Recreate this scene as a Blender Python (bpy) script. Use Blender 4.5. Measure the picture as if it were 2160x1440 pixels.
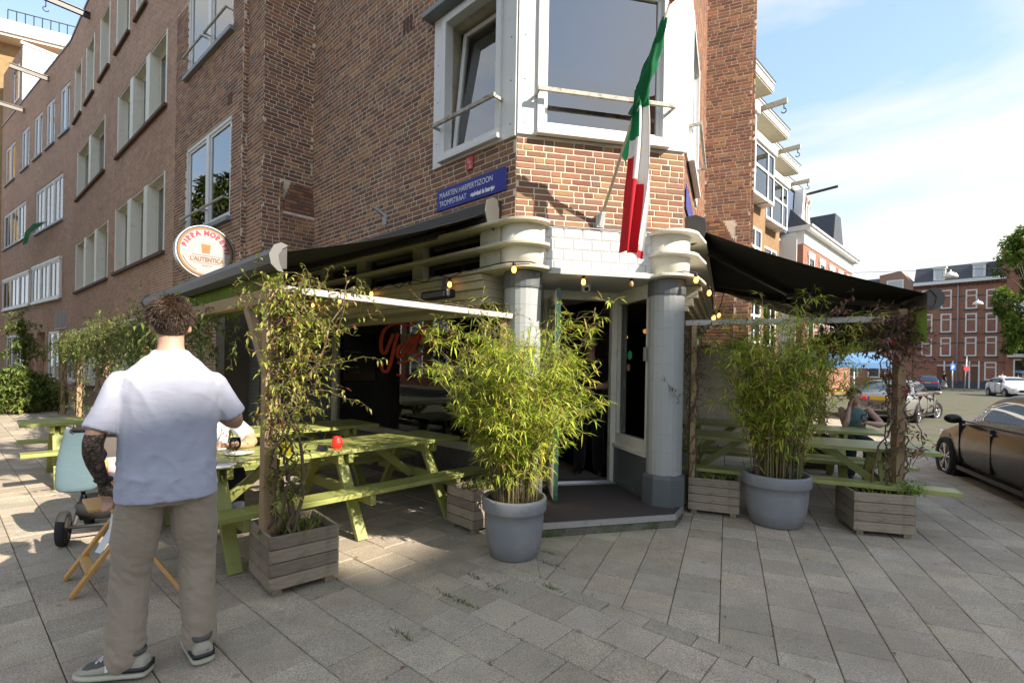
import bpy, bmesh, math, random
from mathutils import Vector, Matrix, noise
S = bpy.context.scene
for _o in list(bpy.data.objects): bpy.data.objects.remove(_o)
C = S.collection
rad, sin, cos, pi = math.radians, math.sin, math.cos, math.pi

# ------------------------------------------------------------------ camera
FPX, HOR, ROLL, EYE = 1040.0, 772.0, rad(1.0), 1.6
cam = bpy.data.objects.new('camera', bpy.data.cameras.new('camera')); C.objects.link(cam)
cam.data.sensor_width = 36.0; cam.data.lens = 36.0*FPX/2160.0
cam.data.shift_y = (HOR-720.0)/2160.0
cam.data.clip_start = 0.05; cam.data.clip_end = 2000
cam.matrix_world = Matrix.Translation((0, 0, EYE)) @ Matrix.Rotation(rad(90), 4, 'X') @ Matrix.Rotation(ROLL, 4, 'Z')
S.camera = cam

# ------------------------------------------------------------------ sky and sun
SUN_B, SUN_E = rad(123), rad(33)
w = bpy.data.worlds.new('World'); S.world = w; w.use_nodes = True
nt = w.node_tree; nt.nodes.clear()
def wn(t, **k):
    n = nt.nodes.new(t)
    for a, b in k.items(): setattr(n, a, b)
    return n
sky = wn('ShaderNodeTexSky', sky_type='NISHITA', sun_disc=False, sun_elevation=SUN_E, sun_rotation=SUN_B, air_density=1.0, dust_density=0.5, ozone_density=2.0)
tc = wn('ShaderNodeTexCoord'); mp = wn('ShaderNodeMapping'); mp.inputs['Scale'].default_value = (1.0, 1.0, 3.2); mp.inputs['Rotation'].default_value = (0.15, 0.1, 0.5)
nz = wn('ShaderNodeTexNoise'); nz.inputs['Scale'].default_value = 1.6; nz.inputs['Detail'].default_value = 7; nz.inputs['Roughness'].default_value = 0.52; nz.inputs['Distortion'].default_value = 0.35
rp = wn('ShaderNodeValToRGB'); rp.color_ramp.elements[0].position = 0.42; rp.color_ramp.elements[1].position = 0.64
rp.color_ramp.elements[0].color = (0.06, 0.06, 0.06, 1); rp.color_ramp.elements[1].color = (0.92, 0.92, 0.92, 1)
mx = wn('ShaderNodeMix', data_type='RGBA'); mx.inputs['B'].default_value = (1.46, 1.41, 1.31, 1)
bg = wn('ShaderNodeBackground'); bg.inputs['Strength'].default_value = 0.15
wo = wn('ShaderNodeOutputWorld')
lk = nt.links.new
lk(tc.outputs['Generated'], mp.inputs['Vector']); lk(mp.outputs[0], nz.inputs['Vector']); lk(nz.outputs['Fac'], rp.inputs['Fac'])
kA = wn('ShaderNodeVectorMath', operation='SCALE'); kA.inputs['Scale'].default_value = 0.30          # soft shoulder: the hazy horizon does not outshine the zenith
kB = wn('ShaderNodeVectorMath', operation='ADD'); kB.inputs[1].default_value = (1, 1, 1); kC = wn('ShaderNodeVectorMath', operation='DIVIDE'); kD = wn('ShaderNodeVectorMath', operation='MULTIPLY'); kD.inputs[1].default_value = (0.74, 0.80, 0.90)
lk(sky.outputs[0], kA.inputs[0]); lk(kA.outputs[0], kB.inputs[0]); lk(sky.outputs[0], kC.inputs[0]); lk(kB.outputs[0], kC.inputs[1]); lk(kC.outputs[0], kD.inputs[0])
lk(rp.outputs['Color'], mx.inputs['Factor']); lk(kD.outputs[0], mx.inputs['A']); lk(mx.outputs['Result'], bg.inputs['Color']); lk(bg.outputs[0], wo.inputs['Surface'])
sl = bpy.data.lights.new('sun', 'SUN'); sl.energy = 2.0; sl.angle = rad(0.53); sl.color = (1.0, 0.91, 0.78)
so = bpy.data.objects.new('sun', sl); C.objects.link(so)
sv = Vector((sin(SUN_B)*cos(SUN_E), cos(SUN_B)*cos(SUN_E), sin(SUN_E)))
so.rotation_euler = sv.to_track_quat('Z', 'Y').to_euler(); so.location = sv*60
S.view_settings.view_transform = 'Standard'; S.view_settings.look = 'None'; S.view_settings.gamma = 1.0
S.view_settings.use_curve_mapping = False; S.view_settings.exposure = 2.42
S.render.engine = 'CYCLES'
S.cycles.max_bounces = 8; S.cycles.transparent_max_bounces = 16; S.cycles.caustics_reflective = False; S.cycles.caustics_refractive = False
try: S.cycles.use_denoising = True
except Exception: pass

# ------------------------------------------------------------------ measuring helpers (photo pixel -> bearing)
def ray(px, py):
    u = px-1080; v = HOR-py; c, s = cos(ROLL), sin(ROLL)
    return (u*c-v*s)/FPX, (u*s+v*c)/FPX
def gp(px, py, z=0.0):
    a, b = ray(px, py); Y = (z-EYE)/b; return Vector((a*Y, Y))
def at(px, py, Y):
    a, b = ray(px, py); return Vector((a*Y, Y, EYE+b*Y))
def D(b):
    b = rad(b); return Vector((sin(b), cos(b)))
def proj(p):
    if p[1] < 0.05: return (-9999, -9999)
    u, v = p[0]/p[1]*FPX, (p[2]-EYE)/p[1]*FPX; c, s = cos(ROLL), sin(ROLL)
    return 1080+u*c+v*s, HOR-(-u*s+v*c)
class Frame:
    def __init__(f, P, b, side):            # b bearing along the wall, side -90/+90 to its outward normal
        f.P = Vector(P[:2]); f.d = D(b); f.n = D(b+side); f.side = side
        f.ang = math.atan2(f.d.y, f.d.x) if f.d.x*f.n.y-f.d.y*f.n.x > 0 else math.atan2(-f.d.y, -f.d.x)
    def __call__(f, t, o=0.0, z=0.0):
        q = f.P+f.d*t+f.n*o; return Vector((q.x, q.y, z))
    def hit(f, px, py, o=0.0):
        a, b = ray(px, py); P = f.P+f.n*o
        t = (a*P.y-P.x)/(f.d.x-a*f.d.y); Y = P.y+t*f.d.y
        return t, EYE+b*Y

# ------------------------------------------------------------------ mesh helpers
def wm(o):
    m = o.matrix_basis.copy()
    if o.parent: m = wm(o.parent) @ o.matrix_parent_inverse @ m
    return m
class MB:
    def __init__(s): s.v = []; s.f = []; s.m = []; s.c = []; s.uv = {}; s.sm = []
    def add(s, vs, fs, mi=0, col=None, smooth=False):
        b = len(s.v); s.v += [tuple(p) for p in vs]
        for f in fs:
            s.f.append(tuple(b+i for i in f)); s.m.append(mi); s.c.append(col); s.sm.append(smooth)
    def hexa(s, p, mi=0, col=None):       # p: 8 points, bottom 4 then top 4, same turning
        s.add(p, [(0,1,2,3),(4,5,6,7),(0,1,5,4),(1,2,6,5),(2,3,7,6),(3,0,4,7)], mi, col)
    def box(s, x0, x1, y0, y1, z0, z1, mi=0, col=None):
        s.hexa([(x0,y0,z0),(x1,y0,z0),(x1,y1,z0),(x0,y1,z0),(x0,y0,z1),(x1,y0,z1),(x1,y1,z1),(x0,y1,z1)], mi, col)
    def fbox(s, F, t0, t1, o0, o1, z0, z1, mi=0, col=None, uv=False):
        b = len(s.v); nf = len(s.f)
        pts = [(t0,o0,z0),(t1,o0,z0),(t1,o1,z0),(t0,o1,z0),(t0,o0,z1),(t1,o0,z1),(t1,o1,z1),(t0,o1,z1)]
        s.hexa([F(*p) for p in pts], mi, col)
        if uv:
            for i, p in enumerate(pts): s.uv[b+i] = (p[0]+p[1], p[2])
    def prism(s, poly, z0, z1, mi=0, col=None):   # poly list of (x,y)
        n = len(poly)
        s.add([(x,y,z0) for x,y in poly]+[(x,y,z1) for x,y in poly],
              [tuple(range(n)), tuple(range(n,2*n))]+[(i,(i+1)%n,n+(i+1)%n,n+i) for i in range(n)], mi, col)
    def bar(s, a, b, wx, wy, up=(0,0,1), mi=0, col=None):   # rectangular bar from a to b
        a = Vector(a); b = Vector(b); d = (b-a).normalized(); x = d.cross(Vector(up))
        if x.length < 1e-4: x = d.cross(Vector((1,0,0)))
        x.normalize(); y = x.cross(d).normalized(); x *= wx/2; y *= wy/2
        s.hexa([a-x-y, a+x-y, a+x+y, a-x+y, b-x-y, b+x-y, b+x+y, b-x+y], mi, col)
    def tube(s, pts, r, n=8, mi=0, col=None, cap=True, smooth=True):
        pts = [Vector(p) for p in pts]; k = len(pts)
        rs = r if isinstance(r, (list, tuple)) else [r]*k
        vs = []; prev = None
        for i, p in enumerate(pts):
            d = (pts[min(i+1,k-1)]-pts[max(i-1,0)])
            if d.length < 1e-9: d = Vector((0,0,1))
            d.normalize()
            if prev is None:
                x = d.cross(Vector((0,0,1)))
                if x.length < 0.05: x = d.cross(Vector((1,0,0)))
            else: x = prev-d*prev.dot(d)
            x.normalize(); prev = x; y = d.cross(x)
            for j in range(n):
                a = 2*pi*j/n; vs.append(p+(x*cos(a)+y*sin(a))*rs[i])
        fs = [(i*n+j, i*n+(j+1)%n, (i+1)*n+(j+1)%n, (i+1)*n+j) for i in range(k-1) for j in range(n)]
        if cap: fs += [tuple(range(n)), tuple((k-1)*n+j for j in range(n))]
        s.add(vs, fs, mi, col, smooth)
    def lathe(s, prof, n=24, c=(0,0,0), mi=0, smooth=True, col=None):
        k = len(prof); vs = [(c[0]+r*cos(2*pi*j/n), c[1]+r*sin(2*pi*j/n), c[2]+z) for r,z in prof for j in range(n)]
        fs = [(i*n+j, i*n+(j+1)%n, (i+1)*n+(j+1)%n, (i+1)*n+j) for i in range(k-1) for j in range(n)]
        if prof[0][0] > 1e-4: fs.append(tuple(range(n)))
        if prof[-1][0] > 1e-4: fs.append(tuple((k-1)*n+j for j in range(n)))
        s.add(vs, fs, mi, col, smooth)
    def ball(s, c, r, n=12, k=8, mi=0, col=None, sc=(1,1,1)):
        c = Vector(c)
        prof = [(sin(pi*i/k), -cos(pi*i/k)) for i in range(k+1)]
        vs = [(c.x+a*cos(2*pi*j/n)*r*sc[0], c.y+a*sin(2*pi*j/n)*r*sc[1], c.z+z*r*sc[2]) for a,z in prof for j in range(n)]
        fs = [(i*n+j, i*n+(j+1)%n, (i+1)*n+(j+1)%n, (i+1)*n+j) for i in range(k) for j in range(n)]
        s.add(vs, fs, mi, col, True)
    def loft(s, rings, mi=0, col=None, cap=True, smooth=True):
        n = len(rings[0]); vs = [p for r in rings for p in r]
        fs = [(i*n+j, i*n+(j+1)%n, (i+1)*n+(j+1)%n, (i+1)*n+j) for i in range(len(rings)-1) for j in range(n)]
        if cap: fs += [tuple(range(n)), tuple((len(rings)-1)*n+j for j in range(n))]
        s.add(vs, fs, mi, col, smooth)
    def mesh(s, name, mats, fix=True, inv=None):
        me = bpy.data.meshes.new(name)
        vs = s.v if inv is None else [tuple(inv @ Vector(p)) for p in s.v]
        me.from_pydata(vs, [], s.f)
        if not isinstance(mats, (list, tuple)): mats = [mats]
        for m in mats: me.materials.append(m)
        me.polygons.foreach_set('material_index', s.m); me.polygons.foreach_set('use_smooth', s.sm)
        if any(c is not None for c in s.c):
            at_ = me.color_attributes.new('tint', 'FLOAT_COLOR', 'CORNER'); buf = []
            for f, c in zip(s.f, s.c):
                c = c or (0.5,0.5,0.5)
                buf += [c[0],c[1],c[2],1.0]*len(f)
            at_.data.foreach_set('color', buf)
        if s.uv:
            ul = me.uv_layers.new(name='UVMap'); buf = []
            for f in s.f:
                for i in f: buf += list(s.uv.get(i, (0,0)))
            ul.data.foreach_set('uv', buf)
        if fix:
            bm = bmesh.new(); bm.from_mesh(me); bmesh.ops.recalc_face_normals(bm, faces=bm.faces); bm.to_mesh(me); bm.free()
        me.update(); return me
    def build(s, name, mats, parent=None, world=True, bevel=0, fix=True, kind=None):
        if not s.v: return None
        inv = None
        if parent is not None and world: inv = wm(parent).inverted()
        me = s.mesh(name, mats, fix, inv)
        o = bpy.data.objects.new(name, me); C.objects.link(o)
        if parent is not None: o.parent = parent
        if bevel:
            b = o.modifiers.new('bevel', 'BEVEL'); b.width = bevel; b.segments = 2; b.limit_method = 'ANGLE'; b.angle_limit = rad(40)
        if kind: o['kind'] = kind
        return o
def tag(o, label=None, cat=None, group=None, kind=None):
    if label: o['label'] = label
    if cat: o['category'] = cat
    if group: o['group'] = group
    if kind: o['kind'] = kind
    return o
def thing(name, label, cat, loc=(0,0,0), rz=0.0, group=None):
    o = bpy.data.objects.new(name, None); C.objects.link(o); o.empty_display_size = 0.2
    o.location = Vector((loc[0], loc[1], loc[2] if len(loc) > 2 else 0)); o.rotation_euler = (0,0,rz)
    return tag(o, label, cat, group)
def copy_tree(o, parent=None):
    c = o.copy(); C.objects.link(c); c.parent = parent
    if parent is not None: c.matrix_parent_inverse = o.matrix_parent_inverse.copy()
    for ch in o.children: copy_tree(ch, c)
    return c
def kid(o, parent, loc=(0,0,0), rot=(0,0,0), name=None, mesh=None, scale=None):    # cheap instance of a shared mesh
    k = bpy.data.objects.new(name, mesh); C.objects.link(k); k.parent = parent; k.location = loc; k.rotation_euler = rot
    if scale: k.scale = scale
    return k

# ------------------------------------------------------------------ materials
def node_mat(name):
    m = bpy.data.materials.new(name); m.use_nodes = True; t = m.node_tree; t.nodes.clear()
    out = t.nodes.new('ShaderNodeOutputMaterial'); b = t.nodes.new('ShaderNodeBsdfPrincipled'); t.links.new(b.outputs[0], out.inputs[0])
    return m, t, b, out
def N(t, ty, **k):
    n = t.nodes.new(ty)
    for a, v in k.items():
        if a in n.inputs: n.inputs[a].default_value = v
        else: setattr(n, a, v)
    return n
def c4(c, k=1.0): return (min(1,c[0]*k), min(1,c[1]*k), min(1,c[2]*k), 1)
def mixc(t, fac, a, b, bt='MIX'):
    m = t.nodes.new('ShaderNodeMix'); m.data_type = 'RGBA'; m.blend_type = bt
    for key, v in (('Factor', fac), ('A', a), ('B', b)):
        s = [i for i in m.inputs if i.name == key and (i.type == 'RGBA' if key != 'Factor' else i.type == 'VALUE')][0]
        if hasattr(v, 'is_output'): t.links.new(v, s)
        else: s.default_value = v
    return [o for o in m.outputs if o.type == 'RGBA'][0]
def ramp(t, src, p0, p1, c0=(0,0,0,1), c1=(1,1,1,1)):
    r = t.nodes.new('ShaderNodeValToRGB'); e = r.color_ramp.elements
    e[0].position, e[1].position, e[0].color, e[1].color = p0, p1, c0, c1
    t.links.new(src, r.inputs['Fac']); return r.outputs['Color']
def coords(t, kind='Object', scale=(1,1,1), rot=(0,0,0)):
    c = t.nodes.new('ShaderNodeTexCoord'); mpg = t.nodes.new('ShaderNodeMapping'); mpg.inputs['Scale'].default_value = scale; mpg.inputs['Rotation'].default_value = rot
    t.links.new(c.outputs[kind], mpg.inputs['Vector']); return mpg.outputs[0]
def nse(t, vec, scale, detail=5, rough=0.55, dist=0.0):
    n = N(t, 'ShaderNodeTexNoise', Scale=scale, Detail=detail, Roughness=rough, Distortion=dist); t.links.new(vec, n.inputs['Vector']); return n.outputs['Fac']
def bump(t, b, src, strength, dist=0.01):
    n = N(t, 'ShaderNodeBump', Strength=strength, Distance=dist); t.links.new(src, n.inputs['Height']); t.links.new(n.outputs[0], b.inputs['Normal'])
MATS = {}
def mat(name, col, rough=0.6, var=0.12, scale=6.0, bmp=0.15, bscale=60.0, metal=0.0, stretch=(1,1,1), dirt=None, dirtamt=(0.55,0.75), dscale=3.0, spec=0.5, coat=0.0, bdist=0.004):
    if name in MATS: return MATS[name]
    m, t, b, out = node_mat(name)
    v = coords(t, 'Object', stretch)
    n1 = nse(t, v, scale, 6, 0.6)
    colr = mixc(t, n1, c4(col, 1-var), c4(col, 1+var))
    if dirt:
        n2 = nse(t, v, dscale, 8, 0.65); colr = mixc(t, ramp(t, n2, *dirtamt), colr, c4(dirt))
    t.links.new(colr, b.inputs['Base Color'])
    b.inputs['Roughness'].default_value = rough; b.inputs['Metallic'].default_value = metal
    b.inputs['Specular IOR Level'].default_value = spec; b.inputs['Coat Weight'].default_value = coat
    if bmp: bump(t, b, nse(t, v, bscale, 4, 0.6), bmp, bdist)
    MATS[name] = m; return m
def tint_mat(name, rough=0.85, k=1.0, scale=30, bmp=0.5, var=0.35, translucent=0.0, spec=0.4, bdist=0.003):
    if name in MATS: return MATS[name]
    m, t, b, out = node_mat(name)
    a = N(t, 'ShaderNodeVertexColor', layer_name='tint'); v = coords(t, 'Object')
    n1 = nse(t, v, scale, 6, 0.65)
    g = mixc(t, n1, (1-var,1-var,1-var,1), (1+var,1+var,1+var,1))
    colr = mixc(t, 1.0, a.outputs['Color'], g, 'MULTIPLY')
    t.links.new(colr, b.inputs['Base Color']); b.inputs['Roughness'].default_value = rough; b.inputs['Specular IOR Level'].default_value = spec
    if bmp: bump(t, b, n1, bmp, bdist)
    if translucent:
        tr = N(t, 'ShaderNodeBsdfTranslucent'); t.links.new(colr, tr.inputs['Color'])
        ms = N(t, 'ShaderNodeMixShader', Fac=translucent); t.links.new(b.outputs[0], ms.inputs[1]); t.links.new(tr.outputs[0], ms.inputs[2]); t.links.new(ms.outputs[0], out.inputs[0])
    MATS[name] = m; return m
def glass_mat(name, tint=(0.8,0.85,0.85), ior=1.55, rough=0.0):
    if name in MATS: return MATS[name]
    m, t, b, out = node_mat(name); t.nodes.remove(b)
    tr = N(t, 'ShaderNodeBsdfTransparent', Color=c4(tint)); gl = N(t, 'ShaderNodeBsdfGlossy', Roughness=rough, Color=(1,1,1,1)); fr = N(t, 'ShaderNodeFresnel', IOR=ior)
    ms = N(t, 'ShaderNodeMixShader'); t.links.new(fr.outputs[0], ms.inputs[0]); t.links.new(tr.outputs[0], ms.inputs[1]); t.links.new(gl.outputs[0], ms.inputs[2]); t.links.new(ms.outputs[0], out.inputs[0])
    MATS[name] = m; return m
def emit_mat(name, col, st):
    if name in MATS: return MATS[name]
    m, t, b, out = node_mat(name); b.inputs['Base Color'].default_value = c4(col); b.inputs['Emission Color'].default_value = c4(col); b.inputs['Emission Strength'].default_value = st
    MATS[name] = m; return m
def brick_tex(name, c1, c2, mortar, bw=0.21, rh=0.0625, ms=0.012, bmp=0.4, dirt=None):
    if name in MATS: return MATS[name]
    m, t, b, out = node_mat(name)
    v = coords(t, 'UV')
    br = N(t, 'ShaderNodeTexBrick', Scale=1.0); br.inputs['Brick Width'].default_value = bw; br.inputs['Row Height'].default_value = rh; br.inputs['Mortar Size'].default_value = ms*0.5; br.inputs['Mortar Smooth'].default_value = 0.15
    br.inputs['Color1'].default_value = c4(c1); br.inputs['Color2'].default_value = c4(c2); br.inputs['Mortar'].default_value = c4(mortar); br.inputs['Bias'].default_value = 0.0
    t.links.new(v, br.inputs['Vector'])
    n1 = nse(t, v, 3.0, 8, 0.7); n2 = nse(t, v, 0.5, 5, 0.6)
    colr = mixc(t, 1.0, br.outputs['Color'], mixc(t, n1, (0.6,0.6,0.6,1), (1.35,1.32,1.3,1)), 'MULTIPLY')
    colr = mixc(t, 1.0, colr, mixc(t, n2, (0.75,0.73,0.72,1), (1.2,1.2,1.2,1)), 'MULTIPLY')
    t.links.new(colr, b.inputs['Base Color']); b.inputs['Roughness'].default_value = 0.9; b.inputs['Specular IOR Level'].default_value = 0.25
    bump(t, b, br.outputs['Fac'], -bmp, 0.008)
    MATS[name] = m; return m

mortar = mat('mortar', (0.66,0.575,0.455), 0.95, 0.25, 14, 0.6, 120, dirt=(0.46,0.39,0.30), dirtamt=(0.5,0.7))
brick_m = tint_mat('brick', 0.88, scale=45, bmp=0.7, var=0.45)
white_paint = mat('white_paint', (0.70,0.70,0.69), 0.45, 0.06, 5, 0.05, 30, dirt=(0.52,0.50,0.45), dirtamt=(0.58,0.85), dscale=7)
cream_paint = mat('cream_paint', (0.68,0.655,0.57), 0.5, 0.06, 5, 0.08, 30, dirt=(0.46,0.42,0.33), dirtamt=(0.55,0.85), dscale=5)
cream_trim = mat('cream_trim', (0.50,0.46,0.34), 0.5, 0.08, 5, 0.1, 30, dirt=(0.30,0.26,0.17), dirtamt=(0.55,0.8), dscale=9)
grey_paint = mat('grey_paint', (0.335,0.345,0.34), 0.42, 0.08, 6, 0.15, 40, dirt=(0.42,0.43,0.42), dirtamt=(0.66,0.72), dscale=12)
dark_grey_paint = mat('dark_grey_paint', (0.10,0.11,0.115), 0.4, 0.12, 6, 0.3, 50, dirt=(0.5,0.5,0.48), dirtamt=(0.66,0.7), dscale=9)
lead = mat('lead', (0.20,0.22,0.25), 0.5, 0.15, 6, 0.2, 20)
glass = glass_mat('window_glass', (0.8,0.85,0.85), 1.8)
glass_blue = glass_mat('window_glass_upper', (0.6,0.65,0.66), 3.0)
unlit_room_black = mat('unlit_room_black', (0.02,0.018,0.016), 0.9, 0.3, 2, 0)
metal_grey = mat('brushed_metal', (0.55,0.56,0.57), 0.35, 0.1, 20, 0.1, 90, metal=0.9)
black_metal = mat('black_metal', (0.018,0.018,0.02), 0.45, 0.3, 8, 0.1)
rust_metal = mat('weathered_iron', (0.42,0.39,0.34), 0.7, 0.3, 25, 0.4, 60, dirt=(0.18,0.10,0.05), dirtamt=(0.5,0.7), dscale=14)
curtain_m = mat('curtain', (0.62,0.61,0.57), 0.9, 0.05, 4, 0)
# ------------------------------------------------------------------ layout of the corner (metres, camera at the origin looking along +Y)
B1, BA, BR = -46.5, -49.5, 23.6
BC = (B1+BR)/2+90
_col = gp(1400, 1062, 0.12); _FC0 = Frame(_col, BC, 90)
Lc = _FC0(_FC0.hit(1088, 400)[0]); Rc = _FC0(_FC0.hit(1442, 400)[0])
F1 = Frame(Lc, B1, -90); FC = Frame(Lc, BC, 90); FR = Frame(Rc, BR, 90)
CW = (Rc-Lc).length
T1 = F1.hit(660, 300)[0]; P0 = F1(T1)
FS = Frame(P0, B1-90, -90); Q1 = FS.hit(555, 300)[0]; P1 = FS(Q1)
FB = Frame(P1, B1, -90); TB = FB.hit(521, 300)[0]; P2 = FB(TB)
FS2 = Frame(P2, B1-90, -90); P3 = FS2(0.08)
FA = Frame(P3, BA, -90); TBEND = FA.hit(142, 500)[0]; PB = FA(TBEND)
FF = Frame(PB, -54.5, -90)
T2 = FR.hit(1488, 300)[0]; Q0 = FR(T2)
FSR = Frame(Q0, BR+90, 90); QR = FSR.hit(1586, 300)[0]; Q2 = FSR(QR)
FBR = Frame(Q2, BR, 90); Q3 = FBR(0.7)
FSR2 = Frame(Q3, BR+90, 90)

# ------------------------------------------------------------------ ground, paving, kerb, road
RG = random.Random(11)
ground_m, t_, b_, _ = node_mat('joint_soil')
v_ = coords(t_, 'Object'); n_ = nse(t_, v_, 1.3, 8, 0.7); n2_ = nse(t_, v_, 18, 5, 0.7)
t_.links.new(mixc(t_, ramp(t_, n_, 0.47, 0.58), mixc(t_, n2_, (0.055,0.047,0.035,1), (0.15,0.13,0.10,1)), mixc(t_, n2_, (0.03,0.05,0.012,1), (0.09,0.12,0.035,1))), b_.inputs['Base Color'])
b_.inputs['Roughness'].default_value = 1.0; bump(t_, b_, n2_, 0.8, 0.01)
g = MB(); g.add([(-120,-40,-0.011),(140,-40,-0.011),(140,180,-0.011),(-120,180,-0.011)], [(0,1,2,3)])
tag(g.build('ground', ground_m, fix=False), kind='structure')

def slab_mat(name, base, warm):
    m, t, b, _ = node_mat(name); v = coords(t, 'Object')
    oi = N(t, 'ShaderNodeObjectInfo'); a = N(t, 'ShaderNodeVertexColor', layer_name='tint')
    geo = N(t, 'ShaderNodeNewGeometry')
    big = N(t, 'ShaderNodeTexNoise', Scale=0.55, Detail=6, Roughness=0.6); t.links.new(geo.outputs['Position'], big.inputs['Vector'])
    mid = N(t, 'ShaderNodeTexNoise', Scale=5.0, Detail=8, Roughness=0.7); t.links.new(geo.outputs['Position'], mid.inputs['Vector'])
    fine = N(t, 'ShaderNodeTexNoise', Scale=120.0, Detail=3, Roughness=0.75); t.links.new(geo.outputs['Position'], fine.inputs['Vector'])
    colr = mixc(t, mid.outputs['Fac'], c4(base, 0.66), c4(warm, 1.28))
    colr = mixc(t, 1.0, colr, mixc(t, ramp(t, fine.outputs['Fac'], 0.36, 0.66), (0.52,0.52,0.52,1), (1.42,1.41,1.4,1)), 'MULTIPLY')
    colr = mixc(t, 1.0, colr, a.outputs['Color'], 'MULTIPLY')
    st_v = N(t, 'ShaderNodeTexVoronoi', Scale=3.1); t.links.new(geo.outputs['Position'], st_v.inputs['Vector']); colr = mixc(t, ramp(t, st_v.outputs['Distance'], 0.05, 0.085, (0.55,0.55,0.55,1), (0,0,0,1)), colr, c4(base, 0.42))
    colr = mixc(t, ramp(t, big.outputs['Fac'], 0.36, 0.5, (0.5,0.5,0.5,1), (0,0,0,1)), colr, c4(warm, 0.55))
    mossn = mixc(t, ramp(t, big.outputs['Fac'], 0.52, 0.66), (0,0,0,1), ramp(t, mid.outputs['Fac'], 0.45, 0.75))
    colr = mixc(t, mossn, colr, (0.075,0.085,0.035,1))
    t.links.new(colr, b.inputs['Base Color']); b.inputs['Roughness'].default_value = 0.86; b.inputs['Specular IOR Level'].default_value = 0.35
    bump(t, b, fine.outputs['Fac'], 0.55, 0.004); return m
slab_m = slab_mat('concrete_slab', (0.435,0.370,0.290), (0.465,0.392,0.303))
paving = thing('pavement', None, None, (0,0,0)); paving['kind'] = 'structure'
def clip(poly, P, n):                       # keep the side where (q-P).n >= 0
    out = []
    for i in range(len(poly)):
        a, b = poly[i], poly[(i+1) % len(poly)]; da, db = (a-P).dot(n), (b-P).dot(n)
        if da >= 0: out.append(a)
        if (da < 0) != (db < 0): out.append(a+(b-a)*(da/(da-db)))
    return out
seamA, dAv, nAv = gp(1140, 1218), D(BA), D(BA+90)      # line where the two laying directions meet
seamB = gp(1140, 1218); seamBd = (gp(1120, 1120)-seamB).normalized(); seamBn = Vector((seamBd.y, -seamBd.x))
kerbP = gp(2160, 1056); kerbd = D(BR); kerbn = D(BR-90)   # pavement lies on the kerbn side
def lay(origin, brg, clips, rng, far):
    d, n = D(brg), D(brg+90); res = []
    for i in range(-70, 120):
        off = 0.5*(i % 2) + RG.uniform(-0.03, 0.03)
        for j in range(-90, 120):
            c = origin+n*(i*0.302)+d*((j+off)*0.302)
            if not rng(c): continue
            h = 0.1487; q = [c-n*h-d*h, c+n*h-d*h, c+n*h+d*h, c-n*h+d*h]
            for P, nn in clips:
                q = clip(q, P, nn)
                if len(q) < 3: break
            if len(q) >= 3:
                ar = abs(sum(q[k].x*q[(k+1)%len(q)].y-q[(k+1)%len(q)].x*q[k].y for k in range(len(q))))/2
                if ar > 0.002: res.append((sum(q, Vector((0,0)))/len(q), q))
    return res
def in_view(c, m=120):
    if c.y < 1.2: return False
    p = proj((c.x, c.y, 0)); return -m < p[0] < 2160+m and p[1] < 1440+250
tilesL = lay(Vector((-1.2, 3.0)), BA, [], lambda c: in_view(c) and c.y < 24 and (c-seamA).dot(nAv) < 0.25 or (in_view(c) and c.y < 24 and (c-seamB).dot(seamBn) < 0.25 and (c-seamA).dot(nAv) > 0), 24)
def _left(q, c):
    # left field: everything on the camera side of seam A, plus what lies left of seam B
    if all((p-seamB).dot(seamBn) <= 0 for p in q) or all((p-seamA).dot(nAv) <= 0 for p in q): return [q]
    r1 = clip(q, seamA, -nAv); r2 = clip(clip(q, seamA, nAv), seamB, -seamBn) if len(clip(q, seamA, nAv)) >= 3 else []
    return [r_ for r_ in (r1, r2) if len(r_) >= 3]
def _area(q): return abs(sum(q[k].x*q[(k+1)%len(q)].y-q[(k+1)%len(q)].x*q[k].y for k in range(len(q))))/2
tilesL = [(sum(q2, Vector((0,0)))/len(q2), q2) for c, q in tilesL for q2 in _left(q, c) if _area(q2) > 0.002]
tilesR = lay(Vector((2.2, 3.2)), BR, [(seamA, nAv), (seamB, seamBn), (kerbP, kerbn)], lambda c: in_view(c) and c.y < 26 and (c-kerbP).dot(kerbn) > -0.3, 26)
alltiles = []
for c, q in tilesL+tilesR:
    wcl = Vector((c.x, c.y)); 
    if (wcl-F1.P).dot(F1.n) < -0.5 and (wcl-FR.P).dot(FR.n) < -0.5: continue
    if (wcl-FA.P).dot(FA.n) < -0.4 and c.x < -4: continue
    p = proj((c.x, c.y, 0)); inside = -20 < p[0] < 2180 and p[1] < 1460
    alltiles.append((c.length-(0 if inside else -50), c, q))
alltiles.sort(key=lambda k: k[0])
def slab_shape(mb, c, q, local):
    col = RG.uniform(0.84, 1.14); col = (col*RG.uniform(0.97,1.03), col, col*RG.uniform(0.95,1.03))
    zt = RG.uniform(-0.0025, 0.003); sx, sy = RG.uniform(-0.006,0.006), RG.uniform(-0.006,0.006)
    n = len(q); o = c if local else Vector((0,0))
    zz = lambda p, dz: dz+zt+(p.x-c.x)*sx+(p.y-c.y)*sy
    ins = [p+(c-p).normalized()*0.005 for p in q]
    vs = [(p.x-o.x, p.y-o.y, -0.03) for p in q]+[(p.x-o.x, p.y-o.y, zz(p,-0.005)) for p in q]+[(p.x-o.x, p.y-o.y, zz(p,0)) for p in ins]
    fs = [(i,(i+1)%n,n+(i+1)%n,n+i) for i in range(n)]+[(n+i,n+(i+1)%n,2*n+(i+1)%n,2*n+i) for i in range(n)]+[tuple(range(2*n,3*n))]
    mb.add(vs, fs, 0, col)
rest = MB()
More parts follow.
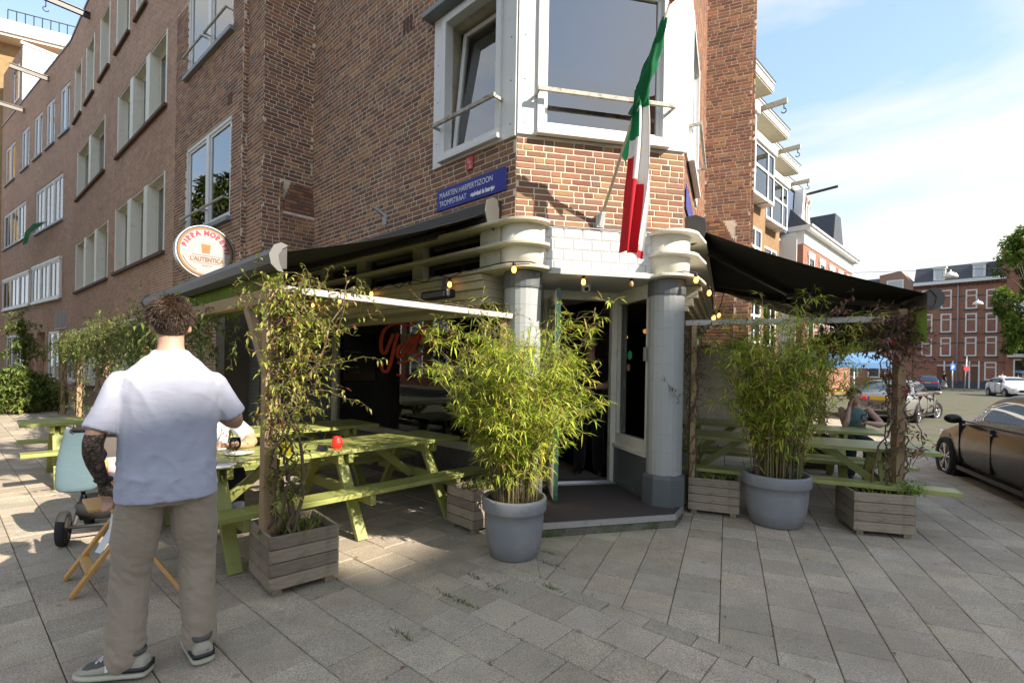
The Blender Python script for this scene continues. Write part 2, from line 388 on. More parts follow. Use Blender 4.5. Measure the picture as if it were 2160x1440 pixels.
for k, (dist, c, q) in enumerate(alltiles):
    if k < 290:
        m = MB(); slab_shape(m, c, q, True); o = m.build('paving_slab', slab_m, paving, world=False); o.location = (c.x, c.y, 0)
    else: slab_shape(rest, c, q, False)
rest.build('paving_slabs', slab_m, paving, kind='stuff')
# far pavement, kerb, parking bay of clinkers, asphalt
kerb_m = mat('kerb_concrete', (0.26,0.25,0.235), 0.85, 0.2, 9, 0.4, 90, dirt=(0.12,0.115,0.09), dirtamt=(0.5,0.75))
kb = thing('kerb', None, None, (kerbP.x, kerbP.y, 0)); kb['kind'] = 'structure'
FK = Frame(kerbP, BR, 90)
km = MB(); km.box(-0.495, 0.495, 0.0, 0.12, -0.12, 0.0); kme = km.mesh('kerb_stone', kerb_m)
for j in range(-4, 44):
    p = FK(j*1.0, 0.0, 0.002); k = kid(None, kb, (p.x-kerbP.x, p.y-kerbP.y, 0.002), (0,0,FK.ang), 'kerb_stone', kme)
clink_m = brick_tex('clinker_paving', (0.20,0.13,0.095), (0.15,0.115,0.10), (0.085,0.075,0.06), 0.20, 0.067, 0.012, 0.5)
cl = MB(); cl.fbox(FK, -6, 60, 0.12, 2.35, -0.4, -0.085, uv=True); tag(cl.build('parking_bay', clink_m), kind='structure')
asph_m = mat('asphalt', (0.105,0.10,0.098), 0.9, 0.22, 1.2, 0.7, 160, dirt=(0.16,0.15,0.135), dirtamt=(0.45,0.7), dscale=0.25)
rd = MB(); rd.fbox(FK, -30, 150, 2.35, 130, -0.5, -0.07); tag(rd.build('road', asph_m), kind='structure')
sunlit_band_m = brick_tex('sunlit_tan_clinkers', (0.42,0.30,0.19), (0.36,0.26,0.165), (0.22,0.17,0.12), 0.20, 0.067, 0.012, 0.3)  # tan clinker colour stands in for the sunlit bands on the road
rb = MB(); rb.fbox(FK, 5.5, 10.8, 2.35, 40, -0.2, -0.062, uv=True); tag(rb.build('sunlit_road_band', sunlit_band_m), kind='structure')
rb = MB(); rb.fbox(FK, 27, 40, 2.35, 90, -0.2, -0.062, uv=True); tag(rb.build('sunlit_square_band', sunlit_band_m), kind='structure')

# ------------------------------------------------------------------ bricks
BR_PAL = [(0.185,0.102,0.070),(0.148,0.088,0.066),(0.220,0.114,0.070),(0.132,0.086,0.070),(0.205,0.128,0.078),(0.245,0.130,0.076),(0.168,0.110,0.078),(0.260,0.168,0.088),(0.160,0.078,0.058),(0.200,0.105,0.075)]
bricks = []
RB = random.Random(5)
def brickwork(F, t0, t1, z0, z1, holes=(), o=0.0, skip=None):
    r = 0; z = z0; CO = 0.0635
    while z+0.045 < z1:
        x = t0-RB.uniform(0, 0.2)
        while x < t1:
            ln = 0.205 if RB.random() < (0.72 if r % 2 else 0.36) else 0.098
            a, b = max(x, t0), min(x+ln, t1); x += ln+0.0115
            if b-a < 0.03: continue
            zc = z+0.026; ok = [(a, b)]
            for (ha, hb, hz0, hz1) in holes:
                if hz0 < zc < hz1:
                    ok = [s for (p, q) in ok for s in ((p, min(q, ha)), (max(p, hb), q)) if s[1]-s[0] > 0.03]
            for (p, q) in ok: bricks.append((F, p, q, o, z, z+0.052, RB.randrange(len(BR_PAL))))
        z += CO; r += 1
CO = 0.0635
BZ = 2.98                                    # first course above the fascia
brickwork(FC, 0.004, CW-0.004, 3.075, 3.985)
brickwork(F1, 0.004, T1, 2.86, 8.4, [(-0.05, 1.385, 3.97, 5.80)])
brickwork(FS, 0.0, Q1-0.004, 2.6, 8.0, [(-0.1, 0.53, 2.0, 4.56)])
brickwork(FS, 0.0, 0.52, 2.6, 4.02, (), 0.10)
for i in range(8): brickwork(FS, 0.0, 0.52-0.022*i, 4.05+i*CO, 4.05+i*CO+0.06, (), 0.10-0.011*i)
brickwork(FB, 0.004, TB, 3.0, 8.2)
brickwork(FS2, 0.0, 0.076, 3.0, 8.4)
FSS = Frame(FS(0.521), B1+180, 90); brickwork(FSS, 0.0, 0.1, 2.6, 4.5)
FSSR = Frame(FSR(0.571), BR+180, -90); brickwork(FSSR, 0.0, 0.1, 2.0, 4.2)
WA = [(0.46, 2.84, 4.10, 5.88), (0.46, 2.84, 7.36, 9.1)]
brickwork(FA, 0.004, 3.55, 3.1, 8.9, WA)
brickwork(FR, 0.004, T2, 2.9, 10.2, [(-0.05, 2.05, 3.97, 6.0)])
brickwork(FSR, 0.0, QR-0.004, 2.0, 10.4, [(-0.1, 0.58, 1.9, 4.56)])
brickwork(FSR, 0.0, 0.57, 2.0, 4.02, (), 0.10)
for i in range(8): brickwork(FSR, 0.0, 0.57-0.03*i, 4.05+i*CO, 4.05+i*CO+0.06, (), 0.10-0.011*i)
brickwork(FBR, 0.004, 0.7, 3.0, 8.0); brickwork(FSR2, 0.0, 0.076, 2.4, 10.4)

cafe = thing('corner_building', 'brown brick corner building with tiled cafe entrance and white corner bay window', 'building', (Lc.x, Lc.y, 0))
sc_ = []
for bk in bricks:
    F, a, b, o, z0, z1, c = bk; p = F((a+b)/2, o, (z0+z1)/2); q = proj(p)
    hidden = F is FA or F is FB or F is FS2 or (F is F1 and z1 < 3.42) or F is FR or F is FBR or F is FSR2
    vis = -10 < q[0] < 2170 and -10 < q[1] < 1440 and not hidden
    facing = abs((Vector((p.x, p.y)).normalized()).dot(F.n))
    sc_.append((-(b-a)*facing/(p.y*p.y) if vis else 0, bk))
sc_.sort(key=lambda k: k[0])
bmesh_cache = {}
def brick_verts(l, h):
    e = 0.004; return [(-l/2,-0.02,-h/2),(l/2,-0.02,-h/2),(l/2,-0.02,h/2),(-l/2,-0.02,h/2),(-l/2,-0.003,-h/2),(l/2,-0.003,-h/2),(l/2,-0.003,h/2),(-l/2,-0.003,h/2),(-l/2+e,0,-h/2+e),(l/2-e,0,-h/2+e),(l/2-e,0,h/2-e),(-l/2+e,0,h/2-e)]
BF = [(0,1,5,4),(1,2,6,5),(2,3,7,6),(3,0,4,7),(4,5,9,8),(5,6,10,9),(6,7,11,10),(7,4,8,11),(8,9,10,11)]
def tintv(c):
    k = RB.uniform(0.95, 1.45); p = BR_PAL[c]; return (p[0]*k*1.03, p[1]*k*0.92, p[2]*k*0.86)
stuffb, stuffa = MB(), MB()
for k, (s, (F, a, b, o, z0, z1, c)) in enumerate(sc_):
    jit = RB.uniform(0.0006, 0.0042); p = F((a+b)/2, o+jit, (z0+z1)/2); l, h = b-a, z1-z0
    rot = F.ang+RB.uniform(-0.006, 0.006)
    if k < 290 and s < 0:
        key = (round(l, 2), c)
        if key not in bmesh_cache:
            m = MB(); m.add(brick_verts(round(l, 2) if abs(l-0.205) > 0.003 and abs(l-0.098) > 0.003 else l, h), BF, 0, tintv(c)); bmesh_cache[key] = m.mesh('brick', brick_m)
        kid(None, cafe, (p.x-Lc.x, p.y-Lc.y, p.z), (0,0,rot), 'brick', bmesh_cache[key])
    else:
        ca, sa = cos(rot), sin(rot); tgt = stuffa if F is FA else stuffb
        tgt.add([(p.x+x*ca-y*sa, p.y+x*sa+y*ca, p.z+z) for x, y, z in brick_verts(l, h)], BF, 0, tintv(c))
stuffb.build('brickwork', brick_m, cafe, kind='stuff')

def wall(F, t0, t1, z0, z1, holes, m, o0=-0.25, o1=-0.0022, uv=False):
    ts = sorted({t0, t1, *[min(max(h[i], t0), t1) for h in holes for i in (0, 1)]}); zs = sorted({z0, z1, *[min(max(h[i], z0), z1) for h in holes for i in (2, 3)]})
    for a, b in zip(ts, ts[1:]):
        for c, d in zip(zs, zs[1:]):
            if b-a < 1e-4 or d-c < 1e-4: continue
            if any(h[0]-1e-4 < a and b < h[1]+1e-4 and h[2]-1e-4 < c and d < h[3]+1e-4 for h in holes): continue
            m.fbox(F, a, b, o0, o1, c, d, uv=uv)
core = MB()
wall(F1, 0.0, T1+0.1, 2.62, 11.5, [(0.22, 1.20, 4.06, 5.66)], core)
wall(FC, 0.0, CW, 2.62, 3.985, [], core); wall(FC, 0.0, CW, 3.985, 11.5, [(0.25, 1.62, 4.06, 5.66)], core)
wall(FR, 0.0, T2+0.1, 2.62, 11.5, [(0.25, 1.6, 4.06, 5.66)], core)
core.fbox(FS, -0.2, Q1-0.008, -0.3, -0.0022, 2.6, 11.5); core.fbox(FS, -0.1, 0.515, -0.05, 0.093, 2.6, 4.03)
corb = MB()
for i in range(8): corb.fbox(FS, -0.1, 0.515-0.022*i, -0.05, 0.093-0.011*i, 4.035+i*CO, 4.035+(i+1)*CO)
core.fbox(FB, 0.008, TB+0.1, -0.3, -0.0022, 2.6, 11.5)
core.fbox(FSR, -0.2, QR-0.008, -0.3, -0.0022, 0.0, 11.5); core.fbox(FSR, -0.1, 0.565, -0.05, 0.093, 0.0, 4.03)
corb2 = MB()
for i in range(8): corb2.fbox(FSR, -0.1, 0.565-0.03*i, -0.05, 0.093-0.011*i, 4.035+i*CO, 4.035+(i+1)*CO)
core.fbox(FBR, 0.008, 0.8, -0.3, -0.007, 0, 11.5); core.fbox(FSR2, -0.1, 0.074, -0.3, -0.007, 0, 11.5)
core.build('wall', mortar, cafe)
for cb_ in (corb, corb2): cb_.build('corbel', mat('sooty_brick', (0.13,0.095,0.078), 0.95, 0.35, 22, 0.6, 60, dirt=(0.30,0.27,0.23), dirtamt=(0.62,0.75), dscale=14), cafe)
# back of the block: closes the volume so that no light leaks through it
body = MB()
pl = [F1(0.35,-0.9), F1(T1+0.4,-0.9), F1(T1+0.4,-7.0), FR(T2+0.4,-7.0), FR(T2+0.4,-0.9), FR(0.35,-0.9)]
body.prism([(p.x, p.y) for p in pl], 6.4, 11.4); body.build('roof', lead, cafe)

# ------------------------------------------------------------------ shop room
room = MB()
rp_ = [F1(0.15,-0.42), F1(T1+0.05,-0.42), F1(T1+0.05,-6.5), FR(T2,-5.0), FR(T2,-0.3), FR(0.15,-0.3)]
room.prism([(p.x, p.y) for p in rp_], 0.0, 0.12)
floor_m = mat('shop_floor', (0.24,0.20,0.155), 0.5, 0.2, 3, 0.1)
room.build('shop_floor', floor_m, cafe)
ceil = MB(); ceil.prism([(p.x, p.y) for p in [F1(-0.1,0.02), F1(T1+0.05,0.02), F1(T1+0.05,-6.5), FR(T2,-5.0), FR(T2,0.02), FR(-0.1,0.02)]], 2.56, 2.62)
ceil.build('ceiling', mat('soffit', (0.45,0.45,0.43), 0.6, 0.1, 3, 0.1), cafe)
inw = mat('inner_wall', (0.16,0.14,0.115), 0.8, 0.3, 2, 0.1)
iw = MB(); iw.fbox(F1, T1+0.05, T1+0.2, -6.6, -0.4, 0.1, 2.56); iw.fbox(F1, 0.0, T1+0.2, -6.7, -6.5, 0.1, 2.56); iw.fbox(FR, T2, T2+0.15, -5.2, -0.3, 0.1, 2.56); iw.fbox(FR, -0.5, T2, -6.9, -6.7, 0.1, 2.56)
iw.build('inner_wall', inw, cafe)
# splayed porch sides and door wall
OD = -1.0
tdl, tdr = FC.hit(1152, 800, OD)[0], FC.hit(1287, 800, OD)[0]
zdh = FC.hit(1230, 633, OD)[1]
cL, cR = FC(0.10, -0.03), FC(CW-0.165, -0.03)
pr = MB()
pr.fbox(FC, tdl-0.10, tdl, OD-0.06, OD+0.03, 0.13, 2.56); pr.fbox(FC, tdr, tdr+0.10, OD-0.06, OD+0.03, 0.13, 2.56)
pr.fbox(FC, tdl-0.10, tdr+0.10, OD-0.055, OD+0.035, zdh, 2.56)
pr.build('door_frame', cream_paint, cafe, bevel=0.004)
th = MB(); th.fbox(FC, tdl, tdr, OD-0.10, OD+0.07, 0.13, 0.175); th.fbox(FC, tdl-0.1, tdr+0.12, OD+0.07, OD+0.10, 0.13, 0.158)
th.build('threshold', metal_grey, cafe, bevel=0.003)
dA_, dB_ = FC(tdr+0.10, OD), cR+Vector((-0.12, 0.10, 0))
sd = Vector((dB_.x-dA_.x, dB_.y-dA_.y)); bs = math.degrees(math.atan2(sd.x, sd.y)); FW = Frame(dA_, bs, -90); SL = sd.length
if (Vector((0,0))-FW.P).dot(FW.n) < 0: FW = Frame(dA_, bs, 90)
sp = MB(); sp.fbox(FW, -0.02, SL+0.05, -0.08, 0.05, 0.13, 0.60); sp.build('splay_plinth', dark_grey_paint, cafe, bevel=0.006)
sw = MB()
for a, b, c, d in ((0, 0.075, 0.60, 2.56), (SL-0.085, SL, 0.60, 2.56), (0.075, SL-0.085, 0.60, 0.78), (0.075, SL-0.085, 2.40, 2.56)): sw.fbox(FW, a, b, -0.05, 0.035, c, d)
sw.fbox(FW, -0.01, SL, -0.05, 0.075, 0.60, 0.645)
swo = sw.build('side_window', cream_paint, cafe, bevel=0.004)
sg = MB(); sg.fbox(FW, 0.07, SL-0.08, -0.012, -0.006, 0.77, 2.41); sg.build('pane', glass, swo)
stk = MB()
def disc(mb, F, t, o, z, r, mi=0, n=20):
    c = F(t, o, z); vs = [F(t+r*cos(2*pi*i/n), o, z+r*sin(2*pi*i/n)) for i in range(n)]+[F(t+r*cos(2*pi*i/n), o+0.002, z+r*sin(2*pi*i/n)) for i in range(n)]
    mb.add(vs, [tuple(range(n)), tuple(range(n, 2*n))]+[(i,(i+1)%n,n+(i+1)%n,n+i) for i in range(n)], mi)
def plate(mb, F, t0, t1, o, z0, z1, th=0.002, mi=0): mb.fbox(F, t0, t1, o, o+th, z0, z1, mi)
stick_g = mat('green_sticker', (0.02,0.42,0.13), 0.5, 0.05, 5, 0); stick_b = mat('brown_sticker', (0.32,0.16,0.08), 0.5, 0.3, 40, 0); stick_n = mat('blue_sticker', (0.03,0.07,0.30), 0.5, 0.2, 40, 0)
for (px, py, r, m_, nm) in ((1328, 749, 0.055, stick_g, 'sticker'), (1325, 775, 0.045, stick_b, 'sticker')):
    t, z = FW.hit(px, py); q = MB(); disc(q, FW, t, -0.004, z, r); q.build(nm, m_, swo)
t, z = FW.hit(1316, 926); q = MB(); plate(q, FW, t-0.05, t+0.05, -0.004, z-0.035, z+0.035); q.build('sticker', stick_n, swo)
# left splay (mostly behind the open door) and the door leaf
lA = FC(tdl-0.10, OD); lB = cL+Vector((0.10, 0.12, 0)); sd2 = Vector((lB.x-lA.x, lB.y-lA.y)); FW2 = Frame(lA, math.degrees(math.atan2(sd2.x, sd2.y)), 90)
q = MB(); q.fbox(FW2, 0, sd2.length+0.04, -0.05, 0.03, 0.13, 2.56); q.build('splay_panel', cream_paint, cafe)
le = gp(1171, 1057, 0.15); lh = FC(tdl+0.02, OD+0.04); dl = Vector((le.x-lh.x, le.y-lh.y)); FD = Frame(lh, math.degrees(math.atan2(dl.x, dl.y)), 90); DL = dl.length
dr = MB()
for a, b, c, d in ((0, 0.11, 0.16, zdh-0.01), (DL-0.11, DL-0.004, 0.16, zdh-0.01), (0.11, DL-0.11, 0.16, 0.52), (0.11, DL-0.11, zdh-0.14, zdh-0.01)): dr.fbox(FD, a, b, -0.022, 0.022, c, d)
door = dr.build('door', cream_paint, cafe, bevel=0.003)
q = MB(); q.fbox(FD, DL-0.004, DL+0.012, -0.024, 0.024, 0.155, zdh-0.005); q.build('door_edge', mat('green_paint', (0.02,0.075,0.05), 0.4, 0.2, 20, 0.2, dirt=(0.35,0.36,0.33), dirtamt=(0.62,0.7), dscale=14), door)
q = MB(); q.fbox(FD, 0.1, DL-0.1, -0.004, 0.004, 0.5, zdh-0.13); q.build('pane', glass, door)
q = MB(); hp = FD(DL-0.06, 0.06, 1.15); q.tube([FD(DL-0.06, 0.02, 1.15), hp, FD(DL-0.17, 0.06, 1.15)], 0.009, 8); q.tube([FD(DL-0.06, -0.02, 1.15), FD(DL-0.06, -0.06, 1.15), FD(DL-0.17, -0.06, 1.15)], 0.009, 8); q.build('handle', metal_grey, door)
# porch soffit, doorstep with mat and metal edging
st = [gp(1085, 1112, 0.125), gp(1150, 1105, 0.125), gp(1424, 1086, 0.125), gp(1439, 1070, 0.125)]
stp = [(p.x, p.y) for p in st]+[(FR(0.12,0.05).x, FR(0.12,0.05).y), (FC(tdr+0.4,OD-0.1).x, FC(tdr+0.4,OD-0.1).y), (FC(tdl-0.5,OD-0.1).x, FC(tdl-0.5,OD-0.1).y), (F1(0.25,0.1).x, F1(0.25,0.1).y)]
q = MB(); q.prism(stp, -0.02, 0.122); stepo = q.build('doorstep', mat('mossy_stone', (0.15,0.14,0.115), 0.95, 0.3, 14, 0.8, 60, dirt=(0.06,0.085,0.025), dirtamt=(0.42,0.6), dscale=6, bdist=0.01), cafe)
q = MB(); q.prism(stp, 0.122, 0.131); q.build('door_mat', mat('brown_mat', (0.055,0.042,0.038), 0.95, 0.35, 90, 0.9, 300), stepo)
q = MB()
for a, b in ((st[0], st[1]), (st[1], st[2]), (st[2], st[3])):
    q.bar((a.x, a.y-0.004, 0.108), (b.x, b.y-0.004, 0.108), 0.02, 0.056)
q.build('metal_edging', mat('worn_aluminium', (0.46,0.46,0.47), 0.45, 0.2, 30, 0.2, 80, metal=0.7, dirt=(0.2,0.18,0.15), dirtamt=(0.6,0.8), dscale=12), stepo)
# ------------------------------------------------------------------ columns
for c, chip in ((cL, 0), (cR, 1)):
    q = MB(); n = 22
    for i in range(12):                                    # faceted strips laid in short drums
        z0, z1 = 0.13+i*0.19, 0.13+(i+1)*0.19-0.001
        q.lathe([(0.1885, z0), (0.190, z0+0.003), (0.190, z1-0.003), (0.1885, z1)], n, (c.x, c.y, 0), smooth=False)
    q.lathe([(0.185, 0.13), (0.185, 2.4)], n, (c.x, c.y, 0), smooth=False)
    co = q.build('column', grey_paint, cafe)
    q = MB(); q.lathe([(0.2, 2.395), (0.203, 2.41), (0.203, 2.56), (0.19, 2.57)], n, (c.x, c.y, 0), smooth=False); q.build('column_cap', dark_grey_paint, co)
    q = MB(); q.lathe([(0.238, 0.125), (0.238, 0.42), (0.215, 0.45), (0.19, 0.46)], 8, (c.x, c.y, 0), smooth=False); q.build('column_base', dark_grey_paint, co, bevel=0.006)
# ------------------------------------------------------------------ fascia: drums, three rounded shelves, white tiles, transom lights
fas = thing('shop_fascia', 'cream shop fascia with rounded shelves and white tiles over the entrance', 'fascia', (Lc.x, Lc.y, 0))
fas.parent = cafe; fas.matrix_parent_inverse = Matrix(); fas.location = (0,0,0)
for k_ in ('label', 'category'): del fas[k_]
def shelf_poly(c, F, tend, sgn, r=0.335):
    a0 = math.atan2(F.n.y, F.n.x); a1 = math.atan2(FC.n.y, FC.n.x)
    dlt = (a1-a0+pi) % (2*pi)-pi
    pts = [F(tend, -0.04), F(tend, 0.235), F(0.32, 0.235)]
    for i in range(15):
        a = a0+(dlt*1.0+sgn*rad(38))*i/14
        pts.append(Vector((c.x+r*cos(a), c.y+r*sin(a), 0)))
    pts += [FC(0.5 if sgn > 0 else CW-0.5, -0.02)] if False else [Vector((c.x, c.y, 0))+Vector((FC.d.x, FC.d.y, 0))*(0.28*sgn)]
    pts.append(F(0.05, -0.04)); return pts
for z in (3.045, 2.815, 2.585):
    for c, F, te, sg in ((cL, F1, T1, 1), (cR, FR, T2, -1)):
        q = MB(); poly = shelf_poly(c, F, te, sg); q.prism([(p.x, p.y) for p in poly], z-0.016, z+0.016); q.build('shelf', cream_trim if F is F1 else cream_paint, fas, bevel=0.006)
for c in (cL, cR):
    q = MB(); q.lathe([(0.235, 2.57), (0.235, 3.05)], 28, (c.x, c.y, 0)); q.build('drum', cream_paint, fas)
t0t, t1t = 0.20, CW-0.24
q = MB(); q.fbox(FC, 0.1, CW-0.1, -0.2, 0.012, 2.59, 3.055); q.build('tile_bed', mat('tile_bed', (0.50,0.49,0.46), 0.9, 0.2, 10, 0.2, dirt=(0.33,0.15,0.05), dirtamt=(0.62,0.75), dscale=8), fas)
tile_m = mat('white_tile', (0.66,0.66,0.65), 0.12, 0.04, 4, 0.03, 30)
tc_ = {}
def tile_mesh(w_, h_):
    k = (round(w_, 3), round(h_, 3))
    if k not in tc_:
        m = MB(); e = 0.016
        vs = [(-w_/2,0,-h_/2),(w_/2,0,-h_/2),(w_/2,0,h_/2),(-w_/2,0,h_/2),(-w_/2,0.006,-h_/2),(w_/2,0.006,-h_/2),(w_/2,0.006,h_/2),(-w_/2,0.006,h_/2),(-w_/2+e,0.016,-h_/2+e),(w_/2-e,0.016,-h_/2+e),(w_/2-e,0.016,h_/2-e),(-w_/2+e,0.016,h_/2-e)]
        m.add(vs, BF); tc_[k] = m.mesh('tile', tile_m)
    return tc_[k]
tw, thh = 0.208, 0.112
for r in range(4):
    x = t0t-(tw/2 if r % 2 else 0)
    while x < t1t:
        a, b = max(x, t0t), min(x+tw-0.004, t1t); x += tw
        if b-a < 0.03: continue
        p = FC((a+b)/2, 0.012, 2.60+r*0.114+thh/2)
        kid(None, fas, (p.x-Lc.x, p.y-Lc.y, p.z), (RG.uniform(-0.01,0.01),0,FC.ang+RG.uniform(-0.01,0.01)), 'tile', tile_mesh(b-a, thh))
for (px0, px1) in ((885, 908), (767, 786), (690, 706)):
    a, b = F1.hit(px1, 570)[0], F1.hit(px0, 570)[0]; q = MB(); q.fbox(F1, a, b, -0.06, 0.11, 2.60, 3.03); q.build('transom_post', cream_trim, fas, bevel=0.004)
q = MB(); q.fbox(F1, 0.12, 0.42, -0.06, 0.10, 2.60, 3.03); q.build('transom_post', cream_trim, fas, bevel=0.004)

q = MB(); q.fbox(F1, 0.4, T1, 0.02, 0.026, 2.60, 3.03); q.build('transom_pane', glass, fas)
q = MB(); q.fbox(F1, 0.2, T1, -0.2, -0.05, 2.60, 3.06); q.fbox(FR, 0.2, T2, -0.2, -0.02, 2.60, 3.06); q.build('transom_back', unlit_room_black, fas)  # near-black backing painted for the unlit room behind the transom panes
q = MB()                                                 # stepped header boards below the shelves
for i, (o1, z0, z1) in enumerate(((0.19, 2.50, 2.562), (0.15, 2.42, 2.498), (0.10, 2.33, 2.418), (0.05, 2.27, 2.328))):
    q.fbox(F1, 0.30, T1+0.02, -0.43, o1, z0, z1); q.fbox(FR, 0.30, T2, -0.3, o1, z0, z1)
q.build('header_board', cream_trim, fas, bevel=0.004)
# ------------------------------------------------------------------ shop window (set back) and its plinth
OG = -0.40
tm = F1.hit(709, 800, OG)[0]
shop = MB()
shop.fbox(F1, tm-0.05, tm+0.07, OG-0.06, OG+0.05, 0.60, 2.30); shop.fbox(F1, 0.22, 0.30, OG-0.06, OG+0.05, 0.60, 2.30)
shop.fbox(F1, 0.30, tm-0.05, OG-0.06, OG+0.06, 0.55, 0.64); shop.fbox(F1, 0.30, tm-0.05, OG-0.05, OG+0.04, 2.20, 2.29)
shw = shop.build('shop_window', cream_trim, cafe, bevel=0.004)
q = MB(); q.fbox(F1, 0.28, tm-0.04, OG-0.01, OG-0.002, 0.62, 2.25); q.build('pane', glass, shw)
q = MB(); q.fbox(F1, 0.1, T1+0.1, OG-0.15, OG+0.10, 0.0, 0.55); q.build('plinth', mat('plinth_render', (0.12,0.11,0.098), 0.95, 0.3, 18, 0.9, 70, bdist=0.012), cafe)
gb = brick_tex('grey_painted_brick', (0.17,0.178,0.165), (0.155,0.163,0.15), (0.11,0.116,0.106), 0.21, 0.0635, 0.012, 0.5)
q = MB(); q.fbox(FS, -0.45, Q1, -0.2, 0.0, 0.0, 2.6, uv=True); q.fbox(F1, tm+0.07, T1+0.1, OG-0.2, OG, 0.55, 2.3, uv=True); q.fbox(FB, 0.002, TB+0.05, -0.2, 0.001, 0.0, 2.6, uv=True); q.build('painted_wall', gb, cafe)
rw = MB(); rw.fbox(FR, 0.3, T2, -0.35, -0.15, 0.0, 0.7); rw.fbox(FR, 3.6, T2, -0.35, -0.1, 0.7, 2.3); rw.build('plinth', dark_grey_paint, cafe)
q = MB(); q.fbox(FR, 0.35, 0.45, -0.3, -0.18, 0.7, 2.3); q.fbox(FR, 3.5, 3.6, -0.3, -0.1, 0.7, 2.3); q.fbox(FR, 0.45, 3.5, -0.3, -0.18, 2.2, 2.3); q.fbox(FR, 0.45, 3.5, -0.3, -0.16, 0.7, 0.78); shr = q.build('shop_window', cream_trim, cafe)
q = MB(); q.fbox(FR, 0.44, 3.51, -0.24, -0.232, 0.77, 2.21); q.build('pane', glass, shr)
# red script lettering on the glass (flat strokes)
red_m = mat('red_letters', (0.40,0.035,0.015), 0.5, 0.15, 20, 0)
def stroke(mb, pts, wd, F, o):
    P = []
    for i in range(len(pts)-1):
        for k in range(6):
            u = k/6; p0, p1, p2, p3 = pts[max(i-1,0)], pts[i], pts[i+1], pts[min(i+2,len(pts)-1)]
            f = lambda a,b,c,d: 0.5*(2*b+(c-a)*u+(2*a-5*b+4*c-d)*u*u+(3*b-a-3*c+d)*u**3)
            P.append((f(p0[0],p1[0],p2[0],p3[0]), f(p0[1],p1[1],p2[1],p3[1])))
    P.append(pts[-1]); vs = []
    for i, p in enumerate(P):
        a, b = P[max(i-1,0)], P[min(i+1,len(P)-1)]; dx, dy = b[0]-a[0], b[1]-a[1]; l = math.hypot(dx, dy) or 1
        w2 = wd*(0.55+0.45*abs(dy)/l)/2; nx, ny = -dy/l*w2, dx/l*w2
        for s_ in (1, -1):
            t, z = F.hit(720+(p[0]+s_*nx)/8, 650+(p[1]+s_*ny)/8, o); vs.append(F(t, o, z))
    n = len(P); mb.add(vs, [(2*i, 2*i+1, 2*i+3, 2*i+2) for i in range(n-1)])
q = MB()
for pts in ([(880,430),(800,620),(740,760),(680,720),(670,560),(720,380),(850,280),(1000,262),(1140,290),(1230,240),(1300,130)],
            [(960,420),(900,620),(850,850),(790,1040),(730,1070),(680,1000),(700,910)],
            [(1060,610),(980,640),(945,760),(980,830),(1050,770),(1070,650),(1060,610)],
            [(1060,640),(1120,650),(1200,560),(1240,470),(1150,540),(1110,680),(1150,760),(1210,700)],
            [(1330,360),(1270,540),(1230,680),(1260,740)], [(1500,300),(1380,330),(1370,470),(1330,600)], [(1560,340),(1530,520),(1500,640)],
            [(940,920),(1060,900),(1200,860),(1360,760)], [(930,1120),(1060,1130)]):
    stroke(q, pts, 62, F1, OG+0.006)
q.build('lettering', red_m, shw, fix=False)
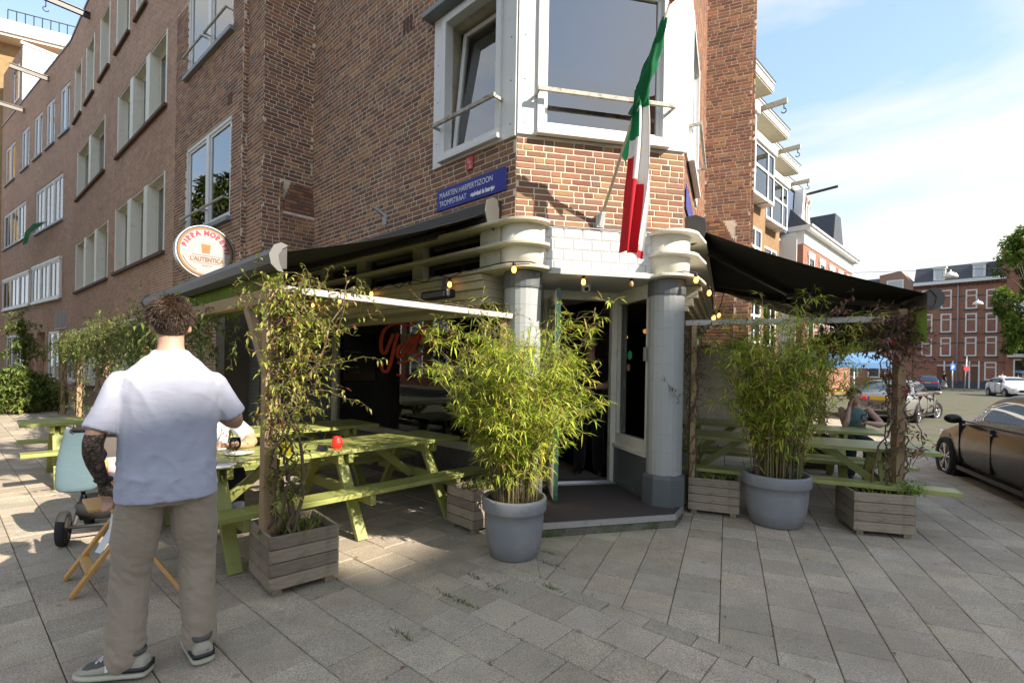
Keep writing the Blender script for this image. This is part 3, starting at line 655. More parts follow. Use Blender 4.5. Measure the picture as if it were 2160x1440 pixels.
# ------------------------------------------------------------------ bay window at the corner
bay = bpy.data.objects.new('bay_window', None); C.objects.link(bay); bay.parent = cafe
def ring(mb, F, t0, t1, z0, z1, w_, o0, o1, wb=None):
    wb = wb or w_
    mb.fbox(F, t0, t0+w_, o0, o1, z0, z1); mb.fbox(F, t1-w_, t1, o0, o1, z0, z1)
    mb.fbox(F, t0+w_, t1-w_, o0, o1, z0, z0+wb); mb.fbox(F, t0+w_, t1-w_, o0, o1, z1-w_, z1)
for F, ta, tb, za, zb, oa, ob, ztop in ((F1, 0.0, 1.375, 3.965, 5.76, 0.20, 1.20, 5.70), (FC, 0.0, CW, 3.985, 6.0, 0.20, CW-0.22, 5.72), (FR, 0.0, 2.0, 3.985, 6.0, 0.25, 1.6, 5.72)):
    q = MB(); wall(F, ta, tb, za, zb, [(oa, ob, 4.03, ztop)], q, -0.04, 0.028); q.build('panel', white_paint, bay, bevel=0.003)
    q = MB(); ring(q, F, oa, ob, 4.0, ztop, 0.075, -0.06, 0.062, 0.10)
    q.fbox(F, oa-0.005, ob+0.005, 0.0, 0.095, 3.985, 4.035)
    fr_ = q.build('window_frame', white_paint, bay, bevel=0.006)
    a, b, c, d = oa+0.075, ob-0.075, 4.10, ztop-0.075
    q = MB()
    if F is F1:                     # inner casement tilted open at the head
        P = lambda t, z, o: F(t, o-0.05-(z-c)*0.10, z)
        for (t0, t1, z0, z1) in ((a+0.02, a+0.08, c, d-0.02), (b-0.08, b-0.02, c, d-0.02), (a+0.08, b-0.08, c, c+0.06), (a+0.08, b-0.08, d-0.08, d-0.02)):
            q.hexa([P(t0,z0,-0.05), P(t1,z0,-0.05), P(t1,z0,0.0), P(t0,z0,0.0), P(t0,z1,-0.05), P(t1,z1,-0.05), P(t1,z1,0.0), P(t0,z1,0.0)])
        q.build('casement', white_paint, bay, bevel=0.004)
        q = MB(); q.hexa([P(a+0.07,c+0.05,-0.03), P(b-0.07,c+0.05,-0.03), P(b-0.07,c+0.05,-0.025), P(a+0.07,c+0.05,-0.025), P(a+0.07,d-0.07,-0.03), P(b-0.07,d-0.07,-0.03), P(b-0.07,d-0.07,-0.025), P(a+0.07,d-0.07,-0.025)])
        q.build('pane', glass_blue, fr_)
    else:
        ring(q, F, a, b, c, d, 0.045, -0.05, 0.0); q.build('casement', white_paint, bay, bevel=0.004)
        q = MB(); q.fbox(F, a+0.04, b-0.04, -0.03, -0.024, c+0.04, d-0.04); q.build('pane', glass_blue, fr_)
    q = MB(); q.fbox(F, oa-0.1, ob+0.1, -1.5, -1.4, 3.9, 5.9); q.fbox(F, oa-0.12, oa-0.1, -1.5, -0.26, 3.9, 5.9); q.fbox(F, ob+0.1, ob+0.12, -1.5, -0.26, 3.9, 5.9); q.fbox(F, oa-0.1, ob+0.1, -1.5, -0.26, 5.85, 5.9); q.fbox(F, oa-0.1, ob+0.1, -1.5, -0.26, 3.9, 3.95)
    q.build('room_lining', mat('pale_room', (0.38,0.39,0.40), 0.9, 0.2, 1, 0), bay)  # pale blue-grey lining stands in for the sky tone in the glass
    zr = 4.40
    q = MB(); q.bar(F(oa-0.02, 0.15, zr), F(ob+0.02, 0.15, zr), 0.03, 0.04); q.bar(F(oa-0.01, 0.03, zr-0.01), F(oa-0.01, 0.15, zr-0.01), 0.02, 0.03); q.bar(F(ob+0.01, 0.03, zr-0.01), F(ob+0.01, 0.15, zr-0.01), 0.02, 0.03)
    q.build('guard_rail', rust_metal, bay)
    for (bt, bz) in ((ta+0.07, 4.1), (ta+0.07, 4.55), (ta+0.07, 5.0), (ta+0.07, 5.45), (tb-0.08, 4.25), (tb-0.08, 4.75), (tb-0.08, 5.2)):
        q = MB(); disc(q, F, bt, 0.028, bz, 0.008, n=8); q.build('bolt', black_metal, bay)
q = MB(); q.fbox(F1, 0.70, 1.05, -0.36, -0.34, 4.0, 5.75); q.build('curtain', curtain_m, bay)
q = MB(); q.fbox(FC, 0.25, CW-0.25, -0.36, -0.34, 5.45, 5.75); q.build('blind', curtain_m, bay)
q = MB(); q.fbox(F1, -0.03, 1.46, -0.02, 0.17, 5.765, 5.83); q.build('lead_flashing', lead, bay, bevel=0.01)
for F, t, z in ((F1, F1.hit(870, 45)[0], F1.hit(870, 45)[1]), (FA, FA.hit(490, 205)[0], FA.hit(490, 205)[1])):
    q = MB()
    for i in range(3): q.fbox(F, t+i*0.075, t+i*0.075+0.05, -0.02, 0.006, z-0.1, z+0.1)
    q.build('vent', mat('vent_brick', (0.09,0.045,0.035), 0.9, 0.2), cafe)
q = MB(); t, z = F1.hit(812, 455); q.bar(F1(t, 0.0, z), F1(t+0.05, 0.16, z+0.10), 0.035, 0.035); q.fbox(F1, t-0.05, t+0.05, -0.001, 0.012, z-0.13, z+0.02); q.build('bracket', mat('galvanised', (0.35,0.36,0.37), 0.5, 0.3, 30, 0.2), cafe)

# ------------------------------------------------------------------ text helper (flat letters, built-in font)
def text(name, s, F, t, z, h, m, parent, o, right=False, wscale=1.0, rot=0.0, align='LEFT', slant=0.0, bold=0.0):
    cu = bpy.data.curves.new('t', 'FONT'); cu.body = s; cu.size = h*1.37; cu.align_x = align; cu.shear = slant; cu.offset = bold
    ob = bpy.data.objects.new('t', cu); C.objects.link(ob); dg = bpy.context.evaluated_depsgraph_get(); me = ob.evaluated_get(dg).to_mesh()
    vs = [v.co.copy() for v in me.vertices]; fs = [tuple(p.vertices) for p in me.polygons]; ob.to_mesh_clear(); bpy.data.objects.remove(ob); bpy.data.curves.remove(cu)
    sg = 1 if right else -1; mb = MB(); cr, sr = cos(rot), sin(rot)
    mb.add([F(t+sg*wscale*(v.x*cr-v.y*sr), o, z+(v.x*sr+v.y*cr)) for v in vs], fs)
    return mb.build(name, m, parent, fix=False)
blue_enamel = mat('blue_enamel', (0.028,0.03,0.26), 0.25, 0.06, 4, 0.02)
white_print = mat('white_print', (0.78,0.79,0.82), 0.5, 0.03, 4, 0)
# street name plate on the left face
ta, tb = F1.hit(925, 430)[0], F1.hit(1071, 380)[0]; za, zb = 3.435, 3.69
ss = thing('street_sign', 'blue enamel street name plate above the left awning', 'street sign', F1((ta+tb)/2, 0.02, za))
q = MB(); q.fbox(F1, tb, ta, 0.012, 0.024, za, zb); q.build('plate', blue_enamel, ss, bevel=0.006)
L0 = ta-0.05
text('lettering', 'MAARTEN HARPERTSZOON', F1, L0, za+0.145, 0.066, white_print, ss, 0.0265, wscale=0.80)
text('lettering', 'TROMPSTRAAT', F1, L0, za+0.045, 0.066, white_print, ss, 0.0265, wscale=0.78)
text('lettering', 'stadsdeel de baarsjes', F1, L0-0.56, za+0.047, 0.05, white_print, ss, 0.0265, wscale=0.66, bold=0.004)
t, z = F1.hit(993, 345)
hn = thing('house_number_plate', 'small red house number plate above the street sign', 'house number', F1(t, 0.01, z-0.075))
q = MB(); q.fbox(F1, t-0.055, t+0.055, 0.008, 0.022, z-0.075, z+0.075); q.build('plate', mat('red_enamel', (0.55,0.055,0.04), 0.3, 0.08, 6, 0.02), hn, bevel=0.004)
text('lettering', '50', F1, t+0.042, z+0.028, 0.03, white_print, hn, 0.0245); text('lettering', '62', F1, t+0.0, z-0.062, 0.03, white_print, hn, 0.0245)
q = MB(); q.fbox(F1, t-0.035, t+0.035, 0.0235, 0.0245, z+0.008, z+0.013); q.fbox(F1, t-0.002, t+0.003, 0.0235, 0.0245, z-0.03, z+0.008); q.build('mark', white_print, hn)
sr = thing('street_sign', 'blue enamel street name plate on the sunlit right face', 'street sign', FR(0.55, 0.02, 3.42))
q = MB(); q.fbox(FR, 0.12, 1.2, 0.012, 0.024, 3.42, 3.68); q.build('plate', blue_enamel, sr, bevel=0.006)

# ------------------------------------------------------------------ apartment block, near part and far part
apt_brick = brick_tex('brown_brickwork', (0.42,0.245,0.168), (0.29,0.17,0.122), (0.58,0.475,0.36), 0.21, 0.0625, 0.011, 0.35)
apt = thing('apartment_block', 'long brown brick apartment block with cream window groups along the left street', 'building', (P3.x, P3.y, 0))
winfo = []     # frame, t0,t1,z0,z1,lights,style
for (t0, t1, z0, z1) in WA: winfo.append((FA, t0, t1, z0, z1, 2, 'white'))
winfo += [(FA, 0.46, 2.84, 10.6, 12.3, 2, 'white'), (FA, 4.2, 8.85, 4.03, 5.8, 3, 'cream'), (FA, 4.2, 8.75, 7.28, 8.95, 3, 'cream'), (FA, 9.72, 14.85, 4.0, 5.7, 3, 'cream'), (FA, 10.35, 14.85, 7.33, 9.0, 2, 'cream')]
for (pa, pb) in ((246, 273), (212, 232), (183, 200), (160, 174), (287, 309)):
    winfo.append((FA, FA.hit(pb, 100)[0], FA.hit(pa, 100)[0], 10.35, 12.25, 1, 'cream'))
winfo += [(FA, 3.4, 5.6, 0.75, 2.65, 2, 'cream'), (FA, 6.4, 8.8, 0.75, 2.65, 2, 'cream'), (FA, 9.4, 10.4, 0.05, 2.65, 1, 'door'), (FA, 11.2, 13.8, 0.75, 2.65, 3, 'cream'), (FA, 14.5, 16.4, 0.75, 2.65, 2, 'white')]
winfo += [(FF, 0.65, 5.0, 4.0, 5.55, 3, 'proud'), (FF, 5.6, 11.1, 4.0, 5.5, 3, 'proud'), (FF, 0.7, 5.0, 7.1, 8.95, 3, 'white'), (FF, 6.8, 11.6, 7.2, 8.95, 3, 'white')]
for (pa, pb) in ((127, 148), (98, 116), (73, 90), (47, 63), (14, 34)):
    winfo.append((FF, FF.hit(pb, 220)[0], FF.hit(pa, 230)[0], 10.5, 12.35, 2, 'white'))
winfo += [(FF, 0.9, 2.6, 0.75, 2.7, 2, 'white'), (FF, 3.0, 4.4, 0.05, 2.7, 1, 'door'), (FF, 4.9, 6.3, 0.05, 2.7, 1, 'door'), (FF, 6.9, 10.6, 0.75, 2.7, 3, 'white')]
aw = MB()
hA = [(a, b, c, d) for (F, a, b, c, d, n, s) in winfo if F is FA]; hF = [(a, b, c, d) for (F, a, b, c, d, n, s) in winfo if F is FF]
wall(FA, 0.0, 3.5, 0.0, 3.08, [h for h in hA if h[0] < 3.5], aw, -0.3, 0.0, uv=True); wall(FA, 0.0, 3.5, 8.9, 13.8, [h for h in hA if h[0] < 3.5], aw, -0.3, 0.0, uv=True)
wall(FA, 3.5, TBEND, 0.0, 13.8, [h for h in hA if h[1] > 3.5], aw, -0.3, 0.0, uv=True)
wall(FF, 0.0, 12.3, 0.0, 13.8, hF, aw, -0.3, 0.0, uv=True)
aw.build('wall', apt_brick, apt)
q = MB(); wall(FA, 0.0, 3.5, 3.08, 8.9, [h for h in hA if h[0] < 3.5], q, -0.3, -0.0022); q.build('wall_core', mortar, apt)
stuffa.build('brickwork', brick_m, apt, kind='stuff')
q = MB(); q.fbox(FA, -0.05, TBEND, -0.35, 0.03, 13.8, 13.88); q.fbox(FF, 0, 12.3, -0.35, 0.03, 13.8, 13.88); q.build('coping', lead, apt)
q = MB(); q.fbox(FA, 0, TBEND, -9, -1.3, 0, 13.6); q.fbox(FF, 0, 12.3, -9, -1.3, 0, 13.6); q.fbox(FA, 0, TBEND, -1.35, -0.28, 13.3, 13.6); q.fbox(FF, 0, 12.3, -1.35, -0.28, 13.3, 13.6)
for z in (0.0, 3.2, 6.4, 9.6): q.fbox(FA, 0.02, TBEND, -1.35, -0.28, z-0.1, z+0.1); q.fbox(FF, 0.02, 12.28, -1.35, -0.28, z-0.1, z+0.1)
q.build('floor_slab', mat('room_grey', (0.28,0.275,0.27), 0.9, 0.2, 1, 0), apt)
sill_m = mat('brick_sill', (0.10,0.06,0.048), 0.9, 0.2, 20, 0.5)
door_m = mat('door_white', (0.62,0.62,0.58), 0.5, 0.05, 4, 0.05)
RW = random.Random(3)
for (F, t0, t1, z0, z1, n, sty) in winfo:
    pm = cream_paint if sty in ('cream', 'door') else white_paint
    of = {'cream': -0.20, 'white': -0.05, 'proud': 0.05, 'door': -0.3}[sty]
    q = MB(); ring(q, F, t0, t1, z0, z1, 0.07, of-0.06, of+0.03)
    step = (t1-t0)/n
    for i in range(1, n):
        tt = t0+i*step
        if sty == 'cream': q.fbox(F, tt-0.16, tt+0.16, of-0.05, 0.012, z0, z1)
        else: q.fbox(F, tt-0.07, tt+0.07, of-0.06, of+0.035, z0+0.07, z1-0.07)
    if sty == 'cream':
        q.fbox(F, t0, t0+0.09, of, 0.008, z0, z1); q.fbox(F, t1-0.09, t1, of, 0.008, z0, z1); q.fbox(F, t0, t1, of, -0.01, z1-0.03, z1)
    if sty == 'proud': q.fbox(F, t0-0.05, t1+0.05, 0.0, 0.12, z0-0.06, z0+0.02); q.fbox(F, t0-0.05, t1+0.05, 0.0, 0.10, z1-0.02, z1+0.06)
    if sty != 'door':
        for i in range(n):                              # casement stiles and a middle bar per light
            a, b = t0+i*step+0.10+(0.10 if sty == 'cream' and i else 0), t0+(i+1)*step-0.10-(0.10 if sty == 'cream' and i < n-1 else 0)
            if b-a < 0.3: continue
            ring(q, F, a, b, z0+0.07, z1-0.07, 0.05, of-0.03, of+0.012)
            if sty != 'cream' and b-a > 0.9 and F is FF: q.fbox(F, (a+b)/2-0.03, (a+b)/2+0.03, of-0.03, of+0.014, z0+0.1, z1-0.1)
    wo_ = q.build('window' if sty != 'door' else 'door', pm, apt)
    if sty == 'door':
        q = MB(); q.fbox(F, t0+0.07, t1-0.07, of-0.05, of, z0, z1-0.5); q.build('leaf', door_m, wo_)
        q = MB(); q.fbox(F, t0+0.07, t1-0.07, of-0.02, of-0.015, z1-0.48, z1-0.07); q.build('pane', glass_blue, wo_); continue
    q = MB(); q.fbox(F, t0+0.06, t1-0.06, of-0.012, of-0.006, z0+0.06, z1-0.06); q.build('pane', glass_blue, wo_)
    q = MB(); q.fbox(F, t0-0.06, t1+0.06, -0.12, 0.075, z0-0.085, z0-0.008); q.build('sill', sill_m if sty == 'cream' else lead, wo_, bevel=0.004)
    if RW.random() < 0.8:
        q = MB(); wid = (t1-t0)*RW.uniform(0.12, 0.3); q.fbox(F, t0+0.1, t0+0.1+wid, of-0.28, of-0.26, z0, z1); q.fbox(F, t1-0.1-wid*0.7, t1-0.1, of-0.28, of-0.26, z0, z1); q.build('curtain', curtain_m, wo_)
    if sty == 'white' and F is FA:
        for a, b in ((t0+0.05, t0+step-0.05), (t0+step+0.05, t1-0.05)):
            q = MB(); q.bar(F(a, 0.1, z0+0.32), F(b, 0.1, z0+0.32), 0.03, 0.035); q.bar(F(a+.01, -0.02, z0+0.32), F(a+.01, 0.1, z0+0.32), 0.02, 0.025); q.bar(F(b-.01, -0.02, z0+0.32), F(b-.01, 0.1, z0+0.32), 0.02, 0.025); q.build('guard_rail', rust_metal, wo_)
q = MB(); t, z = FF.hit(120, 690); q.fbox(FF, -0.4, 1.3, 0.03, 0.06, 2.75, 2.78); 
for i in range(9): q.fbox(FF, -0.35+i*0.2, -0.33+i*0.2, 0.03, 0.06, 2.78, 3.5)
q.build('window_grille', mat('galvanised', (0.35,0.36,0.37), 0.5, 0.3, 30, 0.2), apt)
# hoisting beams with hooks
def hoist(F, pxw, pyw, pxt, pyt, m, label, hook_m=None, ln=None, group='hoisting beams'):
    t, z = F.hit(pxw, pyw); best = None
    for i in range(5, 40):
        o = i*0.05; p = proj(F(t, o, z)); e = abs(p[0]-pxt)
        if best is None or e < best[0]: best = (e, o)
    ln = ln or best[1]; p0, p1 = F(t, -0.2, z), F(t, ln, z)
    h = thing('hoisting_beam', label, 'hoisting beam', F(t, 0, z), group=group)
    q = MB(); q.bar(p0, p1, 0.10, 0.02); q.bar(p0+Vector((0,0,0.18)), p1+Vector((0,0,0.18)), 0.10, 0.02); q.bar(p0+Vector((0,0,0.09)), p1+Vector((0,0,0.09)), 0.025, 0.16); q.build('beam', m, h)
    pk = F(t, ln-0.16, z); q = MB(); q.tube([pk+Vector((0,0,-0.01)), pk+Vector((0,0,-0.22))], 0.014, 6)
    q.tube([pk+Vector((F.n.x*0.07*sin(a), F.n.y*0.07*sin(a), -0.29+0.07*cos(a))) for a in [0.1+i*0.45 for i in range(11)]], 0.014, 6); q.build('hook', black_metal if hook_m is None else hook_m, h)
beam_w = mat('beam_paint', (0.20,0.185,0.165), 0.6, 0.25, 12, 0.3, dirt=(0.16,0.10,0.07), dirtamt=(0.5,0.7))
hoist(FA, 190, 40, 130, 14, black_metal, 'black hoisting beam nearest the top of the long brick facade', ln=1.25)
hoist(FF, 104, 172, 55, 158, beam_w, 'hoisting beam against the white attic wall on the left', ln=1.2)
hoist(FF, 52, 238, 8, 226, beam_w, 'lowest hoisting beam at the far left edge of the brick facade', ln=1.2)
# attic volume and the taller yellow brick building behind
at_ = thing('attic', 'white rendered attic wall rising behind the brick parapet', 'attic', FF(3.5, -2.5, 13.6))
t45 = FF.hit(46, 215)[0]; zt45 = FF.hit(46, 98)[1]
q = MB(); q.fbox(FF, t45-0.06, t45, -6.0, 0.0, 13.5, zt45); q.fbox(FF, t45-0.12, t45+0.1, -6.0, 0.08, zt45, zt45+0.12); q.build('wall', white_paint, at_)
q = MB(); q.fbox(FF, t45, 12.3, -6.0, -0.005, 13.5, zt45-0.02, uv=True); q.build('brick_gable', apt_brick, at_)
q = MB(); ring(q, FF, t45+0.5, t45+1.5, 14.2, 15.9, 0.09, -0.03, 0.03); wq = q.build('window', white_paint, at_); q = MB(); q.fbox(FF, t45+0.55, t45+1.45, -0.02, 0.0, 14.25, 15.85); q.build('pane', glass_blue, wq)
yb_m = brick_tex('yellow_brickwork', (0.36,0.24,0.11), (0.30,0.20,0.095), (0.33,0.27,0.18), 0.22, 0.065, 0.012, 0.3)
FY = Frame(FF(12.45, -1.2), 62, 90)
yb = thing('yellow_brick_building', 'taller yellow brick building with white cornice at the end of the left street', 'building', FF(12.45, -1.2))
q = MB(); q.fbox(FY, -2.2, 14, -12, 0.0, 0.0, 18.6, uv=True); q.build('wall', yb_m, yb)
q = MB(); q.fbox(FY, -3.0, 15, -13, 0.9, 18.6, 18.75); q.build('soffit', cream_paint, yb); q = MB(); q.fbox(FY, -3.1, 15.1, -13, 1.0, 18.75, 19.4); q.build('cornice', white_paint, yb)
for i in range(3):
    q = MB(); ring(q, FY, 1.2+i*3, 2.6+i*3, 14.0, 16.0, 0.1, -0.05, 0.05); wq = q.build('window', white_paint, yb); q = MB(); q.fbox(FY, 1.3+i*3, 2.5+i*3, 0.0, 0.02, 14.1, 15.9); q.build('pane', glass_blue, wq)
q = MB()
for i in range(26): q.bar(FY(-1.0+i*0.35, 0.3, 19.4), FY(-1.0+i*0.35, 0.3, 20.3), 0.03, 0.03)
q.bar(FY(-1, 0.3, 20.3), FY(8, 0.3, 20.3), 0.04, 0.04); q.build('roof_railing', black_metal, yb)
for i in range(4):
    q = MB(); c = FY(5.5+i*1.1, -0.6, 19.4); q.lathe([(0.3,0),(0.3,0.9),(0.42,0.95),(0.42,1.2),(0.1,1.35)], 14, c); q.build('roof_vent', metal_grey, yb)

# ------------------------------------------------------------------ awnings
fabric_m, t_, b_, o_ = node_mat('awning_fabric'); v_ = coords(t_, 'Object'); b_.inputs['Base Color'].default_value = (0.020,0.019,0.018,1); b_.inputs['Roughness'].default_value = 0.95; bump(t_, b_, nse(t_, v_, 300, 2), 0.2, 0.001)
green_val, t_, b_, o_ = node_mat('green_valance'); v_ = coords(t_, 'Object', (6,6,0.6)); n_ = nse(t_, v_, 3, 5); cc_ = mixc(t_, n_, (0.14,0.20,0.03,1), (0.27,0.36,0.06,1)); t_.links.new(cc_, b_.inputs['Base Color']); b_.inputs['Roughness'].default_value = 0.9
tr_ = N(t_, 'ShaderNodeBsdfTranslucent'); t_.links.new(cc_, tr_.inputs[0]); ms_ = N(t_, 'ShaderNodeMixShader', Fac=0.45); t_.links.new(b_.outputs[0], ms_.inputs[1]); t_.links.new(tr_.outputs[0], ms_.inputs[2]); t_.links.new(ms_.outputs[0], o_.inputs[0])
bar_m = mat('awning_profile', (0.055,0.05,0.046), 0.4, 0.1, 5, 0.05)
cap_m = mat('awning_cap', (0.13,0.128,0.12), 0.55, 0.12, 12, 0.1)
def awning(F, t0, t1, proj_o, z_in, z_out, label, capm, arms, val):
    a = thing('awning', label, 'awning', F((t0+t1)/2, 0, z_in)); k = 1 if t1 > t0 else -1
    q = MB(); q.fbox(F, t0, t1, 0.01, 0.20, z_in+0.02, z_in+0.17); q.fbox(F, t0, t1, 0.05, 0.17, z_in-0.09, z_in+0.02); q.build('cassette', bar_m, a, bevel=0.02)
    q = MB(); n = 14; rows = []
    for i in range(n+1):
        u = i/n; rows.append([F(t0+0.06*k+(t1-t0-0.12*k)*j/20, 0.16+(proj_o-0.16)*u, z_in+0.06+(z_out-z_in-0.02)*u-0.05*sin(pi*u)+0.012*sin(j*0.9)*sin(pi*u)) for j in range(21)])
    vs = [p for r in rows for p in r]; fs = [(i*21+j, i*21+j+1, (i+1)*21+j+1, (i+1)*21+j) for i in range(n) for j in range(20)]
    q.add(vs, fs, 0, None, True); fo = q.build('fabric', fabric_m, a, fix=False); so_ = fo.modifiers.new('solid', 'SOLIDIFY'); so_.thickness = 0.003
    q = MB()
    prof = [(0.0,0.07),(0.05,0.075),(0.10,0.05),(0.125,0.0),(0.11,-0.06),(0.06,-0.10),(0.0,-0.09)]
    q.loft([[F(t, proj_o-0.03+o, z_out+z) for o, z in prof] for t in (t0, t1)], smooth=False); q.build('front_bar', bar_m, a, bevel=0.004)
    for te, s_ in ((t0, -k), (t1, k)):
        q = MB(); pr_ = [(0.0,0.08),(0.05,0.095),(0.10,0.07),(0.135,0.0),(0.12,-0.07),(0.07,-0.115),(0.03,-0.12),(0.06,-0.06),(0.07,0.0),(0.04,0.05)]
        q.loft([[F(te+dt, proj_o-0.03+o, z_out+z) for o, z in pr_] for dt in (0.0, 0.016*s_)], smooth=False); q.build('end_cap', capm, a)
        q = MB(); pr_ = [(0.0,0.2),(0.12,0.22),(0.22,0.17),(0.24,0.05),(0.20,-0.07),(0.10,-0.12),(0.0,-0.12)]
        q.loft([[F(te+dt, o, z_in+z) for o, z in pr_] for dt in (0.0, 0.02*s_)], smooth=False); q.build('side_plate', bar_m, a, bevel=0.003)
    for ta_, tk in arms:
        q = MB(); e = F(ta_, 0.14, z_in-0.03); el = F(tk, (proj_o)*0.55, z_in-0.07+(z_out-z_in)*0.5); h = F(ta_+(tk-ta_)*0.12, proj_o-0.05, z_out-0.02)
        q.bar(e, el, 0.055, 0.075); q.bar(el, h, 0.05, 0.07); q.lathe([(0.045,-0.06),(0.045,0.06)], 12, el); q.build('folding_arm', bar_m, a, bevel=0.01)
    q = MB(); rows = []
    for i in range(6):
        rows.append([F(t0+0.03*k+(t1-t0-0.06*k)*j/80, proj_o-0.02+0.012*sin(j*0.8+i*0.1)*i/5, z_out-0.08-val*i/5+(0.02*sin(j*0.55) if i == 5 else 0)) for j in range(81)])
    q.add([p for r in rows for p in r], [(i*81+j, i*81+j+1, (i+1)*81+j+1, (i+1)*81+j) for i in range(5) for j in range(80)], 0, None, True)
    q.build('valance', green_val, a, fix=False)
    return a
t0w = F1.hit(600, 540)[0]
# find the outward reach at which the front bar end lies on the photographed cap
def reach(F, px, py, t):
    best = None
    for i in range(120, 320):
        o = i*0.01; a, b = ray(px, py); P = F(t, o); tt, z = F.hit(px, py, o)
        if best is None or abs(tt-t) < best[0]: best = (abs(tt-t), o, z)
    return best[1], best[2]
oL, zL = reach(F1, 598, 540, 0.22); tLe = F1.hit(318, 630, oL)[0]
awning(F1, 0.22, max(tLe, 4.2), oL, 3.13, zL, 'dark awning over the left terrace with a green valance', cap_m, ((0.9, 2.2), (4.0, 2.6)), 0.30)
oR, zR = reach(FR, 1962, 628, 0.25)
awning(FR, 0.22, 4.6, oR, 3.13, zR, 'black awning stretched over the right terrace', bar_m, ((0.75, 2.0), (4.1, 2.7)), 0.36)
# ------------------------------------------------------------------ houses along the right street
ochre = brick_tex('ochre_brickwork', (0.29,0.18,0.092), (0.235,0.145,0.075), (0.30,0.22,0.13), 0.22, 0.065, 0.010, 0.3)
redb = brick_tex('red_brickwork', (0.34,0.155,0.105), (0.28,0.128,0.09), (0.32,0.21,0.155), 0.22, 0.065, 0.010, 0.25)
slate = mat('slate', (0.055,0.06,0.072), 0.6, 0.25, 9, 0.3, 25)
house_tops = [(1631, 177), (1663, 277), (1686, 352), (1690, 400)]
hl = ['nearest ochre brick house beyond the corner, mostly hidden by the brick pier', 'second ochre brick house with white bay windows and broad eaves', 'third ochre brick house along the right street', 'farthest ochre house next to the white gable']
BH = 45.5
for i, (px, py) in enumerate(house_tops):
    a, b = ray(px, py); Y = (13.4-EYE)/b; tip = Vector((a*Y, Y)); n = D(BH+90); FH = Frame(tip-n*0.95, BH, 90)
    h = thing('terraced_house', hl[i], 'house', FH(-2.5, 0, 0), group='sawtooth row of ochre houses')
    q = MB(); q.fbox(FH, -5.3, -0.15, -6, 0, 0, 13.0, uv=True); q.build('wall', ochre, h)
    q = MB(); q.fbox(FH, -5.3, 0.0, -6.2, 0.93, 13.0, 13.06); q.build('soffit', cream_trim, h)
    q = MB(); q.fbox(FH, -5.3, 0.03, -6.2, 0.97, 13.06, 13.36); q.fbox(FH, -5.3, 0.06, -6.2, 1.02, 13.36, 13.42); q.build('eaves', white_paint, h)
    q = MB(); q.fbox(FH, -5.3, 0.08, -6.2, 1.04, 13.42, 13.48); q.build('roof', slate, h)
    for z0, z1, pr_ in ((9.6, 12.0, 0.55), (6.2, 8.5, 0.0), (2.9, 5.2, 0.0)):
        q = MB(); t0, t1 = -4.2, -0.75; o0, o1 = (0.0, pr_+0.05) if pr_ else (-0.06, 0.06)
        ring(q, FH, t0, t1, z0, z1, 0.12, o0, o1, 0.14); q.fbox(FH, t0+0.8, t0+0.92, o0, o1, z0, z1); q.fbox(FH, t1-0.92, t1-0.8, o0, o1, z0, z1); q.fbox(FH, t0, t1, o0, o1, z0+1.3, z0+1.42)
        if pr_: q.fbox(FH, t0-0.1, t1+0.1, 0, pr_+0.15, z1, z1+0.35); q.fbox(FH, t1-0.02, t1, 0, pr_, z0, z1)
        wq = q.build('bay_window' if pr_ else 'window', white_paint, h)
        q = MB(); q.fbox(FH, t0+0.05, t1-0.05, o1-0.05, o1-0.04, z0+0.05, z1-0.05); q.build('pane', glass_blue, wq)
        q = MB(); q.fbox(FH, t0+0.05, t1-0.05, o1-0.2, o1-0.19, z0+0.05, z1-0.05); q.build('net_curtain', curtain_m, wq)
    q = MB(); q.bar(FH(-0.35, 0, 12.35), FH(-0.35, 1.6, 12.35), 0.12, 0.2); bq = q.build('hoisting_beam', cream_trim, h)
    q = MB(); pk = FH(-0.35, 1.48, 12.25); q.tube([pk, pk+Vector((0,0,-0.2))], 0.02, 6); q.tube([pk+Vector((n.x*0.09*sin(a), n.y*0.09*sin(a), -0.28+0.09*cos(a))) for a in [0.1+k*0.5 for k in range(10)]], 0.02, 6); q.build('hook', black_metal, bq)
# white gable house
g0 = at(1698, 470, 31.0); FG = Frame(Vector((g0.x, g0.y)), BH, 90)
gh = thing('gable_house', 'narrow white plastered house with pointed gable and arched attic window', 'house', (g0.x, g0.y, 0))
q = MB(); q.fbox(FG, -1.6, 2.2, -6, 0, 0, 10.0); pts = [(-1.2,10.0),(1.6,10.0),(1.0,11.4),(0.75,13.0),(-0.35,13.0),(-0.6,11.4)]
q.loft([[FG(t, o, z) for t, z in pts] for o in (-0.5, 0.0)], smooth=False); q.build('wall', white_paint, gh)
q = MB(); q.loft([[FG(t, o, z) for t, z in ((-0.1,10.6),(0.55,10.6),(0.5,12.6),(-0.05,12.6))] for o in (0.0, 0.03)], smooth=False); q.build('brick_panel', redb, gh)
q = MB(); ring(q, FG, 0.02, 0.42, 10.9, 12.1, 0.06, 0.02, 0.06); q.build('window', white_paint, gh)
q = MB(); q.bar(FG(0.2, 0, 12.75), FG(0.2, 1.7, 12.85), 0.10, 0.14); q.build('hoisting_beam', black_metal, gh)
q = MB(); q.loft([[FG(t, o, z) for t, z in ((-2.2,10.0),(2.4,10.0),(1.2,12.8),(-1.4,12.8))] for o in (-5.0, -0.55)], smooth=False); q.build('roof', mat('blue_slate', (0.10,0.14,0.22), 0.45, 0.2, 6, 0.2), gh)
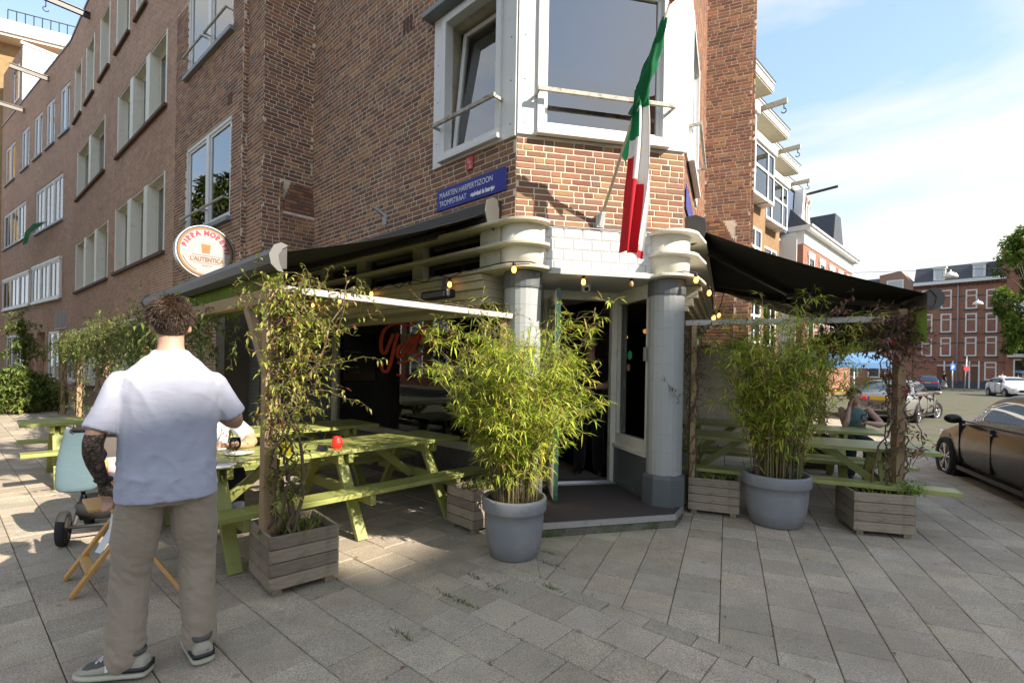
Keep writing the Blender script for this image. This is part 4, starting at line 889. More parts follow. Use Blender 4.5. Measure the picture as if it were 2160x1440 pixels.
# row with white cornice
c0, c1 = at(1718, 472, 29.8), at(1814, 546, 38.6); dd = Vector((c1.x-c0.x, c1.y-c0.y)); FCn = Frame(c0, math.degrees(math.atan2(dd.x, dd.y)), 90); LC = dd.length; ZC = 10.4
cr_ = thing('cornice_row_house', 'brick row house with white cornice and grey bands behind the right awning', 'house', (c0.x, c0.y, 0))
q = MB(); q.fbox(FCn, -0.5, LC-0.4, -6, -0.45, 0, ZC-1.1, uv=True); q.build('wall', redb, cr_)
q = MB(); q.fbox(FCn, -0.5, LC-0.1, -6, -0.40, ZC-1.1, ZC-0.3); q.fbox(FCn, -0.6, LC, -6, -0.05, ZC-0.3, ZC-0.12); q.fbox(FCn, -0.6, LC+0.05, -6, 0.05, ZC-0.12, ZC); q.build('cornice', white_paint, cr_)
q = MB(); q.hexa([FCn(-0.6,-0.2,ZC), FCn(LC,-0.2,ZC), FCn(LC,-5,ZC), FCn(-0.6,-5,ZC), FCn(0,-1.6,ZC+1.6), FCn(LC-0.6,-1.6,ZC+1.6), FCn(LC-0.6,-4,ZC+1.6), FCn(0,-4,ZC+1.6)]); q.build('roof', slate, cr_)
q = MB(); q.loft([[FCn(t, o, ZC+z) for t, z in ((LC-4.2,0.3),(LC-0.8,0.3),(LC-2.0,3.0),(LC-3.6,3.0))] for o in (-4.0, -0.9)], smooth=False); q.build('dormer', slate, cr_)
for k in range(5):
    for z0 in (6.6, 3.4):
        t0 = 0.5+k*2.45; q = MB(); ring(q, FCn, t0, t0+1.25, z0, z0+2.1, 0.1, -0.5, -0.38); q.fbox(FCn, t0-0.1, t0+1.35, -0.46, -0.37, z0+2.1, z0+2.4); q.fbox(FCn, t0, t0+1.25, -0.5, -0.4, z0+1.3, z0+1.38); wq = q.build('window', white_paint, cr_)
        q = MB(); q.fbox(FCn, t0+0.05, t0+1.2, -0.44, -0.43, z0+0.05, z0+2.05); q.build('pane', glass_blue, wq)
for z0 in (4.2, 6.2, 8.0):
    q = MB(); q.fbox(FCn, -0.5, LC-0.39, -0.5, -0.44, z0, z0+0.12); q.build('grey_band', mat('grey_band', (0.22,0.23,0.23), 0.8), cr_)
# ------------------------------------------------------------------ far brick block across the square
e0 = gp(2060, 821); FE = Frame(e0, -41.5, -90)
far = thing('far_apartment_house', 'red brick apartment house with white windows and slate mansard across the square', 'building', (e0.x, e0.y, 0))
tl, tr = FE.hit(1926, 700)[0], FE.hit(2121, 700)[0]; ZE = FE.hit(2030, 595)[1]; ZT = FE.hit(2030, 560)[1]
q = MB(); q.fbox(FE, tr, tl, -8, 0, 0.85, ZE-0.35, uv=True); q.build('wall', redb, far)
q = MB(); q.fbox(FE, tr, tl, -8, 0.06, 0, 0.85); q.build('plinth', slate, far)
q = MB(); q.fbox(FE, tr, tl, -8, 0.35, ZE-0.05, ZE+0.3); q.build('gutter', white_paint, far)
q = MB(); q.fbox(FE, tr, tl, -8, 0.12, ZE-0.35, ZE-0.05)
nd = int((tl-tr)/0.36)
for k in range(nd): q.fbox(FE, tr+k*0.36, tr+k*0.36+0.18, 0.12, 0.26, ZE-0.3, ZE-0.06)
q.build('brick_cornice', mat('dark_red_brick', (0.13,0.055,0.04), 0.9, 0.2, 8, 0.2), far)
q = MB(); q.hexa([FE(tr,0.1,ZE+0.28), FE(tl,0.1,ZE+0.28), FE(tl,-8,ZE+0.28), FE(tr,-8,ZE+0.28), FE(tr,-1.1,ZT+0.3), FE(tl,-1.1,ZT+0.3), FE(tl,-7,ZT+0.3), FE(tr,-7,ZT+0.3)]); q.build('mansard_roof', slate, far)
for px in (1981, 2065):
    t, z = FE.hit(px, 590); q = MB(); q.fbox(FE, t-0.5, t+0.5, -1.2, 0.0, ZE+0.3, ZE+1.75); q.fbox(FE, t-0.58, t+0.58, -1.2, 0.1, ZE+1.75, ZE+1.95); dq = q.build('dormer', white_paint, far)
    q = MB(); q.fbox(FE, t-0.28, t+0.28, 0.0, 0.03, ZE+0.55, ZE+1.6); q.build('pane', glass_blue, dq)
cols_ = [(1983, 2006), (2035, 2060), (2078, 2103), (1943, 1966)]; rows_ = [(614, 651), (666, 701), (716, 751)]
for (xa, xb) in cols_:
    for (ya, yb) in rows_:
        xm = (xa+xb)/2; t0, t1 = FE.hit(xb, 730)[0], FE.hit(xa, 730)[0]; z0 = FE.hit(xm, yb)[1]; z1 = z0+2.05
        q = MB(); ring(q, FE, t0, t1, z0, z1, 0.13, -0.1, 0.03); q.fbox(FE, t0, t1, -0.1, 0.03, z0+1.35, z0+1.45); wq = q.build('window', white_paint, far)
        q = MB(); q.fbox(FE, t0+0.1, t1-0.1, -0.04, -0.03, z0+0.1, z1-0.1); q.build('pane', glass_blue, wq)
        q = MB(); q.fbox(FE, t0+0.1, t1-0.1, -0.2, -0.19, z0+0.1, z0+0.1+RW.uniform(0.6,1.8)); q.build('net_curtain', curtain_m, wq)
        q = MB(); q.fbox(FE, t0-0.12, t1+0.12, 0.0, 0.08, z0-0.14, z0-0.02); q.build('sill', slate, wq)
for z0 in [FE.hit(2030, y)[1] for y in (626, 673, 724, 765)]:
    q = MB(); q.fbox(FE, tr, tl, -0.1, 0.012, z0, z0+0.1); q.build('string_course', mat('dark_band', (0.07,0.05,0.045), 0.9), far)
wood_door = mat('brown_door', (0.13,0.055,0.028), 0.5, 0.2, 12, 0.2)
for (xa, xb) in ((1976, 1990), (1994, 2008), (2030, 2043), (2049, 2063)):
    t0, t1 = FE.hit(xb, 800)[0], FE.hit(xa, 800)[0]; q = MB(); q.fbox(FE, t0, t1, -0.1, 0.02, 0.1, 2.45); q.build('door', wood_door, far)
    q = MB(); q.fbox(FE, t0-0.12, t0, -0.1, 0.07, 0.1, 3.0); q.fbox(FE, t0, t1, -0.1, 0.06, 2.45, 2.55); q.build('door_frame', white_paint, far)
t0, t1 = FE.hit(2102, 790)[0], FE.hit(2076, 790)[0]; q = MB(); ring(q, FE, t0, t1, 1.0, 2.9, 0.12, -0.1, 0.03); q.fbox(FE, t0, t1, -0.1, 0.03, 2.3, 2.4); wq = q.build('window', white_paint, far); q = MB(); q.fbox(FE, t0+.1, t1-.1, -0.04, -0.03, 1.1, 2.8); q.build('pane', glass_blue, wq); q = MB(); q.fbox(FE, t0+.1, t1-.1, -0.2, -0.19, 1.1, 2.8); q.build('net_curtain', curtain_m, wq)
t0 = FE.hit(2020, 700)[0]; q = MB(); q.tube([FE(t0, 0.12, 0.5), FE(t0, 0.12, ZE)], 0.06, 8); q.build('drain_pipe', mat('zinc', (0.3,0.31,0.33), 0.5), far)
# neighbours of the far house
ln_ = thing('gabled_brick_house', 'brick house with stepped gable left of the far apartment house', 'house', FE(tl+3, 0, 0))
q = MB(); q.fbox(FE, tl+0.02, tl+12, -8, 0.1, 0, ZE-0.6, uv=True); q.build('wall', redb, ln_)
q = MB(); q.loft([[FE(t, o, z) for t, z in ((tl+0.02,ZE-0.6),(tl+3.2,ZE-0.6),(tl+3.2,ZE+1.6),(tl+1.2,ZE+1.9),(tl+0.02,ZE+0.3))] for o in (-3, 0.12)], smooth=False); q.build('gable', redb, ln_)
q = MB(); ring(q, FE, tl+0.9, tl+2.5, ZE-0.6, ZE+0.9, 0.15, 0.1, 0.16); wq = q.build('window', white_paint, ln_); q = MB(); q.fbox(FE, tl+1.0, tl+2.4, 0.12, 0.13, ZE-0.5, ZE+0.8); q.build('pane', glass_blue, wq)
q = MB(); q.hexa([FE(tl+3.2,0.1,ZE-0.6), FE(tl+12,0.1,ZE-0.6), FE(tl+12,-8,ZE-0.6), FE(tl+3.2,-8,ZE-0.6), FE(tl+3.2,-1.5,ZE+1.5), FE(tl+12,-1.5,ZE+1.5), FE(tl+12,-6,ZE+1.5), FE(tl+3.2,-6,ZE+1.5)]); q.build('roof', slate, ln_)
for k in range(5):
    for z0 in (1.0, 3.9, 6.8):
        q = MB(); ring(q, FE, tl+0.8+k*2.2, tl+2.0+k*2.2, z0, z0+1.9, 0.13, 0.06, 0.14); wq = q.build('window', white_paint, ln_); q = MB(); q.fbox(FE, tl+0.9+k*2.2, tl+1.9+k*2.2, 0.1, 0.115, z0+0.1, z0+1.8); q.build('pane', glass_blue, wq)
rn = thing('balcony_house', 'brick house with iron balconies behind the tree at the right edge', 'house', FE(tr-3, 0, 0))
q = MB(); q.fbox(FE, tr-14, tr-0.02, -8, 0.15, 0, ZT+0.8, uv=True); q.build('wall', redb, rn)
q = MB(); q.fbox(FE, tr-0.02, tr+0.35, -6, 0.2, ZE-0.3, ZT+1.4, uv=True); q.build('party_wall', redb, rn)
for k in range(3):
    for z0 in (0.9, 3.6, 6.9):
        t0 = tr-2.4-k*3.4; q = MB(); ring(q, FE, t0, t0+1.8, z0, z0+2.3, 0.13, 0.1, 0.2); q.fbox(FE, t0+0.85, t0+0.97, 0.1, 0.2, z0, z0+2.3); wq = q.build('window', white_paint, rn); q = MB(); q.fbox(FE, t0+.1, t0+1.7, 0.15, 0.165, z0+.1, z0+2.2); q.build('pane', glass_blue, wq)
        if z0 > 1:
            q = MB(); q.fbox(FE, t0-0.4, t0+2.2, 0.15, 1.0, z0-0.2, z0-0.02); q.build('balcony', white_paint, rn)
            q = MB()
            for j in range(15): q.bar(FE(t0-0.38+j*0.18, 0.97, z0), FE(t0-0.38+j*0.18, 0.97, z0+0.95), 0.025, 0.025)
            q.bar(FE(t0-0.4, 0.97, z0+0.95), FE(t0+2.2, 0.97, z0+0.95), 0.04, 0.04); q.build('balcony_railing', black_metal, rn)
fp = MB(); fp.fbox(FE, -30, 40, 0.0, 4.5, -0.2, 0.05); tag(fp.build('far_pavement', kerb_m), kind='structure')
# ------------------------------------------------------------------ buildings behind and beside the camera (they shade the pavement and show in the glass)
sh = Vector((sin(SUN_B), cos(SUN_B))); SP = sh*26.0; BO = math.degrees(SUN_B)-90        # facade runs across the sun's bearing
FO = Frame(SP, BO, -90)
if (Vector((0,0))-FO.P).dot(FO.n) < 0: FO = Frame(SP, BO, 90)
ob_ = thing('shading_building', 'unseen tall brick building behind the viewer, shaped to cast the pavement shade', 'building', (SP.x, SP.y, 0))  # unseen block added for its shadow, roofline notched to light the bamboo
HO = 1.25+math.tan(SUN_E)*29.1
q = MB(); q.fbox(FO, -4.5, 2.5, -9, 0, 0, HO, uv=True); q.fbox(FO, 2.5, 4.8, -9, 0, 0, HO-1.35, uv=True); q.fbox(FO, 4.8, 13.0, -9, 0, 0, HO, uv=True); q.build('wall', redb, ob_)
for k in range(6):
    for z0 in (1.0, 4.4, 7.8, 11.2, 14.6):
        t0 = -3.8+k*2.8; q = MB(); ring(q, FO, t0, t0+1.6, z0, z0+2.0, 0.12, -0.05, 0.08); q.fbox(FO, t0, t0+1.6, -0.05, 0.08, z0+1.3, z0+1.4); wq = q.build('window', white_paint, ob_); q = MB(); q.fbox(FO, t0+.1, t0+1.5, 0.01, 0.02, z0+.1, z0+1.9); q.build('pane', glass_blue, wq)
FL = Frame(Vector((-27, 6)), -49.5, 90)
if (Vector((-10,10))-FL.P).dot(FL.n) < 0: FL = Frame(Vector((-27, 6)), -49.5, -90)
ol = thing('side_street_building', 'brick houses on the other side of the left street, outside the picture', 'building', (-27, 6, 0))
q = MB(); q.fbox(FL, -16, 22, -9, 0, 0, 9.0, uv=True); q.build('wall', redb, ol)
for k in range(11):
    for z0 in (0.8, 4.0):
        t0 = -15+k*3.2; q = MB(); ring(q, FL, t0, t0+1.8, z0, z0+2.1, 0.14, -0.05, 0.08); q.fbox(FL, t0, t0+1.8, -0.05, 0.08, z0+1.3, z0+1.42); wq = q.build('window', white_paint, ol); q = MB(); q.fbox(FL, t0+.1, t0+1.7, 0.01, 0.02, z0+.1, z0+2.0); q.build('pane', glass_blue, wq)

# ------------------------------------------------------------------ plants
RP = random.Random(21)
leaf_m = tint_mat('leaf', 0.5, scale=60, bmp=0, var=0.2, translucent=0.42, spec=0.4)
bark_m = mat('bark', (0.12,0.095,0.07), 0.95, 0.3, 9, 0.8, 30, stretch=(1,1,0.3), bdist=0.02)
vine_bark = mat('vine_stem', (0.14,0.095,0.062), 0.9, 0.35, 25, 0.4, 80)
def rvec(r=RP):
    while True:
        v = Vector((r.uniform(-1,1), r.uniform(-1,1), r.uniform(-1,1)))
        if 0.05 < v.length < 1: return v.normalized()
def leaf(mb, p, d, ln, wd, col, fold=0.25, up=None):
    d = d.normalized(); up = up or Vector((0,0,1)); s = d.cross(up)
    if s.length < 0.1: s = d.cross(Vector((1,0,0)))
    s.normalize(); nrm = s.cross(d)
    a = p; m = p+d*ln*0.42-nrm*wd*fold*0.2; tip = p+d*ln-Vector((0,0,ln*0.12)); l = p+d*ln*0.40+s*wd*0.5+nrm*wd*fold; r_ = p+d*ln*0.40-s*wd*0.5+nrm*wd*fold
    mb.add([a, l, tip, r_, m], [(0,4,1),(1,4,2),(0,3,4),(4,3,2)], 0, col)
def pal(cols, r=RP, k=0.25):
    c = r.choice(cols); f = r.uniform(1-k, 1+k); return (c[0]*f, c[1]*f, c[2]*f)
G_TREE = [(0.15,0.22,0.035),(0.12,0.18,0.032),(0.19,0.26,0.045),(0.09,0.14,0.028)]
def tree(name, label, pos, crown_c, rx, rz, nclump, nleaf, lsize, trunk_r=0.22, cols=G_TREE, seed=1, group=None):
    r = random.Random(seed); t = thing(name, label, 'tree', pos, group=group); pos = Vector((pos[0], pos[1], 0)); cc = Vector(crown_c)
    q = MB(); q.tube([pos, pos+(cc-pos)*0.35+Vector((0.1,0.05,0)), pos+(cc-pos)*0.75, cc+Vector((0,0,rz*0.3))], [trunk_r, trunk_r*0.8, trunk_r*0.5, trunk_r*0.15], 12)
    cl = []
    for i in range(nclump):
        v = rvec(r); v = v*(r.uniform(0.35, 1.0)**0.5); c = cc+Vector((v.x*rx, v.y*rx, v.z*rz)); cl.append(c)
        if i % 2 == 0:
            s = pos+(cc-pos)*r.uniform(0.5, 0.95); mdl = (s+c)/2+rvec(r)*0.3; q.tube([s, mdl, c], [trunk_r*0.28, trunk_r*0.16, 0.015], 6)
    q.build('trunk', bark_m, t)
    q = MB()
    for c in cl:
        cr2 = r.uniform(0.12, 0.26)*rx; base = pal(cols, r, 0.3)
        for j in range(nleaf):
            v = rvec(r); p = c+v*cr2*r.uniform(0.4, 1.0); d = (v+rvec(r)*0.8+Vector((0,0,-0.3)))
            leaf(q, p, d, lsize*r.uniform(0.7,1.3), lsize*0.6, (base[0]*r.uniform(0.8,1.25), base[1]*r.uniform(0.8,1.25), base[2]))
    q.build('crown', leaf_m, t, fix=False, kind='stuff'); return t
tpos = at(2176, 700, 45.0)
tree('street_tree', 'tall green street tree at the right edge of the square', (tpos.x, tpos.y, 0), (tpos.x, tpos.y, 9.2), 2.5, 6.8, 110, 110, 0.34, 0.25, seed=4)
tree('street_tree', 'unseen plane tree placed behind the viewer so its crown dapples the left pavement', (-1.4, -1.8, 0), (-0.5, 1.9, 6.1), 1.7, 1.1, 24, 90, 0.2, 0.25, seed=5)  # added out of view, crown set where its leaves shade the left pavement
for i, (x, y) in enumerate(((-19, 11), (-25, 16.5), (-14.5, 4.5))):
    tree('street_tree', ['first', 'second', 'third'][i]+' young plane tree on the left street outside the picture', (x, y, 0), (x, y, 8.2), 2.8, 3.6, 60, 90, 0.34, 0.2, seed=7+i, cols=[(0.13,0.17,0.035),(0.10,0.14,0.03),(0.16,0.18,0.045)])
# ------------------------------------------------------------------ picnic tables
green_wood, t_, b_, _ = node_mat('green_painted_wood'); v_ = coords(t_, 'Object', (0.7, 9, 9))
n_ = nse(t_, v_, 5, 7, 0.65); n2_ = nse(t_, coords(t_, 'Object'), 3.2, 8, 0.7)
c_ = mixc(t_, n_, (0.245,0.265,0.068,1), (0.355,0.375,0.115,1)); c_ = mixc(t_, ramp(t_, n2_, 0.56, 0.74), c_, (0.19,0.20,0.08,1)); c_ = mixc(t_, ramp(t_, n_, 0.64, 0.70), c_, (0.36,0.34,0.26,1))
t_.links.new(c_, b_.inputs['Base Color']); b_.inputs['Roughness'].default_value = 0.38; bump(t_, b_, n_, 0.35, 0.003)
def wb(parent, name, a, b, wx, wy, m, bev=0.004, up=(0,0,1)):    # one timber, own local x along its length
    a, b = Vector(a), Vector(b); d = b-a; L_ = d.length; q = MB(); q.box(-L_/2, L_/2, -wx/2, wx/2, -wy/2, wy/2)
    o = q.build(name, m, parent, world=False, bevel=bev); x = d.normalized(); y = Vector(up).cross(x)
    if y.length < 1e-3: y = Vector((0,1,0)).cross(x)
    y.normalize(); z = x.cross(y); M_ = Matrix((x, y, z)).transposed().to_4x4(); M_.translation = (a+b)/2; o.matrix_basis = M_; return o
def picnic_table(label, loc, ang, L_=2.8, frames=(-1.05, 0.0, 1.0), m=green_wood, group='green picnic tables'):
    t = thing('picnic_table', label, 'picnic table', (loc[0], loc[1], 0), ang, group)
    for i in range(5): wb(t, 'tabletop_plank', (-L_/2+RG.uniform(-.004,.004), -0.3+i*0.15, 0.762), (L_/2, -0.3+i*0.15, 0.762), 0.144, 0.04, m)
    for s in (-1, 1): wb(t, 'bench_plank', (-L_/2, s*0.66, 0.445), (L_/2+0.05, s*0.66, 0.445), 0.235, 0.042, m)
    for k, x in enumerate(frames):
        for s in (-1, 1): wb(t, 'leg', (x, s*0.67, 0.0), (x, s*0.20, 0.742), 0.05, 0.10, m, up=(1,0,0))
        wb(t, 'bench_bearer', (x+0.052, -0.76, 0.375), (x+0.052, 0.76, 0.375), 0.05, 0.10, m); wb(t, 'top_bearer', (x+0.052, -0.35, 0.695), (x+0.052, 0.35, 0.695), 0.05, 0.09, m)
        wb(t, 'top_bearer', (x-0.052, -0.35, 0.695), (x-0.052, 0.35, 0.695), 0.05, 0.09, m)
    q = MB()
    for x in frames:
        for s in (-1, 1):
            for yy, zz in ((0.66, 0.469), (0.62, 0.469)): q.lathe([(0.009,0.0),(0.009,0.003),(0.0,0.005)], 8, (x+0.052, s*yy, zz-0.003))
            for yy in (0.0, 0.15, 0.30): q.lathe([(0.006,0.0),(0.006,0.002),(0.0,0.003)], 8, (x+0.03, s*yy, 0.7815))
    q.build('screws', metal_grey, t, world=False, kind='stuff')
    for x0, x1 in ((frames[0]+0.08, frames[0]+0.55), (frames[-1]-0.02, frames[-1]-0.5)): wb(t, 'brace', (x0, 0.0, 0.36), (x1, 0.0, 0.725), 0.045, 0.08, m)
    return t
AT = math.atan2(D(B1+90).y, D(B1+90).x)
def onF1(t, o): p = F1(t, o); return (p.x, p.y)
picnic_table('green picnic table with plates, red candle and yellow flower pot', onF1(1.22, 1.36), AT)
picnic_table('green picnic table in the shade nearest the posters', onF1(2.85, 1.42), AT)
picnic_table('green picnic table behind the pram at the far left', onF1(5.35, 2.35), AT, 2.2, (-0.75, 0.75))
ATR = math.atan2(D(BR+90).y, D(BR+90).x)
def onFR(t, o): p = FR(t, o); return (p.x, p.y)
picnic_table('green picnic table behind the right bamboo pot, nearest the camera', onFR(1.1, 1.15), ATR-rad(2), 2.75, (-1.05, 0.9))
picnic_table('green picnic table on the right terrace where a woman sits', onFR(2.75, 1.05), ATR-rad(2), 2.75, (-1.0, 0.9))
# ------------------------------------------------------------------ wooden planters
old_wood, t_, b_, _ = node_mat('weathered_plank'); v_ = coords(t_, 'Object', (1.2, 14, 14)); n_ = nse(t_, v_, 4, 8, 0.7, 0.4); n2_ = nse(t_, coords(t_, 'Object'), 5, 8, 0.7)
oi_ = N(t_, 'ShaderNodeObjectInfo'); c_ = mixc(t_, n_, (0.11,0.082,0.058,1), (0.44,0.365,0.27,1)); c_ = mixc(t_, ramp(t_, n2_, 0.52, 0.68), c_, (0.11,0.125,0.055,1)); c_ = mixc(t_, 1.0, c_, mixc(t_, oi_.outputs['Random'], (0.75,0.75,0.75,1), (1.2,1.2,1.2,1)), 'MULTIPLY')
t_.links.new(c_, b_.inputs['Base Color']); b_.inputs['Roughness'].default_value = 0.85; bump(t_, b_, n_, 0.6, 0.004)
post_wood, t_, b_, _ = node_mat('post_wood'); v_ = coords(t_, 'Object', (1.0, 16, 16)); n_ = nse(t_, v_, 3.5, 8, 0.65, 0.3); c_ = mixc(t_, n_, (0.25,0.165,0.085,1), (0.44,0.31,0.17,1)); t_.links.new(c_, b_.inputs['Base Color']); b_.inputs['Roughness'].default_value = 0.75; bump(t_, b_, n_, 0.3, 0.003)
pale_wood = mat('greyed_timber', (0.46,0.44,0.41), 0.75, 0.15, 5, 0.3, 30, stretch=(1,10,10))
dark_wood = mat('dark_timber', (0.05,0.04,0.03), 0.8, 0.3, 5, 0.3, 30, stretch=(1,10,10))
soil_m = mat('soil', (0.045,0.032,0.022), 1.0, 0.5, 30, 1.0, 60, dirt=(0.10,0.09,0.03), dirtamt=(0.55,0.7), dscale=14, bdist=0.02)
def planter(label, c, ang, w_, d_, h=0.37, m=old_wood):
    p = thing('wooden_planter', label, 'planter', (c[0], c[1], 0), ang, 'wooden planters'); n = 4; ph = h/n
    for i in range(n):
        z = 0.045+ph*(i+0.5)
        for s in (-1, 1):
            wb(p, 'plank', (-w_/2, s*(d_/2-0.011), z), (w_/2, s*(d_/2-0.011), z), 0.022, ph-0.006, m, 0.002)
            wb(p, 'plank', (s*(w_/2-0.011), -d_/2+0.023, z), (s*(w_/2-0.011), d_/2-0.023, z), 0.022, ph-0.006, m, 0.002)
    for sx in (-1, 1):
        for sy in (-1, 1): wb(p, 'foot', (sx*(w_/2-0.06), sy*(d_/2-0.05), 0.0), (sx*(w_/2-0.06), sy*(d_/2-0.05), 0.05), 0.06, 0.06, m, 0)
    q = MB(); nx = 14; zs = h+0.02
    vs = [(-w_/2+0.02+(w_-0.04)*i/nx, -d_/2+0.02+(d_-0.04)*j/nx, zs-0.03+0.02*noise.noise(Vector((c[0]+i*0.35, c[1]+j*0.35, 1.0)))) for j in range(nx+1) for i in range(nx+1)]
    q.add(vs, [(j*(nx+1)+i, j*(nx+1)+i+1, (j+1)*(nx+1)+i+1, (j+1)*(nx+1)+i) for j in range(nx) for i in range(nx)], 0, None, True); q.box(-w_/2+0.03, w_/2-0.03, -d_/2+0.03, d_/2-0.03, 0.06, zs-0.07); q.build('soil', soil_m, p, world=False)
    return p
PL1 = (-1.60, 3.665); PL2 = (-0.33, 4.93); PL3 = (2.30, 5.58); PL4 = (3.71, 5.03)
planter('weathered planter box at the foot of the vine-covered post by the standing man', PL1, rad(42), 0.48, 0.50)
planter('weathered planter box half hidden behind the left bamboo pot', PL2, rad(44), 0.42, 0.42, 0.36)
planter('weathered planter box right of the entrance column', PL3, rad(-21), 0.52, 0.40, 0.36)
planter('weathered planter box at the outer post of the right terrace', PL4, rad(-15), 0.52, 0.5, 0.38)
planter('dark planter box standing behind the tables of the right terrace', gp(1705, 983), rad(-20), 0.6, 0.5, 0.5, dark_wood)
# ------------------------------------------------------------------ pergolas
PP0 = Vector((-1.735, 3.535)); FP = Frame(PP0, B1, -90)
pg = thing('pergola', 'wooden pergola along the outer edge of the left terrace', 'pergola', (PP0.x, PP0.y, 0))
def wbw(parent, name, a, b, wx, wy, m, bev=0.004, up=(0,0,1)):
    L0 = parent.location; return wb(parent, name, Vector(a)-L0, Vector(b)-L0, wx, wy, m, bev, up)
for i, t in enumerate((0.0, 3.7, 7.4, 11.2, 15.0)):
    wbw(pg, 'post', FP(t, 0, 0.06 if i == 0 else 0.0), FP(t, 0, 2.02), 0.088, 0.088, post_wood, up=(F1.d.x, F1.d.y, 0))
    if i < 4: wbw(pg, 'brace', FP(t+0.06, 0, 1.55), FP(t+0.45, 0, 2.02), 0.06, 0.07, post_wood)
    if i > 0: wbw(pg, 'brace', FP(t-0.06, 0, 1.55), FP(t-0.45, 0, 2.02), 0.06, 0.07, post_wood)
wbw(pg, 'beam', FP(-0.06, 0, 2.07), FP(7.4, 0, 2.07), 0.075, 0.10, post_wood); wbw(pg, 'beam', FP(7.4, 0, 2.07), FP(15.1, 0, 2.07), 0.075, 0.10, post_wood)
e1 = Vector((-0.02, 4.96, 2.10)); wbw(pg, 'crossbar', FP(0.0, -0.05, 2.13), e1, 0.06, 0.05, pale_wood); wbw(pg, 'post', (-0.09, 4.99, 0.06), (-0.09, 4.99, 2.07), 0.07, 0.07, post_wood)
PR0 = Vector((4.02, 5.12)); FPR = Frame(PR0, BR, 90)
pr2 = thing('pergola', 'grey timber pergola around the right terrace', 'pergola', (PR0.x, PR0.y, 0))
wbw(pr2, 'post', (PR0.x, PR0.y, 0.06), (PR0.x, PR0.y, 2.16), 0.088, 0.088, post_wood); wbw(pr2, 'post', (2.04, 5.56, 0.06), (2.04, 5.56, 2.1), 0.06, 0.06, post_wood)
wbw(pr2, 'crossbar', (1.95, 5.58, 2.12), (PR0.x, PR0.y, 2.16), 0.05, 0.06, pale_wood); wbw(pr2, 'beam', FPR(-0.1, 0, 2.21), FPR(4.6, 0, 2.21), 0.075, 0.09, post_wood)
wbw(pr2, 'post', FPR(4.5, 0, 0), FPR(4.5, 0, 2.16), 0.088, 0.088, post_wood)
